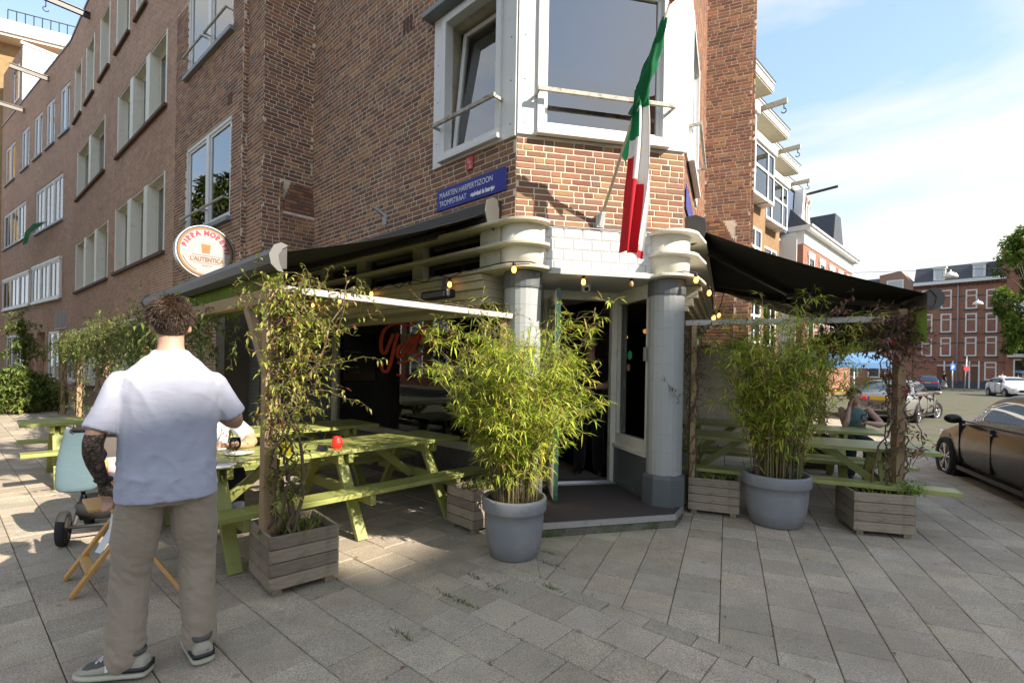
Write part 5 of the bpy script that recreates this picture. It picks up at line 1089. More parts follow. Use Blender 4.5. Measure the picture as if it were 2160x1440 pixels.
# ------------------------------------------------------------------ bamboo pots
pot_m = mat('grey_plastic_pot', (0.215,0.222,0.24), 0.55, 0.1, 6, 0.15, 60, dirt=(0.29,0.285,0.27), dirtamt=(0.5,0.8), dscale=5)
G_BAM = [(0.46,0.53,0.055),(0.54,0.58,0.08),(0.36,0.46,0.05),(0.62,0.62,0.12),(0.30,0.40,0.05)]
cane_m = tint_mat('cane', 0.6, bmp=0, var=0.15)
def bamboo(label, c, r, h, ncane, spread, zmax, seed):
    R_ = random.Random(seed); t = thing('bamboo_pot', label, 'potted bamboo', (c[0], c[1], 0), group='potted bamboos')
    q = MB(); k = r/0.3; q.lathe([(0.20*k,0.0),(0.225*k,0.012),(0.262*k,h*0.30),(0.277*k,h*0.62),(0.278*k,h*0.76),(0.296*k,h*0.775),(0.302*k,h*0.80),(0.302*k,h*0.97),(0.296*k,h),(0.272*k,h),(0.268*k,h*0.9),(0.0,h*0.88)], 48, (c[0], c[1], 0)); q.build('pot', pot_m, t)
    q = MB(); q.lathe([(0.268*k,h*0.93),(0.15*k,h*0.97),(0.0,h*0.98)], 24, (c[0], c[1], 0)); q.build('soil', soil_m, t)
    cq, lq = MB(), MB(); base = Vector((c[0], c[1], h*0.95))
    for i in range(ncane):
        a = R_.uniform(0, 2*pi); rr = 0.22*k*math.sqrt(R_.random()); s = base+Vector((rr*cos(a), rr*sin(a), 0)); a2 = a+R_.uniform(-0.6, 0.6)
        top = zmax*R_.uniform(0.5, 1.0)**0.7; out = spread*R_.uniform(0.1, 1.0)*(0.35+0.65*rr/(0.22*k)); droop = R_.uniform(0.0, 0.34)
        pts = [s+Vector((out*cos(a2)*u**1.8, out*sin(a2)*u**1.8, (top-h)*(u-droop*u**3))) for u in [j/8 for j in range(9)]]
        col = pal([(0.17,0.15,0.06),(0.12,0.085,0.05),(0.20,0.18,0.07),(0.10,0.06,0.04)], R_); cq.tube(pts, [0.0055-0.0005*j for j in range(9)], 5, col=col, cap=False)
        for j in range(28):
            u = R_.uniform(0.10 if R_.random() < 0.35 else 0.32, 1.0); f = u*8; i0 = min(int(f), 7); p = pts[i0].lerp(pts[i0+1], f-i0)
            a3 = R_.uniform(0, 2*pi); bd = Vector((cos(a3), sin(a3), R_.uniform(-0.1, 0.9))).normalized(); bl = R_.uniform(0.04, 0.17)
            e = p+bd*bl; cq.tube([p, p+bd*bl*0.5+Vector((0,0,0.01)), e], [0.002, 0.0016, 0.001], 3, col=(0.16,0.13,0.06), cap=False)
            bc = pal(G_BAM, R_)
            if R_.random() < 0.07: bc = (0.36,0.30,0.09)
            for m in range(R_.randint(4, 7)):
                d = (bd*0.55+Vector((R_.uniform(-1,1), R_.uniform(-1,1), R_.uniform(-0.9,0.25)))).normalized()
                leaf(lq, p.lerp(e, R_.uniform(0.45, 1.0)), d, R_.uniform(0.045, 0.135), R_.uniform(0.008, 0.0165), (bc[0]*R_.uniform(0.8,1.2), bc[1]*R_.uniform(0.85,1.15), bc[2]), 0.18)
    cq.build('canes', cane_m, t, fix=False, kind='stuff'); lq.build('foliage', leaf_m, t, fix=False, kind='stuff')
    gq = MB()
    for i in range(500):
        a = R_.uniform(0, 2*pi); rr = 0.27*k*math.sqrt(R_.random()); leaf(gq, base+Vector((rr*cos(a), rr*sin(a), -0.015)), Vector((R_.uniform(-1,1), R_.uniform(-1,1), R_.uniform(0,0.7))), R_.uniform(0.03, 0.07), 0.012, pal([(0.22,0.24,0.06),(0.30,0.22,0.08),(0.12,0.16,0.04),(0.28,0.2,0.1)], R_))
    gq.build('ground_cover', leaf_m, t, fix=False, kind='stuff'); return t
pc1 = gp(1083, 1168); pc2 = gp(1636, 1103)
bamboo('large potted bamboo left of the entrance, in front of the open door', (pc1.x, pc1.y), 0.272, 0.50, 125, 0.80, 2.28, 31)
bamboo('large potted bamboo right of the entrance beside the right terrace', (pc2.x, pc2.y), 0.325, 0.53, 125, 0.74, 2.62, 32)
# ------------------------------------------------------------------ climbing plants
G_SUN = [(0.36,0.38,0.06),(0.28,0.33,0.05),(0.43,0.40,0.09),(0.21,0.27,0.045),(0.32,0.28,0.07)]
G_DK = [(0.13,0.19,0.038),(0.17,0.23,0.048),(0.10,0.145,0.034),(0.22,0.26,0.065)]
G_RED = [(0.24,0.13,0.13),(0.30,0.17,0.16),(0.20,0.13,0.11),(0.17,0.18,0.07),(0.36,0.20,0.17),(0.14,0.15,0.06)]
def vine(label, base, stems, twigs, ll, cols, seed, lpt=7, accent=None, name='climbing_vine'):
    R_ = random.Random(seed); t = thing(name, label, 'climbing plant', base); sq, lq = MB(), MB(); starts = []
    for pts, r0 in stems:
        P = [Vector(p) for p in pts]; out = []
        for i in range(len(P)-1):
            n = max(3, int((P[i+1]-P[i]).length/0.07))
            for k in range(n): out.append(P[i].lerp(P[i+1], k/n)+rvec(R_)*min(0.022, r0*2.2))
        out.append(P[-1]); sq.tube(out, [r0*(1-0.65*i/len(out)) for i in range(len(out))], 6, cap=False)
        starts += out[len(out)//6:]
    for (n, sel, ln, bias, dr) in twigs:
        ss = [s for s in starts if sel(s)] or starts
        for i in range(n):
            p = R_.choice(ss).copy(); d = (rvec(R_)+Vector(bias)).normalized(); L_ = R_.uniform(*ln); k = max(3, int(L_/0.05)); pts = [p.copy()]
            for j in range(k):
                d = (d+rvec(R_)*0.42+Vector((0,0,-dr))).normalized(); p = p+d*(L_/k); pts.append(p.copy())
            sq.tube(pts, [0.0034*(1-0.7*j/k) for j in range(k+1)], 4, cap=False)
            for j in range(1, k+1):
                for m in range(R_.choice((1, 2, 2, lpt//3))):
                    c = pal(cols, R_)
                    if accent and R_.random() < accent[0]: c = pal(accent[1], R_)
                    dd = (d*0.5+rvec(R_)+Vector((0,0,-0.15))); leaf(lq, pts[j]+rvec(R_)*0.008, dd, R_.uniform(ll*0.7, ll*1.25), ll*0.42, c, 0.3)
    sq.build('stems', vine_bark, t, fix=True); lq.build('foliage', leaf_m, t, fix=False, kind='stuff'); return t
def twine(P, z0, z1, r, turns, ph, n=16): return [Vector((P[0]+r*cos(ph+turns*2*pi*i/n), P[1]+r*sin(ph+turns*2*pi*i/n), z0+(z1-z0)*i/n)) for i in range(n+1)]
pv = (PP0.x+0.10, PP0.y-0.0)
st1 = [(twine(pv, 0.36, 2.1, 0.07, 1.2, 0.5+k*1.3), 0.012) for k in range(5)]+[([(pv[0]+0.1, pv[1], 0.36), (pv[0]+0.16, pv[1]+0.02, 0.8), (pv[0]+0.06, pv[1]+0.03, 1.3), (pv[0]+0.22, pv[1]+0.12, 1.7), (pv[0]+0.35, pv[1]+0.22, 2.1)], 0.014)]
st1 += [([FP(0,0,2.08), FP(0.02,-0.35,2.16), FP(0.0,-0.75,2.14)], 0.007), ([FP(0.0,0.02,2.1), FP(0.25,0.05,2.2), FP(0.55,0.02,2.12)], 0.007)]
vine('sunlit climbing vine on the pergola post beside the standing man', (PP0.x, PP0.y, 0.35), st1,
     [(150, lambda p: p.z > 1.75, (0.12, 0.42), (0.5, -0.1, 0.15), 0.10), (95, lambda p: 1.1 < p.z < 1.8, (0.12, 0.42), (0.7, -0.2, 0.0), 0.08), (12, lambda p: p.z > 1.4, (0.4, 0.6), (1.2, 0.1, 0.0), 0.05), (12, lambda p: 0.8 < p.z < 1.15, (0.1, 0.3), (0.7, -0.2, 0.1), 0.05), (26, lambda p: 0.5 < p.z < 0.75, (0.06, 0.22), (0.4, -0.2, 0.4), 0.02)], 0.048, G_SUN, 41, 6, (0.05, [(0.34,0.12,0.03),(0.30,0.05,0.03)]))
st2 = []
for t in (3.7, 7.4, 11.2, 15.0): st2 += [(twine(FP(t, 0), 0.05, 2.1, 0.08, 1.0, k*2.1), 0.012) for k in range(3)]
st2 += [([FP(t0, 0.03*((i % 3)-1), 2.1+0.03*(i % 2)), FP(t0+1.0, 0.05, 2.02), FP(t0+2.0, -0.04, 2.12)], 0.008) for i, t0 in enumerate([0.9+k*0.95 for k in range(14)])]
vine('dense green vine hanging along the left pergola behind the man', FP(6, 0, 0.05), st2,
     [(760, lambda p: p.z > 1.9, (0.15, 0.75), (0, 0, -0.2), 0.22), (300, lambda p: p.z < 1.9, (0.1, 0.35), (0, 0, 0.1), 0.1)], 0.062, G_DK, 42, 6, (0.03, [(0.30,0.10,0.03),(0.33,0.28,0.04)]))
vine('thin vine around the short post behind the left bamboo', (-0.09, 4.99, 0.35), [(twine((-0.09, 4.99), 0.36, 2.1, 0.05, 2.0, k*2.0), 0.006) for k in range(3)]+[([(-0.09,4.99,2.1), (-0.4,4.7,2.16), (-0.75,4.4,2.15)], 0.005)],
     [(60, lambda p: p.z > 1.6, (0.1, 0.3), (-0.1, -0.5, 0.2), 0.06), (25, lambda p: p.z < 1.6, (0.06, 0.2), (0, -0.4, 0.1), 0.05)], 0.04, G_SUN, 43, 5, (0.15, [(0.30,0.14,0.06)]))
prv = (PR0.x-0.03, PR0.y-0.02)
st3 = [(twine(prv, 0.38, 2.15, 0.09, 1.3, k*1.1), 0.010) for k in range(5)]+[([(prv[0]-0.25, prv[1]-0.02, 0.38), (prv[0]-0.2, prv[1], 0.75), (prv[0]-0.05, prv[1], 1.1), (prv[0]-0.16, prv[1], 1.7), (prv[0]-0.1, prv[1], 2.15)], 0.011)]
st3 += [([(prv[0], prv[1], 2.15), (prv[0]-0.35, prv[1]+0.08, 2.22), (prv[0]-0.75, prv[1]+0.16, 2.2)], 0.006), ([(prv[0], prv[1], 1.0), (prv[0]+0.25, prv[1]+0.05, 1.15), (prv[0]+0.35, prv[1]+0.1, 0.85), (prv[0]+0.2, prv[1]+0.05, 0.6)], 0.007), ([(prv[0], prv[1], 0.9), (prv[0]+0.18, prv[1]-0.02, 0.75), (prv[0]+0.05, prv[1]-0.05, 0.55)], 0.006)]
vine('purple-leaved vine on the outer post of the right terrace', (PR0.x, PR0.y, 0.38), st3,
     [(130, lambda p: p.z > 1.85, (0.1, 0.36), (-0.3, -0.3, 0.25), 0.08), (26, lambda p: 1.2 < p.z < 1.85, (0.1, 0.3), (0.2, -0.2, 0.0), 0.08), (24, lambda p: p.z < 1.2, (0.12, 0.34), (0.3, -0.2, 0.1), 0.05)], 0.068, G_RED, 44, 5, (0.08, [(0.45,0.04,0.05),(0.40,0.14,0.05)]))
st4 = [([FPR(t0, 0.02, 2.24), FPR(t0+0.8, -0.1, 2.15), FPR(t0+1.5, -0.35, 2.1)], 0.008) for t0 in (0.2, 0.9, 1.6, 2.3, 3.0)]+[(twine(FPR(4.5, 0), 0.05, 2.2, 0.08, 1.0, k*2.1), 0.011) for k in range(3)]
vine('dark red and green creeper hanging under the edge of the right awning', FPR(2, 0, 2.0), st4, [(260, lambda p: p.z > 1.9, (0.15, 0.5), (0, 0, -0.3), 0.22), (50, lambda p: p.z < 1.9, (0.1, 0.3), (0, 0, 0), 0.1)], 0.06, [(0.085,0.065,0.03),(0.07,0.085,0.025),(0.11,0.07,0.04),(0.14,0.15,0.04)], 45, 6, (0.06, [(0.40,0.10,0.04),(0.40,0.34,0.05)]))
st5 = [(twine((2.04, 5.56), 0.38, 2.05, 0.06, 1.6, k*2.0), 0.007) for k in range(4)]+[([(2.04,5.5,1.1), (1.85,5.35,1.35), (1.72,5.25,1.3), (1.62,5.2,1.5)], 0.003), ([(2.04,5.5,2.0), (2.3,5.4,2.1), (2.7,5.4,2.12)], 0.005)]
vine('reddish climber on the slim post right of the entrance column', (2.04, 5.56, 0.38), st5, [(46, lambda p: p.z > 1.6, (0.1, 0.3), (0.2, -0.4, 0.15), 0.06), (55, lambda p: p.z < 1.6, (0.06, 0.24), (0.3, -0.5, 0.05), 0.05)], 0.042, G_RED+[(0.12,0.17,0.04)]*3, 46, 5, (0.10, [(0.45,0.05,0.06),(0.42,0.16,0.04)]))
# shrubs and flower tub against the far-left facade
def shrub(label, c, rx, h, n, cols, seed, ll=0.09):
    R_ = random.Random(seed); t = thing('shrub', label, 'shrub', (c[0], c[1], 0)); sq, lq = MB(), MB()
    for i in range(n):
        a = R_.uniform(0, 2*pi); rr = rx*math.sqrt(R_.random()); z = h*(1-(rr/rx)**2*0.7)*R_.random()**0.6; p = Vector((c[0]+rr*cos(a), c[1]+rr*sin(a), z+0.05))
        if i % 14 == 0: sq.tube([Vector((c[0]+0.2*rr*cos(a), c[1]+0.2*rr*sin(a), 0)), p.lerp(Vector((c[0], c[1], z*0.5)), 0.5), p], [0.012, 0.008, 0.003], 5, cap=False)
        base = pal(cols, R_, 0.35)
        for j in range(7): leaf(lq, p+rvec(R_)*0.08, rvec(R_)+Vector((0,0,-0.2)), ll*R_.uniform(0.7,1.4), ll*0.55, base)
    sq.build('stems', vine_bark, t); lq.build('foliage', leaf_m, t, fix=False, kind='stuff'); return t
for i, (px, py, rx, h, n, lab) in enumerate(((25, 872, 0.6, 1.35, 300, 'tall leafy shrub against the brick wall at the far left edge'), (62, 866, 0.8, 1.2, 330, 'spreading low shrub at the foot of the far facade'), (90, 858, 0.5, 1.1, 200, 'upright shrub between the far doors and the flower tub'))):
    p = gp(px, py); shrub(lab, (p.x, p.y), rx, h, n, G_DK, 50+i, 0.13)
cr5 = gp(14, 868); vine('climber reaching up the wall at the left edge of the picture', (cr5.x, cr5.y+0.5, 0), [([(cr5.x-0.3, cr5.y+0.8, 0), (cr5.x-0.2, cr5.y+0.7, 2.0), (cr5.x-0.3, cr5.y+0.7, 2.9)], 0.03)], [(55, lambda p: p.z > 1.5, (0.3, 0.9), (0.2, -0.5, 0.1), 0.12)], 0.14, G_DK, 57, 5)
tub = gp(105, 858); tb_ = thing('flower_tub', 'wooden tub of purple flowers by the far facade', 'flower tub', (tub.x, tub.y, 0), 0.6)
for s in (-1, 1): wb(tb_, 'plank', (-0.3, s*0.28, 0.27), (0.3, s*0.28, 0.27), 0.03, 0.5, old_wood); wb(tb_, 'plank', (s*0.3, -0.26, 0.27), (s*0.3, 0.26, 0.27), 0.03, 0.5, old_wood)
q = MB(); R_ = random.Random(9)
for i in range(900):
    p = Vector((R_.uniform(-0.38,0.38), R_.uniform(-0.38,0.38), 0.52+R_.uniform(0,0.16))); leaf(q, p, rvec(R_), 0.045, 0.04, pal([(0.13,0.06,0.42),(0.09,0.04,0.33),(0.2,0.1,0.5)], R_) if R_.random() < 0.75 else (0.08,0.13,0.03))
q.build('flowers', leaf_m, tb_, world=False, fix=False, kind='stuff')
# small plants in planters, weeds in the joints, fallen leaves
q = MB(); R_ = random.Random(15)
for (c, n, s) in ((PL1, 170, 0.2), (PL2, 60, 0.15), (PL3, 90, 0.18), (PL4, 120, 0.2)):
    for i in range(n):
        p = Vector((c[0]+R_.uniform(-s,s), c[1]+R_.uniform(-s,s), 0.37)); leaf(q, p, Vector((R_.uniform(-.7,.7), R_.uniform(-.7,.7), 1)), R_.uniform(0.04,0.13), R_.uniform(0.006,0.02), pal(G_SUN+G_DK, R_))
tag(q.build('planter_grass', leaf_m, fix=False), 'tufts of grass and herbs growing in the planter boxes', 'grass', kind='stuff')
q = MB(); fx = gp(1928, 1035)
for i in range(260):
    a = rvec(R_)*0.16*R_.random(); p = Vector((PL4[0]+0.24+a.x, PL4[1]-0.18+a.y, 0.42+abs(a.z))); leaf(q, p, rvec(R_), 0.035, 0.018, pal([(0.16,0.28,0.03),(0.22,0.34,0.04)], R_))
tag(q.build('herb_tuft', leaf_m, fix=False), 'bright green herb spilling over the edge of the right outer planter', 'plant')
q = MB()
def near_joint(c, qd):
    a = R_.randrange(len(qd)); return qd[a].lerp(qd[(a+1) % len(qd)], R_.random())
wsp = [gp(945, 1258), gp(980, 1273), gp(1000, 1217), gp(1045, 1240), gp(1158, 1240), gp(1170, 1170), gp(1160, 1190), gp(850, 1340)]
for w_ in wsp:
    jd = D(BA) if w_.x < 0.6 else D(BR)
    for i in range(45):
        ju, jw = R_.gauss(0,0.07), R_.gauss(0,0.012); p = Vector((w_.x+jd.x*ju+jd.y*jw, w_.y+jd.y*ju-jd.x*jw, 0.0)); leaf(q, p, Vector((R_.uniform(-1,1), R_.uniform(-1,1), R_.uniform(0.3,1.3))), R_.uniform(0.012,0.042), R_.uniform(0.003,0.009), pal([(0.10,0.16,0.03),(0.15,0.20,0.04)], R_))
for (dist, c, qd) in alltiles[:330]:
    for k in range(R_.choice((0, 0, 1, 2, 4))):
        jp = near_joint(c, qd)
        nz_ = noise.noise(Vector((jp.x*0.7, jp.y*0.7, 3.0)))
        if nz_ < 0.0: continue
        for i in range(22): leaf(q, Vector((jp.x+R_.gauss(0,0.02), jp.y+R_.gauss(0,0.02), -0.004)), Vector((R_.uniform(-1,1), R_.uniform(-1,1), R_.uniform(0.4,1.5))), R_.uniform(0.005,0.016), 0.004, pal([(0.10,0.14,0.03),(0.16,0.18,0.05),(0.08,0.11,0.03)], R_))
tag(q.build('weeds', leaf_m, fix=False), 'moss and weeds growing in the paving joints', 'weeds', kind='stuff')
q = MB()
for i in range(75):
    p2 = Vector((R_.uniform(-3.5, 4.5), R_.uniform(2.1, 5.2))); leaf(q, Vector((p2.x, p2.y, 0.008)), Vector((R_.uniform(-1,1), R_.uniform(-1,1), 0.05)), R_.uniform(0.02,0.055), R_.uniform(0.008,0.018), pal([(0.30,0.20,0.07),(0.38,0.30,0.15),(0.28,0.10,0.04),(0.35,0.33,0.10)], R_), 0.1)
tag(q.build('fallen_leaves', leaf_m, fix=False), 'scattered fallen leaves on the pavement', 'leaves', kind='stuff')
# ------------------------------------------------------------------ things hung on the building
bulb_m = emit_mat('lamp_glow', (1.0,0.42,0.08), 0.9); bulb_off = mat('bulb_glass', (0.55,0.28,0.10), 0.15, 0.1, 5, 0)
cable_m = mat('black_cable', (0.012,0.012,0.012), 0.6, 0.1, 5, 0)
sl_ = thing('string_lights', 'black cable with warm bulbs along the fascia and around the columns', 'string lights', F1(2, 0.3, 2.55))
pts = []
for i in range(40): pts.append(F1(4.6-4.2*i/39, 0.26, 2.55+0.05*abs(sin(i*0.7))-0.02*(i % 5 == 2)))
for i in range(9):
    a0 = math.atan2(F1.n.y, F1.n.x); a1 = math.atan2(FC.n.y, FC.n.x); dl_ = (a1-a0+pi) % (2*pi)-pi; a = a0+dl_*i/8; pts.append(Vector((cL.x+0.35*cos(a), cL.y+0.35*sin(a), 2.612)))
for i in range(1, 12): pts.append(FC(0.30+(CW-0.6)*i/12, 0.05, 2.60-0.035*sin(pi*i/12)))
for i in range(9):
    a0 = math.atan2(FC.n.y, FC.n.x); a1 = math.atan2(FR.n.y, FR.n.x); dl_ = (a1-a0+pi) % (2*pi)-pi; a = a0+dl_*i/8; pts.append(Vector((cR.x+0.35*cos(a), cR.y+0.35*sin(a), 2.612)))
for i in range(20): pts.append(FR(0.2+i*0.12, 0.26+0.01*i, 2.55-0.25*sin(i*0.25)*(i > 3)))
q = MB(); q.tube(pts, 0.006, 6); q.build('cable', cable_m, sl_)
for k, i in enumerate((5, 13, 21, 29, 36, 44, 52, 57, 64, 70, 74, 79)):
    if i >= len(pts): continue
    p = pts[i]; q = MB(); q.lathe([(0.014,0.0),(0.016,-0.03),(0.013,-0.045)], 10, p); bo = q.build('socket', cable_m, sl_)
    q = MB(); q.lathe([(0.0,-0.11),(0.015,-0.105),(0.024,-0.085),(0.021,-0.06),(0.012,-0.045)], 12, p); q.build('bulb', bulb_off if k in (3, 7) else bulb_m, bo)
ht = F1.hit(928, 622, 0.30); he = thing('patio_heater', 'black electric bar heater under the left fascia', 'heater', F1(ht[0], 0.3, ht[1]))
q = MB(); q.fbox(F1, ht[0]-0.24, ht[0]+0.22, 0.27, 0.40, ht[1]-0.05, ht[1]+0.04); q.build('housing', black_metal, he, bevel=0.02)
q = MB(); q.fbox(F1, ht[0]-0.20, ht[0]+0.18, 0.40, 0.405, ht[1]-0.035, ht[1]+0.015); q.build('reflector', metal_grey, he); q = MB(); q.bar(F1(ht[0], 0.25, ht[1]+0.02), F1(ht[0], 0.25, 2.56), 0.05, 0.03); q.build('bracket', black_metal, he)
cp = FC(FC.hit(1236, 600, -0.45)[0], -0.45, 2.56); cc = thing('security_camera', 'small white dome camera on the porch ceiling', 'camera', cp)
q = MB(); q.lathe([(0.0,-0.095),(0.03,-0.09),(0.05,-0.07),(0.055,-0.04),(0.06,-0.02),(0.065,0.0)], 20, cp); q.build('dome', white_paint, cc); q = MB(); q.ball(cp+Vector((0.0,-0.04,-0.06)), 0.026); q.build('lens', black_metal, cc)
q = MB(); z = FW.hit(1359, 748)[1]; t = SL-0.043; q.fbox(FW, t-0.03, t+0.03, 0.035, 0.075, z-0.075, z+0.08); tag(q.build('key_box', mat('key_box', (0.30,0.30,0.30), 0.5, 0.1, 20, 0.1), bevel=0.006), 'small grey key box on the side window post', 'key box')
# posters on the grey side wall
pt0, pz0 = FS.hit(677, 813); pt1, pz1 = FS.hit(592, 640); t0, t1, z0, z1 = pt0, min(pt1, Q1-0.03), 1.26, 2.16
po = thing('poster', 'dark framed pizza offer poster on the grey side wall', 'poster', FS((t0+t1)/2, 0.02, z0))
q = MB(); ring(q, FS, t0, t1, z0, z1, 0.025, 0.002, 0.03); q.build('frame', black_metal, po)
pic, t_, b_, _ = node_mat('poster_print'); v_ = coords(t_, 'Object'); sx_ = N(t_, 'ShaderNodeSeparateXYZ'); t_.links.new(v_, sx_.inputs[0]); n_ = nse(t_, v_, 14, 5)
t_.links.new(mixc(t_, ramp(t_, sx_.outputs[2], 0.12, 0.30), mixc(t_, n_, (0.35,0.11,0.05,1), (0.25,0.20,0.13,1)), (0.022,0.016,0.012,1)), b_.inputs['Base Color']); b_.inputs['Roughness'].default_value = 0.2
q = MB(); q.fbox(FS, t0+0.02, t1-0.02, 0.004, 0.012, z0+0.02, z1-0.02); q.build('print', pic, po)
cream_print = mat('cream_print', (0.50,0.46,0.40), 0.5, 0.02, 4, 0)
for s, z in (('maandag t/m', 1.79), ('donderdag', 1.70), ("Alle pizza's", 1.51), ('afhalen €15', 1.42)): text('lettering', s, FS, t0+0.045, z, 0.055, cream_print, po, 0.0145, wscale=0.86, align='RIGHT', bold=0.002)
# round beer sign on a bracket
FSG = Frame(FA(0.28, 0.0), B1-90, -90); stc, szc = FSG.hit(432, 533); SR = 0.425
bs_ = thing('round_bar_sign', 'round illuminated beer sign bracketed to the brick facade', 'sign', FSG(stc, 0, szc-SR))
def wheel_disc(name, r, o0, o1, m, r_in=None, zoff=0.0, n=56):
    q = MB(); ri = r_in or 0
    outer = [(stc+r*cos(2*pi*i/n), szc+r*sin(2*pi*i/n)) for i in range(n)]
    if ri:
        inner = [(stc+ri*cos(2*pi*i/n), szc+ri*sin(2*pi*i/n)) for i in range(n)]
        vs = [FSG(t, o, z) for o in (o0, o1) for L_ in (outer, inner) for t, z in L_]
        fs = []
        for i in range(n):
            j = (i+1) % n; fs += [(i,j,n+j,n+i),(2*n+i,2*n+j,3*n+j,3*n+i),(i,j,2*n+j,2*n+i),(n+i,n+j,3*n+j,3*n+i)]
        q.add(vs, fs)
    else: q.add([FSG(t, o, z) for o in (o0, o1) for t, z in outer], [tuple(range(n)), tuple(range(n, 2*n))]+[(i,(i+1)%n,n+(i+1)%n,n+i) for i in range(n)])
    return q.build(name, m, bs_)
wheel_disc('rim', SR, -0.07, 0.07, metal_grey, SR-0.012); wheel_disc('case', SR-0.012, -0.06, 0.058, mat('navy_print', (0.03,0.035,0.07), 0.35, 0.05)); wheel_disc('gold_ring', SR-0.034, 0.058, 0.0605, mat('gold_print', (0.26,0.12,0.02), 0.35, 0.1), SR-0.065); wheel_disc('face', SR-0.060, 0.056, 0.0595, mat('sign_face', (0.36,0.355,0.345), 0.25, 0.02))
mag = mat('magenta_print', (0.30,0.008,0.04), 0.4, 0.03); gold_p = mat('gold_text', (0.20,0.09,0.02), 0.4, 0.05)
word = 'BIRRA MORETTI'; wts = [1.0,0.55,1.0,1.0,1.05,0.5,1.25,1.1,1.0,0.95,0.9,0.9,0.5]; tot = sum(wts); ang = rad(176); acc = 0
for ch, wt in zip(word, wts):
    a = rad(172)-(rad(172)-rad(2))*((acc+wt/2)/tot); acc += wt
    if ch == ' ': continue
    rr = SR-0.150; tt, zz = stc-rr*cos(a), szc+rr*sin(a)
    text('lettering', ch, FSG, tt+0.0, zz, 0.075, mag, bs_, 0.063, rot=a-pi/2, align='CENTER', wscale=1.0, bold=0.006)
text('lettering', "L'AUTENTICA", FSG, stc-0.02, szc-0.155, 0.072, gold_p, bs_, 0.063, align='CENTER', wscale=0.80, bold=0.004); text('lettering', 'RICETTA', FSG, stc-0.02, szc-0.235, 0.026, gold_p, bs_, 0.063, align='CENTER')
q = MB(); plate(q, FSG, stc-0.27, stc+0.20, 0.061, szc-0.062, szc-0.056); plate(q, FSG, stc-0.26, stc+0.18, 0.061, szc-0.185, szc-0.180); q.build('rule', gold_p, bs_)
q = MB()
for i in range(9):
    a = rad(200+i*5.5); rr = SR-0.10; c0, c1 = stc-rr*cos(a), szc+rr*sin(a)
    for s_ in (-1, 1):
        dx, dz = cos(a+s_*0.9), sin(a+s_*0.9); q.add([FSG(c0, 0.063, c1), FSG(c0-0.012*dx-0.006*dz, 0.063, c1+0.012*dz-0.006*dx), FSG(c0-0.03*dx, 0.063, c1+0.03*dz), FSG(c0-0.012*dx+0.006*dz, 0.063, c1+0.012*dz+0.006*dx)], [(0,1,2,3)])
q.build('wheat_ear', gold_p, bs_, fix=False)
amber = mat('amber_print', (0.34,0.11,0.012), 0.4, 0.2, 40, 0); foam = mat('foam_print', (0.40,0.36,0.27), 0.4, 0.05)
q = MB(); q.add([FSG(stc-0.055,0.0615,szc-0.02), FSG(stc+0.055,0.0615,szc-0.02), FSG(stc+0.068,0.0615,szc+0.125), FSG(stc-0.068,0.0615,szc+0.125)], [(0,1,2,3)]); q.build('beer_glass', amber, bs_, fix=False)
q = MB(); q.add([FSG(stc-0.068,0.0618,szc+0.125), FSG(stc+0.068,0.0618,szc+0.125), FSG(stc+0.072,0.0618,szc+0.165), FSG(stc,0.0618,szc+0.185), FSG(stc-0.072,0.0618,szc+0.165)], [(0,1,2,3,4)]); q.build('foam', foam, bs_, fix=False)
q = MB()
for dz in (0.06, -0.06): q.tube([FSG(-0.35, -0.02, szc+dz), FSG(stc-SR, 0, szc+dz)], 0.012, 8)
q.tube([FSG(stc-SR+0.05, 0, szc+0.3), FSG(-0.1, 0, szc+0.07)], 0.006, 6); q.build('bracket', metal_grey, bs_)
# ------------------------------------------------------------------ flag
fb = FC(0.91, 0.03, 3.15); tip = at(1416, 2, 4.12); fl = thing('flag', 'green white and red flag furled round a pole above the entrance', 'flag', fb)
q = MB(); q.tube([fb, tip], 0.016, 12); q.build('pole', mat('pole_wood', (0.50,0.44,0.34), 0.6, 0.1, 8, 0.1), fl); q = MB(); q.ball(tip+(tip-fb).normalized()*0.02, 0.032); q.build('finial', mat('orange_knob', (0.75,0.16,0.02), 0.35, 0.05), fl)
q = MB(); q.fbox(FC, 0.87, 0.95, 0.0, 0.05, 3.08, 3.22); q.bar(FC(0.91, 0.03, 3.10), fb+(tip-fb).normalized()*0.10, 0.05, 0.05); q.build('socket', mat('socket_white', (0.55,0.56,0.57), 0.5, 0.1), fl, bevel=0.006)
def cloth_mat(name, c):
    m, t, b, o = node_mat(name); v = coords(t, 'Object', (20,20,3)); n = nse(t, v, 6, 3); t.links.new(mixc(t, n, c4(c,0.85), c4(c,1.1)), b.inputs['Base Color']); b.inputs['Roughness'].default_value = 0.85
    tr = N(t, 'ShaderNodeBsdfTranslucent', Color=c4(c)); ms = N(t, 'ShaderNodeMixShader', Fac=0.3); t.links.new(b.outputs[0], ms.inputs[1]); t.links.new(tr.outputs[0], ms.inputs[2]); t.links.new(ms.outputs[0], o.inputs[0]); bump(t, b, nse(t, coords(t, 'Object', (40,40,2)), 8, 3), 0.25, 0.004); return m
fg, fw, frd = cloth_mat('flag_green', (0.01,0.19,0.075)), cloth_mat('flag_white', (0.70,0.69,0.68)), cloth_mat('flag_red', (0.50,0.012,0.022))
ax = (tip-fb); U = ax.normalized(); sx = U.cross(Vector((0,0,1))).normalized(); sy = sx.cross(U)
q = MB(); rings = []
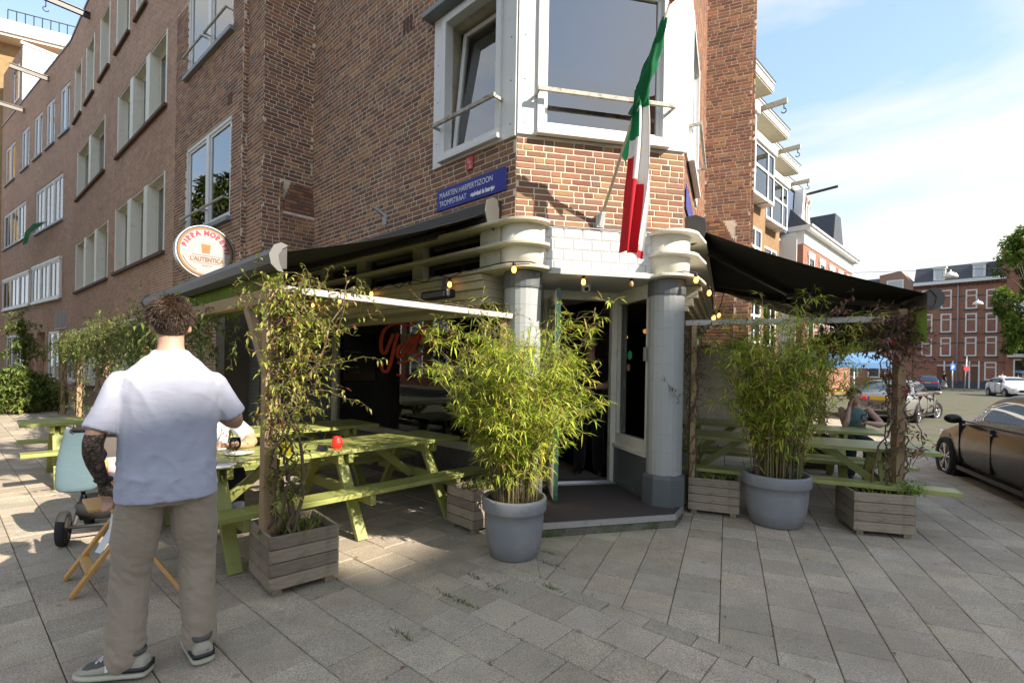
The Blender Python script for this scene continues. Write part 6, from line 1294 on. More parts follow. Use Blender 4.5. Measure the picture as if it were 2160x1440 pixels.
for i in range(40):                       # cloth wound round the pole
    u = i/39; s = 0.94-0.40*u; c = fb+ax*s; rr = 0.020+0.034*min(1, u*2.2)*(1-0.15*u); ring_ = []
    for j in range(14):
        a = 2*pi*j/14; f = 1+0.32*sin(3*a+u*11)+0.15*sin(5*a-u*16); ring_.append(c+(sx*cos(a)+sy*sin(a))*rr*f+Vector((0,0,-0.012*u)))
    rings.append(ring_)
q.loft(rings); q.build('wound_cloth', fg, fl)
hang = fb+ax*0.60; q = MB(); nz_, nx_ = 46, 26; zb = at(1324, 525, hang.y).z; Hh = hang.z+0.10-zb
vs, fm = [], []
for i in range(nz_+1):
    u = i/nz_; wv = 0.055+0.10*min(1, u*1.6)-0.05*u; cx = hang.x+0.02-0.055*u+0.02*sin(u*4); top = hang.z+0.10-Hh*u
    for j in range(nx_+1):
        v = j/nx_*2-1; fold = sin(v*6.5+u*2.0)*0.045*(0.6+0.5*u)+sin(v*13+u*5)*0.012
        x = cx+v*wv*(1-0.0*u)+0.012*sin(v*9+u*6); y = hang.y-0.02+fold; z = top-(0.16*(v*0.5+0.5) if u > 0.75 else 0.0)*(u-0.75)*4*0.35-0.04*abs(v)*u
        vs.append((x, y, z))
for i in range(nz_):
    for j in range(nx_):
        u, v = (i+0.5)/nz_, (j+0.5)/nx_*2-1; zc = u+0.10*v
        k = 2 if (u > 0.58+0.33*(v > 0.35)+0.05*v or (v < -0.45 and u > 0.42)) else (0 if (v < -0.2 and u < 0.30 and u > 0.12) or (u < 0.10) else 1)
        q.add([], [], k); 
        q.f.append((i*(nx_+1)+j, i*(nx_+1)+j+1, (i+1)*(nx_+1)+j+1, (i+1)*(nx_+1)+j)); q.m.append(k); q.c.append(None); q.sm.append(True)
q.v = vs; q.build('hanging_cloth', [fg, fw, frd], fl, fix=False)
q = MB(); gp_ = fb+ax*0.36; q.add([gp_+ax*0.20+Vector((0,0,-0.01)), gp_+Vector((0,0,-0.02)), gp_+Vector((0.03,-0.02,-0.10)), gp_+ax*0.10+Vector((0.07,-0.02,-0.05)), gp_+ax*0.20+Vector((0.05,-0.01,0.0))], [(0,1,2,3),(0,3,4)]); q.build('cloth_corner', fg, fl, fix=False)
# green and white scarf-like flag on the far facade
t, z = FA.hit(75, 480); pf = at(72, 487, 20.5); f2 = thing('small_flag', 'small green and red flag hanging from a far window', 'flag', pf)
q = MB(); q.tube([at(40, 508, 22.5), at(98, 466, 19.6)], 0.03, 6); q.build('pole', metal_grey, f2); q = MB()
q.add([at(98, 466, 19.7), at(70, 472, 20.2), at(52, 490, 20.8), at(48, 518, 21), at(58, 512, 20.8), at(64, 492, 20.4), at(82, 476, 20)], [(0,1,6),(1,2,5,6),(2,3,4,5)]); q.build('cloth', fg, f2, fix=False)

# ------------------------------------------------------------------ things on the tables, inside the shop
TT = 0.784
def on_table(px, py): return gp(px, py, TT)
p = on_table(603, 958); fpot = thing('flower_pot', 'small yellow metal pot with a drooping plant on the picnic table', 'flower pot', (p.x, p.y, TT))
q = MB(); q.lathe([(0.0,0.0),(0.042,0.0),(0.058,0.105),(0.061,0.108),(0.057,0.11),(0.05,0.09),(0.0,0.085)], 24, (p.x, p.y, TT)); q.build('pot', mat('yellow_metal', (0.50,0.42,0.02), 0.3, 0.1, 6, 0.05), fpot)
q = MB(); R_ = random.Random(77)
for i in range(46): leaf(q, Vector((p.x+R_.gauss(0,0.03), p.y+R_.gauss(0,0.03), TT+0.09+R_.random()*0.05)), Vector((R_.uniform(-1,1), R_.uniform(-1,1), R_.uniform(-0.2,1.2))), R_.uniform(0.04,0.09), 0.02, pal([(0.25,0.30,0.10),(0.42,0.20,0.06),(0.45,0.42,0.33),(0.15,0.22,0.05)], R_))
q.build('foliage', leaf_m, fpot, fix=False, kind='stuff')
p = on_table(711, 944); cd = thing('candle_glass', 'red ribbed candle glass on the picnic table', 'candle holder', (p.x, p.y, TT)); rg = emit_mat('red_glass', (0.62,0.02,0.012), 0.12)
q = MB(); q.lathe([(0.0,0.0),(0.038,0.0),(0.05,0.03),(0.052,0.055),(0.04,0.09),(0.036,0.1),(0.04,0.108),(0.034,0.108),(0.03,0.09),(0.0,0.03)], 16, (p.x, p.y, TT), smooth=False); q.build('glass', rg, cd)
card = mat('black_card', (0.015,0.015,0.015), 0.5, 0.1)
for i, (px, py, lab) in enumerate(((680, 950, 'small black reserved card beside the red candle glass'),)):
    p = on_table(px, py); rcd = thing('table_card', lab, 'table card', (p.x, p.y, TT), -0.2); q = MB(); q.loft([[(x, -0.03, 0.0), (x, 0.0, 0.055), (x, 0.03, 0.0)] for x in (-0.045, 0.045)], smooth=False); q.build('card', card, rcd, world=False)
china = mat('china', (0.80,0.79,0.77), 0.15, 0.02, 4, 0)
for px, py, lab in ((462, 986, 'white plate at the near corner of the picnic table'), (505, 958, 'white plate in front of the seated woman at the left table')):
    p = on_table(px, py); pl_ = thing('plate', lab, 'plate', (p.x, p.y, TT)); q = MB(); q.lathe([(0.0,0.004),(0.07,0.004),(0.075,0.0),(0.08,0.004),(0.118,0.016),(0.12,0.02),(0.08,0.01),(0.0,0.009)], 32, (p.x, p.y, TT)); q.build('china', china, pl_)
drink_glass = glass_mat('drink_glass', (0.93,0.94,0.94), 1.45)
def wine_glass(label, p, ice=True):
    g_ = thing('wine_glass', label, 'glass', p); q = MB(); q.lathe([(0.034,0.0),(0.03,0.003),(0.005,0.006),(0.0045,0.085),(0.02,0.10),(0.042,0.13),(0.045,0.155),(0.037,0.20),(0.0355,0.20),(0.043,0.155),(0.04,0.132),(0.0,0.105)], 24, p); q.build('glass', drink_glass, g_)
    q = MB(); q.lathe([(0.0,0.104),(0.02,0.106),(0.037,0.13),(0.0,0.131)], 16, p); q.build('drink', mat('orange_drink', (0.60,0.22,0.03), 0.2, 0.3, 50, 0) if ice else mat('white_wine', (0.6,0.5,0.25), 0.2, 0.1), g_)
    if ice:
        q = MB(); R2 = random.Random(4)
        for i in range(7): c = Vector(p)+Vector((R2.uniform(-.02,.02), R2.uniform(-.02,.02), 0.135+R2.uniform(0,0.02))); q.box(c.x-.009, c.x+.009, c.y-.009, c.y+.009, c.z-.009, c.z+.009)
        q.build('ice', drink_glass, g_); q = MB(); q.tube([Vector(p)+Vector((0.01,0,0.12)), Vector(p)+Vector((-0.03,0.0,0.25))], 0.003, 6); q.build('straw', cable_m, g_)
p = on_table(495, 975); wine_glass('stemmed cocktail glass with straw on the left picnic table', (p.x, p.y, TT))
metal_leg = mat('chair_steel', (0.35,0.35,0.36), 0.3, 0.1, 5, 0, metal=0.8)
def cafe_chair(label, c, ang):
    t = thing('cafe_chair', label, 'chair', (c[0], c[1], 0.12), ang, 'chairs inside the cafe')
    q = MB(); q.box(-0.2, 0.2, -0.2, 0.2, 0.44, 0.465); q.build('seat', dark_wood, t, world=False, bevel=0.01); q = MB(); q.box(-0.19, 0.19, 0.18, 0.205, 0.62, 0.86); q.build('backrest', dark_wood, t, world=False, bevel=0.01)
    for sx_ in (-1, 1):
        for sy_ in (-1, 1):
            q = MB(); q.tube([(sx_*0.21, sy_*0.21, 0.0), (sx_*0.17, sy_*0.17, 0.45)]+([(sx_*0.17, 0.2, 0.85)] if sy_ > 0 else []), 0.009, 6); q.build('leg', metal_leg, t, world=False)
def cafe_table(label, c):
    t = thing('cafe_table', label, 'table', (c[0], c[1], 0.12), F1.ang, 'tables inside the cafe'); q = MB(); q.box(-0.38, 0.38, -0.35, 0.35, 0.72, 0.75); q.build('tabletop', mat('table_oak', (0.16,0.10,0.06), 0.5, 0.2, 6, 0.1), t, world=False, bevel=0.006)
    q = MB(); q.lathe([(0.22,0.0),(0.22,0.015),(0.03,0.03),(0.03,0.72)], 16); q.build('pedestal', black_metal, t, world=False)
for i, (tt, oo) in enumerate(((1.3, -1.15), (2.7, -1.15), (1.9, -2.9))):
    c = onF1(tt, oo); nm = ('nearest the entrance', 'nearest the poster wall', 'in the middle of the room')[i]
    cafe_table('square cafe table behind the shop window, '+nm, c)
    cafe_chair('steel-legged chair on the left of the cafe table '+nm, onF1(tt+0.62, oo), F1.ang+pi/2+pi); cafe_chair('steel-legged chair on the right of the cafe table '+nm, onF1(tt-0.62, oo), F1.ang+pi/2)
for i, (tt, oo, zz) in enumerate(((1.0, -1.6, 2.15), (2.4, -2.0, 2.15), (3.3, -1.2, 2.2), (0.9, -3.4, 2.0))):
    pL = F1(tt, oo, zz); pend = thing('pendant_lamp', ('first', 'second', 'third', 'fourth')[i]+' small glowing pendant bulb inside the cafe, counted from the door', 'lamp', pL, group='pendant bulbs inside the cafe')
    q = MB(); q.tube([pL+Vector((0,0,0.05)), Vector((pL.x, pL.y, 2.56))], 0.004, 5); q.build('cord', cable_m, pend); q = MB(); q.ball(pL, 0.035); q.build('bulb', bulb_m, pend)
bk = thing('back_bar', 'dark bar shelves with bottles and glasses seen through the doorway', 'bar', FC(1.1, -4.2))
q = MB()
for zz in (1.0, 1.45, 1.8, 2.1): q.fbox(FC, 0.0, 2.4, -4.5, -4.2, zz, zz+0.03)
q.fbox(FC, 0.0, 2.4, -4.3, -3.6, 0.12, 1.05); q.build('shelving', mat('bar_wood', (0.05,0.032,0.02), 0.5, 0.2), bk)
for i in range(22):
    q = MB(); c = FC(0.1+0.105*i, -4.3, 1.48 if i % 2 else 1.83); q.lathe([(0.03,0),(0.032,0.15),(0.012,0.2),(0.012,0.27)], 10, c); q.build('bottle', mat(('bottle_green', 'bottle_clear', 'bottle_amber')[i % 3], ((0.02,0.06,0.02), (0.35,0.36,0.36), (0.12,0.05,0.01))[i % 3], 0.1, 0.05, 4, 0), bk)
# ------------------------------------------------------------------ people
skin_m = mat('skin', (0.46,0.27,0.19), 0.5, 0.08, 9, 0.1, 120)
tat_m, t_, b_, _ = node_mat('tattooed_skin'); v_ = coords(t_, 'Object')
vo_ = N(t_, 'ShaderNodeTexVoronoi', Scale=44.0, feature='DISTANCE_TO_EDGE'); dn_ = nse(t_, v_, 14, 4); vv_ = t_.nodes.new('ShaderNodeVectorMath'); vv_.operation = 'ADD'
t_.links.new(v_, vv_.inputs[0]); sc2 = t_.nodes.new('ShaderNodeVectorMath'); sc2.operation = 'SCALE'; sc2.inputs['Scale'].default_value = 0.08
nt3 = N(t_, 'ShaderNodeTexNoise', Scale=12.0); t_.links.new(v_, nt3.inputs['Vector']); t_.links.new(nt3.outputs['Color'], sc2.inputs[0]); t_.links.new(sc2.outputs[0], vv_.inputs[1]); t_.links.new(vv_.outputs[0], vo_.inputs['Vector'])
ln_m = ramp(t_, vo_.outputs['Distance'], 0.02, 0.22, (0.03,0.028,0.026,1), (0.27,0.185,0.135,1)); shd = ramp(t_, nse(t_, v_, 22, 6, 0.7), 0.38, 0.66, (0.30,0.27,0.25,1), (1,1,1,1))
t_.links.new(mixc(t_, 1.0, ln_m, shd, 'MULTIPLY'), b_.inputs['Base Color']); b_.inputs['Roughness'].default_value = 0.5
hair_dark = mat('brown_hair', (0.060,0.035,0.021), 0.42, 0.5, 60, 0.6, 250, bdist=0.004); hair_black = mat('black_hair', (0.018,0.013,0.010), 0.5, 0.3, 60, 0.4, 200); hair_blond = mat('auburn_hair', (0.38,0.17,0.05), 0.5, 0.3, 60, 0.4, 200)
def cloth(name, c, rough=0.9, weave=220, k=0.35, fold=0.15):
    if name in MATS: return MATS[name]
    m, t, b, o = node_mat(name); v = coords(t, 'Object'); n = nse(t, v, 5, 6, 0.6); t.links.new(mixc(t, n, c4(c, 0.88), c4(c, 1.1)), b.inputs['Base Color']); b.inputs['Roughness'].default_value = rough; b.inputs['Specular IOR Level'].default_value = 0.2
    b.inputs['Sheen Weight'].default_value = 0.15
    w1 = nse(t, coords(t, 'Object', (6,6,13), (0.3,0.2,0.0)), 1.8, 4, 0.5, 0.8); w2 = nse(t, v, weave, 2); a = N(t, 'ShaderNodeMath', operation='MULTIPLY_ADD'); a.inputs[1].default_value = 0.06; t.links.new(w2, a.inputs[0]); t.links.new(w1, a.inputs[2]); bump(t, b, a.outputs[0], fold, 0.02); MATS[name] = m; return m
def solid(name, mb, mats, parent, voxel=0.012, it=4, disp=None, pick=None):
    me = mb.mesh('tmp', mats[0]); ob = bpy.data.objects.new('tmp', me); C.objects.link(ob)
    r = ob.modifiers.new('r', 'REMESH'); r.mode = 'VOXEL'; r.voxel_size = voxel; r.use_smooth_shade = True
    s = ob.modifiers.new('s', 'SMOOTH'); s.factor = 0.5; s.iterations = it
    dg = bpy.context.evaluated_depsgraph_get(); m2 = bpy.data.meshes.new_from_object(ob.evaluated_get(dg)); bpy.data.objects.remove(ob); bpy.data.meshes.remove(me)
    m2.name = name; m2.materials.clear()
    for m in mats: m2.materials.append(m)
    if disp:
        ns = [v.normal.copy() for v in m2.vertices]
        for v, n in zip(m2.vertices, ns): v.co = v.co+n*disp(v.co)
    for p in m2.polygons:
        p.use_smooth = True
        if pick: p.material_index = pick(p.center)
    m2.update(); o = bpy.data.objects.new(name, m2); C.objects.link(o); o.parent = parent; return o
def ell(c, rx, ry, n=22, p=2.3):
    out = []
    for i in range(n):
        a = 2*pi*i/n; ca, sa = cos(a), sin(a); out.append((c[0]+rx*math.copysign(abs(ca)**(2/p), ca), c[1]+ry*math.copysign(abs(sa)**(2/p), sa), c[2]))
    return out
def limb(mb, pts, rs, n=14):
    P, R2 = [], []; pts = [Vector(p) for p in pts]
    for i in range(len(pts)-1):
        for k in range(5):
            u = k/5; a, b, c, d = pts[max(i-1,0)], pts[i], pts[i+1], pts[min(i+2,len(pts)-1)]
            P.append(0.5*(2*b+(c-a)*u+(2*a-5*b+4*c-d)*u*u+(3*b-a-3*c+d)*u**3)); R2.append(rs[i]+(rs[i+1]-rs[i])*(u*u*(3-2*u)))
    P.append(pts[-1]); R2.append(rs[-1]); mb.tube(P, R2, n); mb.ball(pts[-1], rs[-1]*0.98, 12, 8); mb.ball(pts[0], rs[0]*0.98, 12, 8)
def hand(mb, wrist, d, side, s=1.0, curl=0.5, up=Vector((0,0,1))):
    d = Vector(d).normalized(); x = d.cross(up).normalized(); z = x.cross(d); w_ = Vector(wrist)
    mb.loft([[w_+d*t*s+x*(cx*wd*s)+z*(cz*th*s) for cx, cz in ((-1,-1),(1,-1),(1,1),(-1,1))] for t, wd, th in ((0,0.026,0.018),(0.04,0.038,0.016),(0.09,0.041,0.013))])
    for i, (o, l) in enumerate(((-0.031,0.070),(-0.011,0.082),(0.010,0.077),(0.030,0.060))):
        b = w_+d*0.085*s+x*o*s; k1 = b+(d*cos(curl*0.5)-z*sin(curl*0.5))*l*0.45*s; k2 = k1+(d*cos(curl*1.4)-z*sin(curl*1.4))*l*0.3*s; k3 = k2+(d*cos(curl*2.2)-z*sin(curl*2.2))*l*0.25*s
        mb.tube([b, k1, k2, k3], [0.0095*s, 0.009*s, 0.0085*s, 0.007*s], 8); mb.ball(k3, 0.007*s, 8, 6)
    b = w_+d*0.03*s-x*side*0.032*s; mb.tube([b, b+(d*0.6-x*side*0.8-z*0.2)*0.04*s, b+(d*0.95-x*side*0.9-z*0.4)*0.065*s], [0.012*s, 0.011*s, 0.008*s], 8)
def head(mb, c, s=1.0, tilt=0.0):
    c = Vector(c); mb.ball(c+Vector((0,-0.008,0.02))*s, 0.1*s, 20, 14, sc=(0.79,0.98,1.08)); mb.ball(c+Vector((0,0.026,-0.045))*s, 0.07*s, 16, 12, sc=(0.86,0.95,1.1))
    mb.ball(c+Vector((0,0.10,-0.022))*s, 0.016*s, 10, 8, sc=(0.8,1.0,1.5)); mb.ball(c+Vector((0,0.085,-0.062))*s, 0.018*s, 10, 8, sc=(1.4,0.7,0.7)); mb.ball(c+Vector((0,0.09,0.015))*s, 0.02*s, 10, 8, sc=(2.6,0.5,0.6))
    for sd in (-1, 1): mb.ball(c+Vector((sd*0.083,0.0,-0.012))*s, 0.03*s, 12, 8, sc=(0.38,0.7,1.05))
def hair(parent, c, m, s=1.0, n=1500, seed=1, lo=-0.035, ln=0.035, long=None):
    R_ = random.Random(seed); c = Vector(c); q = MB(); q.ball(c+Vector((0,-0.022,0.03))*s, 0.104*s, 20, 14, sc=(0.82,0.97,1.06))
    if long: q.ball(c+Vector((0,-0.07,-0.06))*s, 0.09*s, 16, 12, sc=(0.95,0.6,long))
    for i in range(n):
        v = rvec(R_)
        if v.z*0.11 < lo-0.02*R_.random() or (v.y > 0.55 and v.z < 0.35) or (abs(v.x) > 0.72 and v.z < 0.02): continue
        p = c+Vector((v.x*0.084, v.y*0.1-0.02, v.z*0.112+0.028))*s; fl_ = Vector((noise.noise(v*2.2), noise.noise(v*2.2+Vector((7,0,0))), noise.noise(v*2.2+Vector((0,9,0)))-0.4)); fl_ = (fl_-v*fl_.dot(v)).normalized(); d = (fl_+v*(0.42 if v.z > 0.1 else 0.18)+rvec(R_)*0.2).normalized(); L_ = ln*R_.uniform(0.6,1.3)*(0.35+0.65*min(1,max(0,(v.z+0.35)*1.6)))*s
        b = rvec(R_); q.tube([p, p+d*L_*0.5+b*L_*0.18, p+d*L_+b*L_*0.45-Vector((0,0,L_*0.2))], [0.0026*s, 0.0022*s, 0.0006], 3, cap=False)
    return q.build('hair', m, parent, world=False)
def shoe(parent, pos, ang, m_up, m_sole, s=1.0, accents=True):
    q = MB(); st_ = [(-0.10,0.030,0.075),(-0.085,0.040,0.105),(-0.04,0.041,0.10),(0.02,0.044,0.085),(0.08,0.050,0.066),(0.13,0.048,0.055),(0.165,0.036,0.045),(0.182,0.018,0.034)]
    rings = []
    for y, w_, h in st_: rings.append([(w_*cx, y, z) for cx, z in ((-1,0.028),(-1.02,0.028+(h-0.028)*0.45),(-0.72,0.028+(h-0.028)*0.85),(0,h),(0.72,0.028+(h-0.028)*0.85),(1.02,0.028+(h-0.028)*0.45),(1,0.028))])
    q.loft(rings); so_ = q.build('shoe', m_up, parent, world=False); ss_ = so_.modifiers.new('s', 'SUBSURF'); ss_.levels = 2; ss_.render_levels = 2; so_.location = pos; so_.rotation_euler = (0,0,ang); so_.scale = (s,s,s)
    q = MB(); q.loft([[(w_*1.1*cx, y*1.03, z) for cx, z in ((-1,0.004),(-1.04,0.02),(-1,0.034),(1,0.034),(1.04,0.02),(1,0.004))] for y, w_, h in st_]); k = q.build('sole', m_sole, so_, world=False); b = k.modifiers.new('s', 'SUBSURF'); b.levels = 2; b.render_levels = 2
    if accents:
        q = MB(); q.loft([[(w_*1.13*cx, y, z) for cx, z in ((-1,0.036),(-1,0.052),(1,0.052),(1,0.036))] for y, w_ in ((-0.108,0.02),(-0.098,0.036),(-0.06,0.0405),(-0.02,0.0425))]); q.build('heel_band', black_metal, so_, world=False)
        q = MB()
        for sd in (-1, 1): q.box(sd*0.0455-0.003, sd*0.0455+0.003, 0.012, 0.022, 0.045, 0.075); q.box(sd*0.047-0.003, sd*0.047+0.003, 0.034, 0.044, 0.045, 0.072); q.bar((sd*0.047, 0.018, 0.073), (sd*0.048, 0.039, 0.047), 0.009, 0.006)
        q.build('side_letter', white_print, so_, world=False)
        q = MB(); q.loft([[(w_*cx, y, z) for cx, z in ((-0.9,h*0.72),(-0.55,h*0.99),(0,h*1.06),(0.55,h*0.99),(0.9,h*0.72))] for y, w_, h in ((0.035,0.042,0.084),(0.08,0.048,0.069),(0.12,0.046,0.060),(0.145,0.038,0.052))], cap=False); q.build('mesh_panel', mat('shoe_mesh', (0.10,0.095,0.085), 0.9, 0.3, 60, 0.6, 300), so_, world=False)
        q = MB()
        for k_ in range(5): q.box(-0.024, 0.024, 0.018+k_*0.018, 0.025+k_*0.018, 0.093-k_*0.0062, 0.101-k_*0.0062)
        q.build('lace', white_print, so_, world=False, bevel=0.002)
        q = MB(); q.lathe([(0.036,0.0),(0.041,0.012),(0.037,0.022),(0.03,0.01)], 18, (0,-0.045,0.096)); q.build('collar', mat('shoe_mesh', (0.10,0.095,0.085), 0.9, 0.3, 60, 0.6, 300), so_, world=False)
    return so_
def wr(a, f=(7,7,20), s=0.0): return lambda p: a*(noise.noise(Vector((p.x*f[0]+s, p.y*f[1], p.z*f[2])))+0.5*noise.noise(Vector((p.x*f[0]*2.1, p.y*f[1]*2.1+s, p.z*f[2]*2.3+0.7*p.x*f[2]))))
def shirt_wr(a, z0):
    nn = lambda x, y, z: noise.noise(Vector((x, y, z)))
    def f(p):
        w_ = math.exp(-((p.z-z0-0.14)/0.10)**2)
        rd = 1-2.2*abs(nn(p.x*5.5+p.z*3.5, p.y*5.5, p.z*3.0)); rd2 = 1-2.4*abs(nn(p.x*6+3, p.y*6, p.z*9+p.x*7)); return a*(0.5*nn(p.x*8+p.z*2.5, p.y*8, p.z*2.6)+0.45*max(0, rd)**3+0.55*(w_+0.25)*max(0, rd2)**3+0.35*nn(p.x*17-p.z*9, p.y*17, p.z*7))
    return f
def leg_wr(a):
    nn = lambda x, y, z: noise.noise(Vector((x, y, z)))
    def f(p):
        k_ = math.exp(-((p.z-0.50)/0.13)**2)+1.2*math.exp(-((p.z-0.17)/0.08)**2)+0.7*math.exp(-((p.z-0.86)/0.07)**2)
        return a*(0.7*nn(p.x*9, p.y*9, p.z*4)+0.85*k_*nn(p.x*11, p.y*11, p.z*26+p.x*20-p.y*12)+0.35*nn(p.x*16, p.y*16, p.z*24+p.x*18))
    return f
def person(label, loc, bearing, o, z=0.0, scale=1.0, group=None):
    t = thing('person', label, 'person', (loc[0], loc[1], z), -rad(bearing), group); t.scale = (scale,)*3
    J = dict(hipL=(-0.10,0,0.95), hipR=(0.10,0,0.95), kneeL=(-0.12,0.02,0.52), kneeR=(0.12,0.02,0.52), ankL=(-0.13,-0.02,0.10), ankR=(0.13,-0.02,0.10), shL=(-0.19,-0.01,1.50), shR=(0.19,-0.01,1.50), elL=(-0.26,-0.03,1.20), elR=(0.26,-0.03,1.20), wrL=(-0.25,0.07,0.97), wrR=(0.25,0.07,0.97), hdL=(0,0.1,-1), hdR=(0,0.1,-1), head=(0,0.02,1.77), neck=(0,-0.01,1.55), footL=0.15, footR=-0.15)
    J.update(o.get('J', {})); bw = o.get('w', 1.0); torso = o.get('torso')   # rings (c, rx, ry)
    sit = o.get('sit', False); wsk = o.get('skin', skin_m)
    tr_ = torso or [((0,0,0.90),0.185,0.125),((0,0.0,1.0),0.182,0.125),((0,0.01,1.12),0.170,0.118),((0,0.0,1.28),0.188,0.125),((0,-0.01,1.40),0.200,0.125),((0,-0.01,1.49),0.175,0.105),((0,-0.01,1.545),0.105,0.075),((0,-0.01,1.575),0.068,0.062)]
    b = MB(); b.loft([ell(c, rx*0.86*bw, ry*0.86*bw) for c, rx, ry in tr_]); head(b, J['head']); limb(b, [J['neck'], Vector(J['head'])+Vector((0,-0.02,-0.06))], [0.064*bw, 0.060])
    for sd, S_ in ((-1, 'L'), (1, 'R')):
        limb(b, [J['sh'+S_], J['el'+S_], J['wr'+S_]], [0.046*bw, 0.046*bw, 0.029*bw]); m_ = Vector(J['el'+S_]).lerp(Vector(J['wr'+S_]), 0.3); b.ball(m_, 0.046*bw, 12, 8)
        hand(b, J['wr'+S_], J['hd'+S_], sd, 1.0, o.get('curl'+S_, 0.5))
        limb(b, [J['hip'+S_], J['knee'+S_], J['ank'+S_]], [0.08, 0.052, 0.036]); a_ = Vector(J['ank'+S_]); b.ball(a_+Vector((0,0,-0.04)), 0.035, 10, 8)
    pick = o.get('pick'); solid('body', b, [wsk]+([tat_m] if pick else []), t, 0.009, 3, None, pick)
    sh = MB(); sm = o['shirt']; k = 1.0+o.get('loose', 0.0); bot = o.get('hem', 0.86)
    rr = [(c, rx, ry) for c, rx, ry in tr_ if c[2] >= bot-0.001] if not sit else tr_[1:]
    if not o.get('sleeveless'): rr = rr[:-1]
    sh.loft([ell(c, rx*bw*k, ry*bw*k) for c, rx, ry in rr])
    if not o.get('sleeveless'):
        for S_ in 'LR':
            a_, e_ = Vector(J['sh'+S_]), Vector(J['el'+S_]); f = o.get('sleeve', 0.78)
            if f <= 1: sh.tube([a_.lerp(e_, -0.05), a_, a_.lerp(e_, f*0.5), a_.lerp(e_, f*0.85), a_.lerp(e_, f)], [0.045*bw*k, 0.064*bw*k, 0.070*bw*k, 0.075*bw*k, 0.079*bw*k], 20); sh.ball(a_, 0.062*bw*k, 12, 8)
            else: limb(sh, [a_+Vector((0,0,0.012)), e_, e_.lerp(Vector(J['wr'+S_]), 0.9)], [0.075*bw*k, 0.06*bw*k, 0.045*bw])
    solid('shirt', sh, [sm], t, o.get('vox', 0.012), 3, shirt_wr(o.get('wrk', 0.006), tr_[0][0][2]))
    tr = MB(); k = o.get('legk', 1.0)
    pz = J['hipL'][2]; py = (J['hipL'][1]+J['hipR'][1])/2
    if not o.get('skirt'):
        if sit: tr.ball((0, py+0.02, pz), 0.17, 16, 10, sc=(1.1*bw, 0.95, 0.72))
        else: tr.loft([ell((0,0,pz-0.10), 0.165*bw*k, 0.12*bw*k), ell((0,0,pz), 0.185*bw*k, 0.132*bw*k), ell((0,0,pz+0.02), 0.175*bw*k, 0.115*bw*k)])
        for S_ in 'LR': limb(tr, [J['hip'+S_], Vector(J['hip'+S_]).lerp(Vector(J['knee'+S_]), 0.5), J['knee'+S_], Vector(J['knee'+S_]).lerp(Vector(J['ank'+S_]), 0.5), Vector(J['ank'+S_])+Vector((0,0,-0.005))], [0.112*k*bw, 0.104*k*bw, 0.083*k*bw, 0.082*k*bw, 0.078*k*bw])
    else:
        tr.loft([ell((0,0,z_), r_, r_*0.8) for z_, r_ in ((0.22,0.34),(0.45,0.27),(0.75,0.21),(0.98,0.165))])
    solid('trousers' if not o.get('skirt') else 'skirt', tr, [o['legs']], t, o.get('vox', 0.012), 3, leg_wr(o.get('wrk', 0.006)))
    for S_ in 'LR':
        a_ = J['ank'+S_]; shoe(t, (a_[0], a_[1]-0.0, a_[2]-0.10), J['foot'+S_], o.get('shoe', black_metal), o.get('sole', black_metal), o.get('shoe_s', 1.0), o.get('acc', False))
    hair(t, J['head'], o['hair'], 1.0, o.get('nh', 500), o.get('seed', 1), o.get('hlo', -0.035), o.get('hln', 0.03), o.get('long'))
    return t
shoe_up = mat('shoe_suede', (0.36,0.33,0.26), 0.8, 0.15, 20, 0.3, 150, dirt=(0.15,0.14,0.12), dirtamt=(0.6,0.66), dscale=24); shoe_sole = mat('shoe_sole', (0.46,0.46,0.36), 0.7, 0.12, 20, 0.2)
man_tr = [((0,0.0,0.875),0.226,0.150),((0,0.0,0.885),0.238,0.160),((0,0.0,0.96),0.234,0.156),((0,0.01,1.08),0.228,0.150),((0,0.0,1.22),0.230,0.140),((0,-0.01,1.34),0.238,0.136),((0,-0.014,1.44),0.240,0.130),((0,-0.016,1.50),0.224,0.124),((0,-0.018,1.55),0.190,0.108),((0,-0.018,1.588),0.146,0.092),((0,-0.014,1.622),0.104,0.078),((0,-0.010,1.652),0.079,0.070),((0,-0.008,1.67),0.072,0.066)]
def man_pick(c): return 1 if (c.x < -0.235 and 0.9 < c.z < 1.24) or (c.x < -0.2 and 0.9 < c.z < 1.08) else 0
man = person('man seen from behind in a pale T-shirt and khaki trousers with a tattooed left arm', (-1.80, 2.60), -37, dict(
    J=dict(hipL=(-0.105,0,0.96), hipR=(0.105,0,0.96), kneeL=(-0.150,0.03,0.53), kneeR=(0.135,0.03,0.53), ankL=(-0.172,-0.01,0.105), ankR=(0.150,-0.02,0.105), shL=(-0.195,-0.012,1.485), shR=(0.195,-0.012,1.485), elL=(-0.305,-0.04,1.195), elR=(0.312,0.06,1.255), wrL=(-0.268,0.075,0.975), wrR=(0.16,0.29,1.36), hdL=(0.25,0.25,-1), hdR=(-0.5,0.6,0.35), head=(0,0.03,1.785), neck=(0,-0.005,1.59), footL=1.05, footR=0.10),
    torso=man_tr, shirt=cloth('pale_tshirt', (0.43,0.44,0.53), 0.9, 400, fold=0.22), legs=cloth('khaki_linen', (0.335,0.275,0.205), 0.95, 300, fold=0.35), hair=hair_dark, shoe=shoe_up, sole=shoe_sole, acc=True, pick=man_pick, sleeve=0.80, loose=0.0, hem=0.88, legk=1.10, nh=12000, hln=0.036, hlo=-0.045, seed=3, w=0.955, wrk=0.012, vox=0.008, shoe_s=1.2))
q = MB(); q.tube([Vector((-0.268,0.075,0.99))+Vector((0.034*cos(a), 0.034*sin(a), 0.006*sin(a))) for a in [i*0.45 for i in range(15)]], 0.008, 6); q.build('wristwatch', black_metal, man, world=False)
wl = F1(1.95, 2.22)
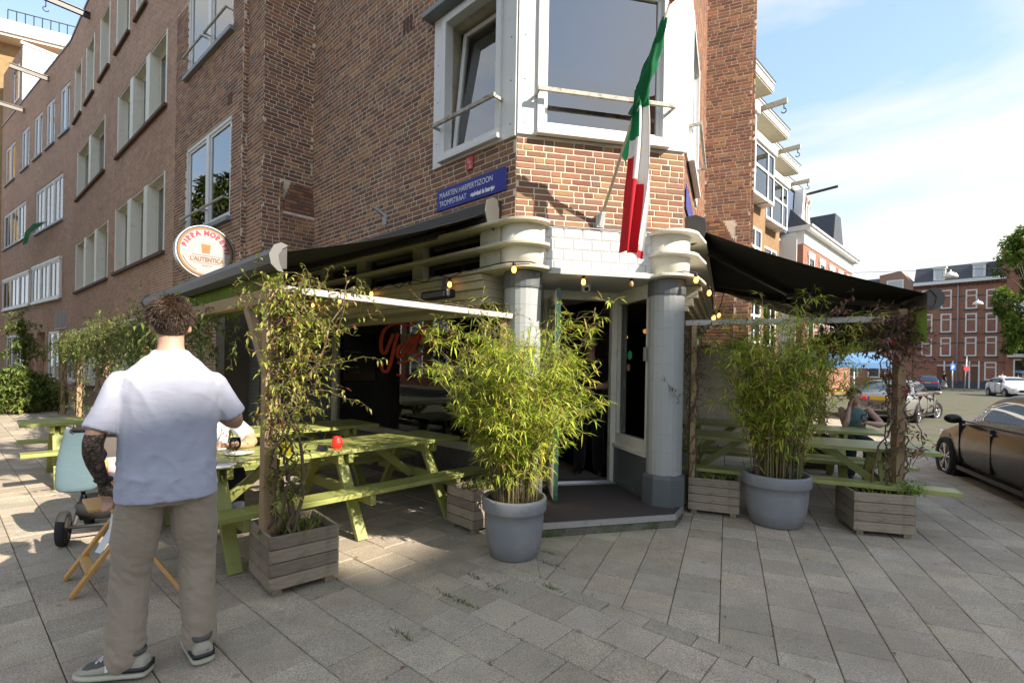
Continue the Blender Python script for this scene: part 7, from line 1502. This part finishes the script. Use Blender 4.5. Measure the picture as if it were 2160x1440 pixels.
person('seated woman in a white T-shirt leaning on the left picnic table', (wl.x, wl.y), B1+180, dict(sit=True,
    J=dict(hipL=(-0.10,-0.05,0.55), hipR=(0.10,-0.05,0.55), kneeL=(-0.13,0.36,0.54), kneeR=(0.13,0.36,0.54), ankL=(-0.13,0.33,0.12), ankR=(0.13,0.33,0.12), shL=(-0.17,0.10,1.02), shR=(0.17,0.10,1.02), elL=(-0.27,0.36,0.83), elR=(0.27,0.36,0.83), wrL=(-0.05,0.44,0.83), wrR=(0.04,0.46,0.84), hdL=(1,0.2,0), hdR=(-1,0.2,0), head=(0,0.20,1.26), neck=(0,0.12,1.06)),
    torso=[((0,-0.06,0.50),0.17,0.12),((0,-0.04,0.58),0.165,0.12),((0,0.0,0.72),0.155,0.11),((0,0.05,0.86),0.168,0.115),((0,0.09,0.97),0.168,0.10),((0,0.105,1.03),0.12,0.08),((0,0.11,1.06),0.06,0.055)],
    shirt=cloth('white_tshirt', (0.74,0.73,0.72)), legs=cloth('dark_jeans', (0.03,0.035,0.05)), hair=hair_blond, long=1.8, sleeve=0.75, skin=mat('skin_warm', (0.50,0.29,0.18), 0.5, 0.08, 9, 0.1, 120), nh=500, hln=0.05))
wr_ = FR(3.35, 2.28)
person('seated woman in a teal sleeveless top, head on hand, at the right table', (wr_.x, wr_.y), BR+180, dict(sit=True, sleeveless=True,
    J=dict(hipL=(-0.10,-0.05,0.55), hipR=(0.10,-0.05,0.55), kneeL=(-0.12,0.38,0.54), kneeR=(0.12,0.38,0.54), ankL=(-0.12,0.36,0.12), ankR=(0.12,0.36,0.12), shL=(-0.175,0.03,1.02), shR=(0.175,0.03,1.02), elL=(-0.30,0.16,0.83), elR=(0.17,0.30,0.82), wrL=(-0.10,0.36,0.86), wrR=(0.10,0.17,1.07), hdL=(0.6,0.5,0.1), hdR=(-0.2,-0.05,1), head=(0.02,0.07,1.22), neck=(0.0,0.03,1.05), curlL=1.0),
    torso=[((0,-0.06,0.50),0.17,0.12),((0,-0.05,0.58),0.165,0.12),((0,-0.03,0.72),0.148,0.105),((0,0.0,0.86),0.160,0.115),((0,0.02,0.97),0.160,0.095),((0,0.025,1.03),0.105,0.075),((0,0.03,1.06),0.06,0.055)],
    shirt=cloth('teal_top', (0.12,0.19,0.19)), legs=cloth('navy_trousers', (0.02,0.022,0.035)), hair=hair_black, nh=700, hln=0.03))
wg = FR(3.35, 2.28)+Vector((FR.d.x*-0.42, FR.d.y*-0.42, 0))+Vector((FR.n.x*0.04, FR.n.y*0.04, 0)); wine_glass('glass of white wine in the hand of the woman at the right table', (wg.x, wg.y, TT), False)
bm_ = at(1243, 900, 6.95)
person('barman in dark clothes standing inside the doorway', (bm_.x, bm_.y), 190, dict(J=dict(elL=(-0.27,0.08,1.22), elR=(0.27,0.08,1.22), wrL=(-0.08,0.26,1.18), wrR=(0.08,0.26,1.14), hdL=(1,0.3,0), hdR=(-1,0.3,0)), shirt=cloth('black_shirt', (0.012,0.012,0.013)), legs=cloth('black_trousers', (0.010,0.010,0.011)), hair=hair_black, nh=300, sleeve=0.8), z=0.12, scale=1.03)
pd = at(2113, 830, 41.0)
person('pedestrian in a white shirt and dark trousers walking across the far square', (pd.x, pd.y), 20, dict(shirt=cloth('white_shirt', (0.72,0.68,0.70)), legs=cloth('black_trousers', (0.010,0.010,0.011)), hair=hair_black, nh=60, vox=0.02), scale=0.98)
pd = at(1991, 818, 50.0)
person('pedestrian in a black top and long grey skirt by the far doors', (pd.x, pd.y), 100, dict(shirt=cloth('black_shirt', (0.012,0.012,0.013)), legs=cloth('grey_skirt', (0.22,0.22,0.20)), skirt=True, hair=hair_black, nh=60, vox=0.02), scale=0.95, z=0.05)
# ------------------------------------------------------------------ high chair and pram
birch = mat('birch', (0.55,0.30,0.09), 0.45, 0.12, 4, 0.1, 30, stretch=(1,8,8)); a0, a1, a2 = gp(150, 1262), gp(138, 1222), gp(352, 1218)
hc = thing('high_chair', 'light wooden folding high chair standing beside the man', 'high chair', (a0.x, a0.y, 0))
dx = Vector((a2.x-a1.x, a2.y-a1.y, 0)).normalized(); dyv = Vector((a1.x-a0.x, a1.y-a0.y, 0)); wdt = dyv.length; dyn = dyv.normalized(); B0 = Vector((a0.x, a0.y, 0))
for s in (0, 1):
    o_ = B0+dyn*wdt*s; wbw(hc, 'leg', o_+Vector((0,0,0.01)), o_+dx*0.46+Vector((0,0,0.64)), 0.024, 0.06, birch, up=dyn); wbw(hc, 'leg', o_+dx*0.72+dyn*0.025*(1-2*s)+Vector((0,0,0.01)), o_+dx*0.22+dyn*0.025*(1-2*s)+Vector((0,0,0.62)), 0.024, 0.06, birch, up=dyn)
    wbw(hc, 'side_panel', o_+dx*0.20+Vector((0,0,0.80)), o_+dx*0.50+Vector((0,0,0.50)), 0.022, 0.13, birch, up=dyn); wbw(hc, 'armrest', o_+dx*0.24+Vector((0,0,0.74)), o_+dx*0.60+Vector((0,0,0.74)), 0.022, 0.05, birch)
wbw(hc, 'rung', B0+dx*0.12+Vector((0,0,0.17)), B0+dx*0.12+dyn*wdt+Vector((0,0,0.17)), 0.06, 0.02, birch); wbw(hc, 'seat', B0+dx*0.26+dyn*0.02+Vector((0,0,0.60)), B0+dx*0.26+dyn*(wdt-0.02)+Vector((0,0,0.60)), 0.26, 0.02, birch)
wbw(hc, 'backrest', B0+dx*0.20+Vector((0,0,0.86)), B0+dx*0.20+dyn*wdt+Vector((0,0,0.86)), 0.02, 0.12, birch); wbw(hc, 'tray', B0+dx*0.52+Vector((0,0,0.76)), B0+dx*0.52+dyn*wdt+Vector((0,0,0.76)), 0.2, 0.016, birch)
q = MB(); sp_ = B0+dx*0.25+dyn*0.02; q.add([sp_+Vector((0,0,0.60)), sp_+dx*0.05+Vector((0,0,0.60)), sp_+dx*0.03+Vector((0,-0.01,0.45)), sp_+dx*-0.05+Vector((0,-0.02,0.30)), sp_+dx*-0.09+Vector((0,-0.02,0.31)), sp_+dx*-0.02+Vector((0,0,0.46))], [(0,1,2,5),(5,2,3,4)]); q.build('strap', white_print, hc, fix=False)
q = MB(); R_ = random.Random(6); cpt = B0+dx*0.40+dyn*wdt*0.5
q.loft([[cpt+dx*(x*0.17)+dyn*(y*wdt*0.42)+Vector((0,0,z+0.015*sin(5*x+3*y))) for x, y in ((-1,-1),(0,-1.1),(1,-1),(1.1,0),(1,1),(0,1.1),(-1,1),(-1.1,0))] for z in (0.64, 0.70, 0.80, 0.90)]); q.build('blanket', cloth('pink_blanket', (0.62,0.50,0.50)), hc)
w1 = gp(133, 1150); pm = thing('pram', 'dark pram with a pale blue blanket behind the high chair', 'pram', (w1.x, w1.y, 0)); tyre = mat('tyre', (0.022,0.021,0.020), 0.85, 0.15, 20, 0.2)
ax_ = D(60); fwd = D(-30); W0 = Vector((w1.x, w1.y, 0))
def wheel3(c, r, wd, axis, nm, parent, rim_m, spokes=5, tw_=0.045, hub=0.22, sw=0.028):
    c = Vector(c); a = Vector((axis[0], axis[1], 0)).normalized(); u = Vector((0,0,1)); v = a.cross(u); wo__ = None
    prof = [(r*0.70, -0.45), (r*0.96, -0.5), (r, -0.3), (r, 0.3), (r*0.96, 0.5), (r*0.70, 0.45)]
    q = MB(); n = 36; q.add([c+(u*cos(2*pi*j/n)+v*sin(2*pi*j/n))*rr+a*(k*wd) for rr, k in prof for j in range(n)], [(i*n+j, i*n+(j+1)%n, ((i+1)%6)*n+(j+1)%n, ((i+1)%6)*n+j) for i in range(6) for j in range(n)], 0, None, True); wo__ = q.build(nm, tyre, parent)
    q = MB(); q.add([c+(u*cos(2*pi*j/n)+v*sin(2*pi*j/n))*rr+a*(k*wd) for rr, k in ((r*0.71,-0.40),(r*0.71,0.40),(r*0.64,0.42),(r*0.64,-0.42)) for j in range(n)], [(i*n+j, i*n+(j+1)%n, ((i+1)%4)*n+(j+1)%n, ((i+1)%4)*n+j) for i in range(4) for j in range(n)], 0, None, True)
    for sgn in (-1, 1):
        for i in range(spokes):
            for off in ((-0.09, 0.09) if spokes <= 5 and r > 0.25 else (0,)):
                th = 2*pi*i/spokes; d1_ = (u*cos(th)+v*sin(th)); d2_ = (u*cos(th+off*1.8)+v*sin(th+off*1.8)); q.bar(c+a*(sgn*wd*0.34)+d1_*r*0.10, c+a*(sgn*wd*0.38)+d2_*r*0.67, sw, 0.02, up=a)
        q.tube([c+a*(sgn*wd*0.30), c+a*(sgn*wd*0.40)], r*hub*0.7, 14)
    q.build('rim', rim_m, wo__)
    return wo__
dplast = mat('dark_plastic', (0.03,0.028,0.027), 0.6, 0.15); grey_fab = cloth('taupe_fabric', (0.10,0.085,0.075)); pale_blue = cloth('pale_blue_fabric', (0.10,0.15,0.17))
fw_ = Vector((fwd.x, fwd.y, 0)); axv = Vector((ax_.x, ax_.y, 0))
for k, (off, r) in enumerate(((Vector((0,0,0)), 0.145), (axv*0.52, 0.145), (fw_*0.62+axv*0.06, 0.11), (fw_*0.62+axv*0.46, 0.11))): wheel3(W0+off+Vector((0,0,r)), r, 0.06, ax_, 'wheel', pm, dplast, 4)
q = MB()
for s in (0.07, 0.45):
    q.tube([W0+axv*s+Vector((0,0,0.16)), W0+axv*s+fw_*0.30+Vector((0,0,0.36)), W0+axv*s+fw_*0.62+Vector((0,0,0.12))], 0.018, 8); q.tube([W0+axv*s+fw_*0.30+Vector((0,0,0.36)), W0+axv*s+fw_*0.18+Vector((0,0,0.62)), W0+axv*s-fw_*0.10+Vector((0,0,1.0))], 0.017, 8)
q.tube([W0+axv*0.07-fw_*0.10+Vector((0,0,1.0)), W0+axv*0.45-fw_*0.10+Vector((0,0,1.0))], 0.02, 8); q.tube([W0+Vector((0,0,0.145)), W0+axv*0.52+Vector((0,0,0.145))], 0.014, 8); q.build('chassis', dplast, pm)
q = MB(); q.loft([[W0+axv*(0.26+x*wx)+fw_*(0.28+y*ly)+Vector((0,0,z)) for x, y in ((-1,-1),(0,-1.1),(1,-1),(1.05,0),(1,1),(0,1.1),(-1,1),(-1.05,0))] for z, wx, ly in ((0.18,0.17,0.2),(0.32,0.2,0.24))]); q.build('basket', dplast, pm)
q = MB(); q.loft([[W0+axv*(0.28+x*wx)+fw_*(0.32+y*ly)+Vector((0,0,z)) for x, y in ((-1,-1),(0,-1.15),(1,-1),(1.1,0),(1,1),(0,1.15),(-1,1),(-1.1,0))] for z, wx, ly in ((0.50,0.13,0.26),(0.62,0.19,0.36),(0.86,0.20,0.36),(1.02,0.15,0.22))]); k = q.build('carrycot', grey_fab, pm); s_ = k.modifiers.new('s', 'SUBSURF'); s_.levels = 2; s_.render_levels = 2
q = MB(); c0_ = W0+axv*0.10-fw_*0.06
q.loft([[c0_+axv*(x*wx)+fw_*(y*0.035+0.02*sin(z*9))+Vector((0,0,z)) for x, y in ((-1,-1),(0,-1.3),(1,-1),(1,1),(0,1.3),(-1,1))] for z, wx in ((0.46,0.13),(0.52,0.155),(0.66,0.15),(0.82,0.14),(0.95,0.10),(1.02,0.11))]); k = q.build('blanket', pale_blue, pm); s_ = k.modifiers.new('s', 'SUBSURF'); s_.levels = 2; s_.render_levels = 2
# ------------------------------------------------------------------ cars
def paint_mat(name, c, metal=0.6):
    m, t, b, o = node_mat(name); b.inputs['Base Color'].default_value = c4(c); b.inputs['Metallic'].default_value = metal; b.inputs['Roughness'].default_value = 0.28; b.inputs['Specular IOR Level'].default_value = 0.3; b.inputs['Coat Weight'].default_value = 0.2; b.inputs['Coat Roughness'].default_value = 0.04
    n = nse(t, coords(t, 'Object'), 3, 4); t.links.new(ramp(t, n, 0.2, 0.9, (0.24,)*3+(1,), (0.36,)*3+(1,)), b.inputs['Roughness']); return m
car_glass = mat('car_glass', (0.012,0.015,0.016), 0.04, 0.05, 3, 0, spec=0.9, coat=1.0); alloy = mat('alloy', (0.50,0.50,0.51), 0.3, 0.06, 5, 0, metal=0.9); red_lamp = emit_mat('tail_lamp', (0.45,0.01,0.012), 0.15); lamp_c = mat('head_lamp', (0.5,0.52,0.54), 0.08, 0.05, 8, 0, coat=1.0); yplate = mat('yellow_plate', (0.72,0.42,0.01), 0.4, 0.05, 4, 0); chrome = mat('chrome', (0.6,0.6,0.61), 0.12, 0.05, 4, 0, metal=1.0); trim_b = mat('car_trim', (0.012,0.012,0.013), 0.35, 0.1, 5, 0)
PROF = {'sedan': [(0.0,0.52,0,0.66),(0.02,0.62,0,0.74),(0.07,0.71,0,0.80),(0.16,0.80,0,0.85),(0.27,0.90,0,0.88),(0.30,0.925,0.94,0.885),(0.36,0.94,1.18,0.89),(0.43,0.95,1.37,0.89),(0.50,0.955,1.425,0.89),(0.60,0.96,1.43,0.89),(0.70,0.965,1.38,0.89),(0.77,0.975,1.24,0.885),(0.84,0.985,1.04,0.88),(0.87,0.99,0,0.87),(0.93,0.99,0,0.84),(0.975,0.96,0,0.80),(0.99,0.80,0,0.78),(1.0,0.58,0,0.74)],
        'hatch': [(0.0,0.55,0,0.66),(0.02,0.66,0,0.74),(0.07,0.76,0,0.80),(0.16,0.86,0,0.84),(0.24,0.95,0,0.86),(0.27,0.97,0.99,0.87),(0.34,0.98,1.25,0.87),(0.42,0.99,1.46,0.87),(0.52,1.0,1.52,0.87),(0.70,1.01,1.52,0.87),(0.84,1.02,1.46,0.86),(0.90,1.03,1.32,0.85),(0.96,1.03,1.10,0.83),(0.975,1.0,0,0.80),(0.99,0.82,0,0.78),(1.0,0.58,0,0.74)]}
def car(label, front, heading, L_, paint, kind='sedan', H=1.0, plate=True, steer=0.0):
    fwd = D(heading); c = Vector((front.x, front.y))-fwd*L_/2; ang = math.atan2(fwd.y, fwd.x); t = thing('parked_car', label, 'car', (c.x, c.y, -0.075), ang, 'parked cars'); t.scale = (1,1,H)
    q = MB(); P = PROF[kind]; ns = None; rings = []; info = []
    for s, zb, zr, w_ in P:
        x = L_*(0.5-s); half = [(0.0,0.20),(w_*0.82,0.20),(w_*0.97,0.30),(w_,0.50),(w_*1.0,zb*0.80),(w_*0.965,zb-0.03),(w_*0.93,zb)]
        if zr and zr > zb+0.02: wg_ = w_*0.93-(zr-zb)*0.48; half += [(w_*0.905,zb+0.015),(wg_+0.03,zr-0.05),(wg_-0.03,zr-0.012),(wg_*0.5,zr+0.008),(0.0,zr+0.012)]
        else: half += [(w_*0.88,zb+0.008),(w_*0.74,zb+0.02),(w_*0.6,zb+0.03),(w_*0.3,zb+0.038),(0.0,zb+0.04)]
        full = half+[(-y, z) for y, z in reversed(half[1:-1])]; rings.append([(x, y, z) for y, z in full]); info.append((s, zb, zr))
    n = len(rings[0]); q.v = [p for r in rings for p in r]
    for i in range(len(rings)-1):
        for j in range(n):
            s0, zb0, zr0 = info[i]; s1, zb1, zr1 = info[i+1]; g0, g1 = zr0 > zb0+0.02, zr1 > zb1+0.02; mi = 0; jj = j if j < 11 else n-1-j
            if jj == 7 and (g0 and g1): mi = 1
            if jj in (9, 10) and ((g0 and g1 and (zr1-zr0) > 0.12) or (g0 and g1 and (zr0-zr1) > 0.10)): mi = 1
            if jj == 8 and (g0 and g1) and abs(zr1-zr0) > 0.10: mi = 0
            if jj in (0, 1): mi = 2
            q.f.append((i*n+j, i*n+(j+1)%n, (i+1)*n+(j+1)%n, (i+1)*n+j)); q.m.append(mi); q.c.append(None); q.sm.append(True)
    q.f += [tuple(range(n)), tuple((len(rings)-1)*n+j for j in range(n))]; q.m += [0, 0]; q.c += [None, None]; q.sm += [True, True]
    bo = q.build('body', [paint, car_glass, trim_b], t, world=False); sm_ = bo.modifiers.new('s', 'SUBSURF'); sm_.levels = 2; sm_.render_levels = 2
    W2 = 0.89; wb_ = 0.615*L_; xf = L_*0.5-0.185*L_; xr = xf-wb_
    for x in (xf, xr):
        for sd in (-1, 1):
            q = MB(); n2 = 30; q.add([(x+0.385*cos(2*pi*j/n2), sd*yy, 0.335+0.385*sin(2*pi*j/n2)) for yy in (0.5, 0.866 if x == xf else 0.889) for j in range(n2)], [tuple(range(n2)), tuple(range(n2, 2*n2))]+[(j,(j+1)%n2,n2+(j+1)%n2,n2+j) for j in range(n2)]); q.build('wheel_arch', trim_b, t, world=False)
            st_ = steer if x == xf else 0; wl_ = wheel3((0,0,0), 0.328, 0.22, (sin(st_)*-1, cos(st_)), 'wheel', None, alloy, 5); wl_.parent = t; wl_.location = (x, sd*(0.795 if x == xf else 0.812), 0.328)
    for sd in (-1, 1):
        q = MB(); mx_ = L_*(0.5-0.335); q.ball((mx_, sd*1.0, 1.0), 0.1, 14, 10, sc=(0.75,1.15,0.72)); q.bar((mx_, sd*0.86, 0.95), (mx_, sd*0.96, 0.97), 0.05, 0.05); mo = q.build('mirror', paint, t, world=False)
        for x0 in (L_*(0.5-0.525), L_*(0.5-0.735)): q = MB(); q.box(x0-0.1, x0+0.1, sd*0.885-0.016, sd*0.885+0.016, 0.845, 0.875); q.build('door_handle', paint, t, world=False, bevel=0.008)
        q = MB()
        for s_ in (0.31, 0.53, 0.775): q.box(L_*(0.5-s_)-0.003, L_*(0.5-s_)+0.003, sd*0.872-0.022, sd*0.872+0.0225, 0.32, 0.93)
        q.box(L_*(0.5-0.80), L_*(0.5-0.30), sd*0.878-0.02, sd*0.878+0.02, 0.22, 0.28); q.build('door_seam', trim_b, t, world=False)
        q = MB(); q.box(L_*(0.5-0.84), L_*(0.5-0.29), sd*0.845-0.012, sd*0.845+0.012, 0.955 if kind == 'sedan' else 1.0, 0.972 if kind == 'sedan' else 1.016); q.build('window_trim', trim_b, t, world=False)
        zt = 0.80; q = MB(); q.box(-L_/2-0.002, -L_/2+0.10, sd*0.30, sd*0.74, zt, zt+0.09); q.build('tail_light', red_lamp, t, world=False, bevel=0.02)
        q = MB(); q.box(L_/2-0.16, L_/2-0.02, sd*0.42, sd*0.70, 0.60, 0.70); q.build('headlight', lamp_c, t, world=False, bevel=0.02)
    q = MB(); q.box(L_/2-0.04, L_/2+0.005, -0.34, 0.34, 0.42, 0.60); q.build('grille', trim_b, t, world=False, bevel=0.02)
    for x0 in (-L_/2-0.012, ): q = MB(); q.box(x0-0.004, x0+0.02, -0.26, 0.26, 0.78, 0.89); q.build('number_plate', yplate, t, world=False)
    q = MB(); q.box(-L_/2-0.0165, -L_/2, 0.21, 0.262, 0.782, 0.888); q.build('plate_band', mat('plate_blue', (0.03,0.08,0.4), 0.4), t, world=False)
    q = MB(); q.box(-L_/2-0.006, -L_/2+0.1, -0.72, 0.72, 0.30, 0.44); q.build('bumper', trim_b, t, world=False, bevel=0.03)
    return t
wf = gp(2005, 996); hd = D(BR); L1 = 4.45
nrmk = D(BR+90); fr1 = Vector((wf.x, wf.y))+hd*0.185*L1+nrmk*0.80
car('black saloon car parked at the kerb at the right edge of the picture', fr1, BR, L1, paint_mat('black_paint', (0.014,0.0135,0.012), 0.0), 'sedan')
rr_, ff_ = gp(1930, 890), gp(1990, 882); h2 = 50.0; d2_ = D(h2); rw_ = Vector((rr_.x, rr_.y))
fr2 = rw_-D(h2+90)*0.80+d2_*(0.615*4.7+0.185*4.7)
car('silver saloon car seen from behind with a yellow number plate', fr2, h2, 4.7, paint_mat('silver_paint', (0.36,0.345,0.31), 0.75), 'sedan', steer=-0.35)
s3 = gp(1956, 824); car('dark blue hatchback parked beyond the silver car', s3+D(40)*4.2, 40, 4.3, paint_mat('blue_paint', (0.05,0.08,0.14), 0.5), 'hatch')
s4 = gp(2140, 838); car('white hatchback parked at the far right edge of the square', Vector((s4.x+0.8, s4.y)), 205, 4.2, paint_mat('white_car_paint', (0.62,0.63,0.63), 0.0), 'hatch')
# ------------------------------------------------------------------ street furniture and market stall
sg_ = at(2008, 822, 46.0); sn = thing('parking_sign', 'blue parking sign on a grey pole in front of the far house', 'road sign', (sg_.x, sg_.y, 0)); q = MB(); q.tube([(sg_.x, sg_.y, 0), (sg_.x, sg_.y, 2.6)], 0.04, 8); q.build('pole', metal_grey, sn)
FSx = Frame(Vector((sg_.x, sg_.y-0.06)), 90, 90); q = MB(); q.fbox(FSx, -0.24, 0.24, 0, 0.02, 1.95, 2.55); q.build('plate', mat('sign_blue', (0.01,0.16,0.60), 0.4), sn); text('lettering', 'P', FSx, -0.15, 2.05, 0.34, white_print, sn, 0.03, right=True, bold=0.02)
sg_ = at(2034, 822, 45.0); sn = thing('sign_pole', 'leaning grey pole with a small red and white road sign', 'road sign', (sg_.x, sg_.y, 0)); q = MB(); q.tube([(sg_.x, sg_.y, 0), (sg_.x+0.18, sg_.y, 3.2)], 0.04, 8); q.build('pole', metal_grey, sn); FSx = Frame(Vector((sg_.x+0.12, sg_.y-0.06)), 90, 90); q = MB(); disc(q, FSx, 0, 0.0, 2.1, 0.26); q.build('plate', mat('sign_red', (0.5,0.04,0.04), 0.4), sn)
for i, (px, py, Y, lab) in enumerate(((2005, 582, 21.0, 'large white dome street lamp hanging over the square'), (2063, 640, 31.0, 'smaller white dome street lamp hanging on a wire farther away'))):
    c = at(px, py, Y); lm = thing('street_lamp', lab, 'street lamp', c, group='hanging street lamps'); q = MB(); q.lathe([(0.26,-0.06),(0.25,0.0),(0.19,0.10),(0.08,0.16),(0.03,0.17),(0.03,0.26)], 24, c); q.build('shade', white_paint, lm)
    q = MB(); q.tube([c+Vector((-16,5,0.6)), c+Vector((-6,2,0.32)), c+Vector((0,0,0.26)), c+Vector((8,-2,0.35)), c+Vector((16,-4,0.7))], 0.010, 5); q.build('wire', cable_m, lm)
ms0 = at(1765, 830, 19.0); stl = thing('market_stall', 'market stall with a blue canopy behind the right bamboo', 'market stall', (ms0.x, ms0.y, 0)); sb = mat('blue_canvas', (0.10,0.22,0.42), 0.8, 0.1)
for sx in (-1, 1):
    for sy in (-1, 1): q = MB(); q.tube([(ms0.x+sx*1.2, ms0.y+sy*0.8, 0), (ms0.x+sx*1.2, ms0.y+sy*0.8, 1.9)], 0.03, 8); q.build('post', metal_grey, stl)
q = MB(); q.loft([[(ms0.x+sx*1.4, ms0.y-1.2, 1.75), (ms0.x+sx*1.4, ms0.y-1.2, 1.95), (ms0.x+sx*1.4, ms0.y, 2.35), (ms0.x+sx*1.4, ms0.y+1.1, 2.0)] for sx in (-1, 1)], smooth=False); q.build('canopy', sb, stl); q = MB(); q.box(ms0.x-1.2, ms0.x+1.2, ms0.y-0.8, ms0.y+0.6, 0.7, 0.75); q.build('table', post_wood, stl)
for i in range(8):
    cx, cy = ms0.x-1.0+0.55*(i % 4), ms0.y-0.6+0.6*(i//4); cr6 = thing('fruit_crate', ('first', 'second', 'third', 'fourth')[i % 4]+' fruit crate from the left in the '+('front' if i < 4 else 'back')+' row of the market stall', 'crate', (cx, cy, 0.75), group='crates on the market stall')
    q = MB(); q.box(cx-0.22, cx+0.22, cy-0.25, cy+0.25, 0.752, 0.88); q.build('box', post_wood, cr6); q = MB(); R_ = random.Random(i)
    for k in range(14): q.ball((cx+R_.uniform(-.16,.16), cy+R_.uniform(-.18,.18), 0.90), 0.055, 8, 6)
    q.build('fruit', mat(('fruit_orange', 'fruit_yellow', 'fruit_red', 'fruit_green')[i % 4], ((0.6,0.22,0.02), (0.6,0.48,0.04), (0.45,0.04,0.02), (0.15,0.32,0.04))[i % 4], 0.4), cr6, kind='stuff')
# weathered cable run and conduit on the fascia
cb = thing('conduit', 'grey conduit running over the white tiles above the entrance', 'conduit', FC(1.0, 0.04, 3.06)); q = MB(); q.tube([FC(0.22, 0.035, 3.065), FC(0.6, 0.035, 3.06), FC(CW-0.34, 0.035, 3.065), FC(CW-0.28, 0.04, 3.03), FC(CW-0.28, 0.04, 2.72), FC(CW-0.25, 0.06, 2.64)], 0.009, 6); q.build('tube', mat('conduit_grey', (0.30,0.31,0.32), 0.5), cb)
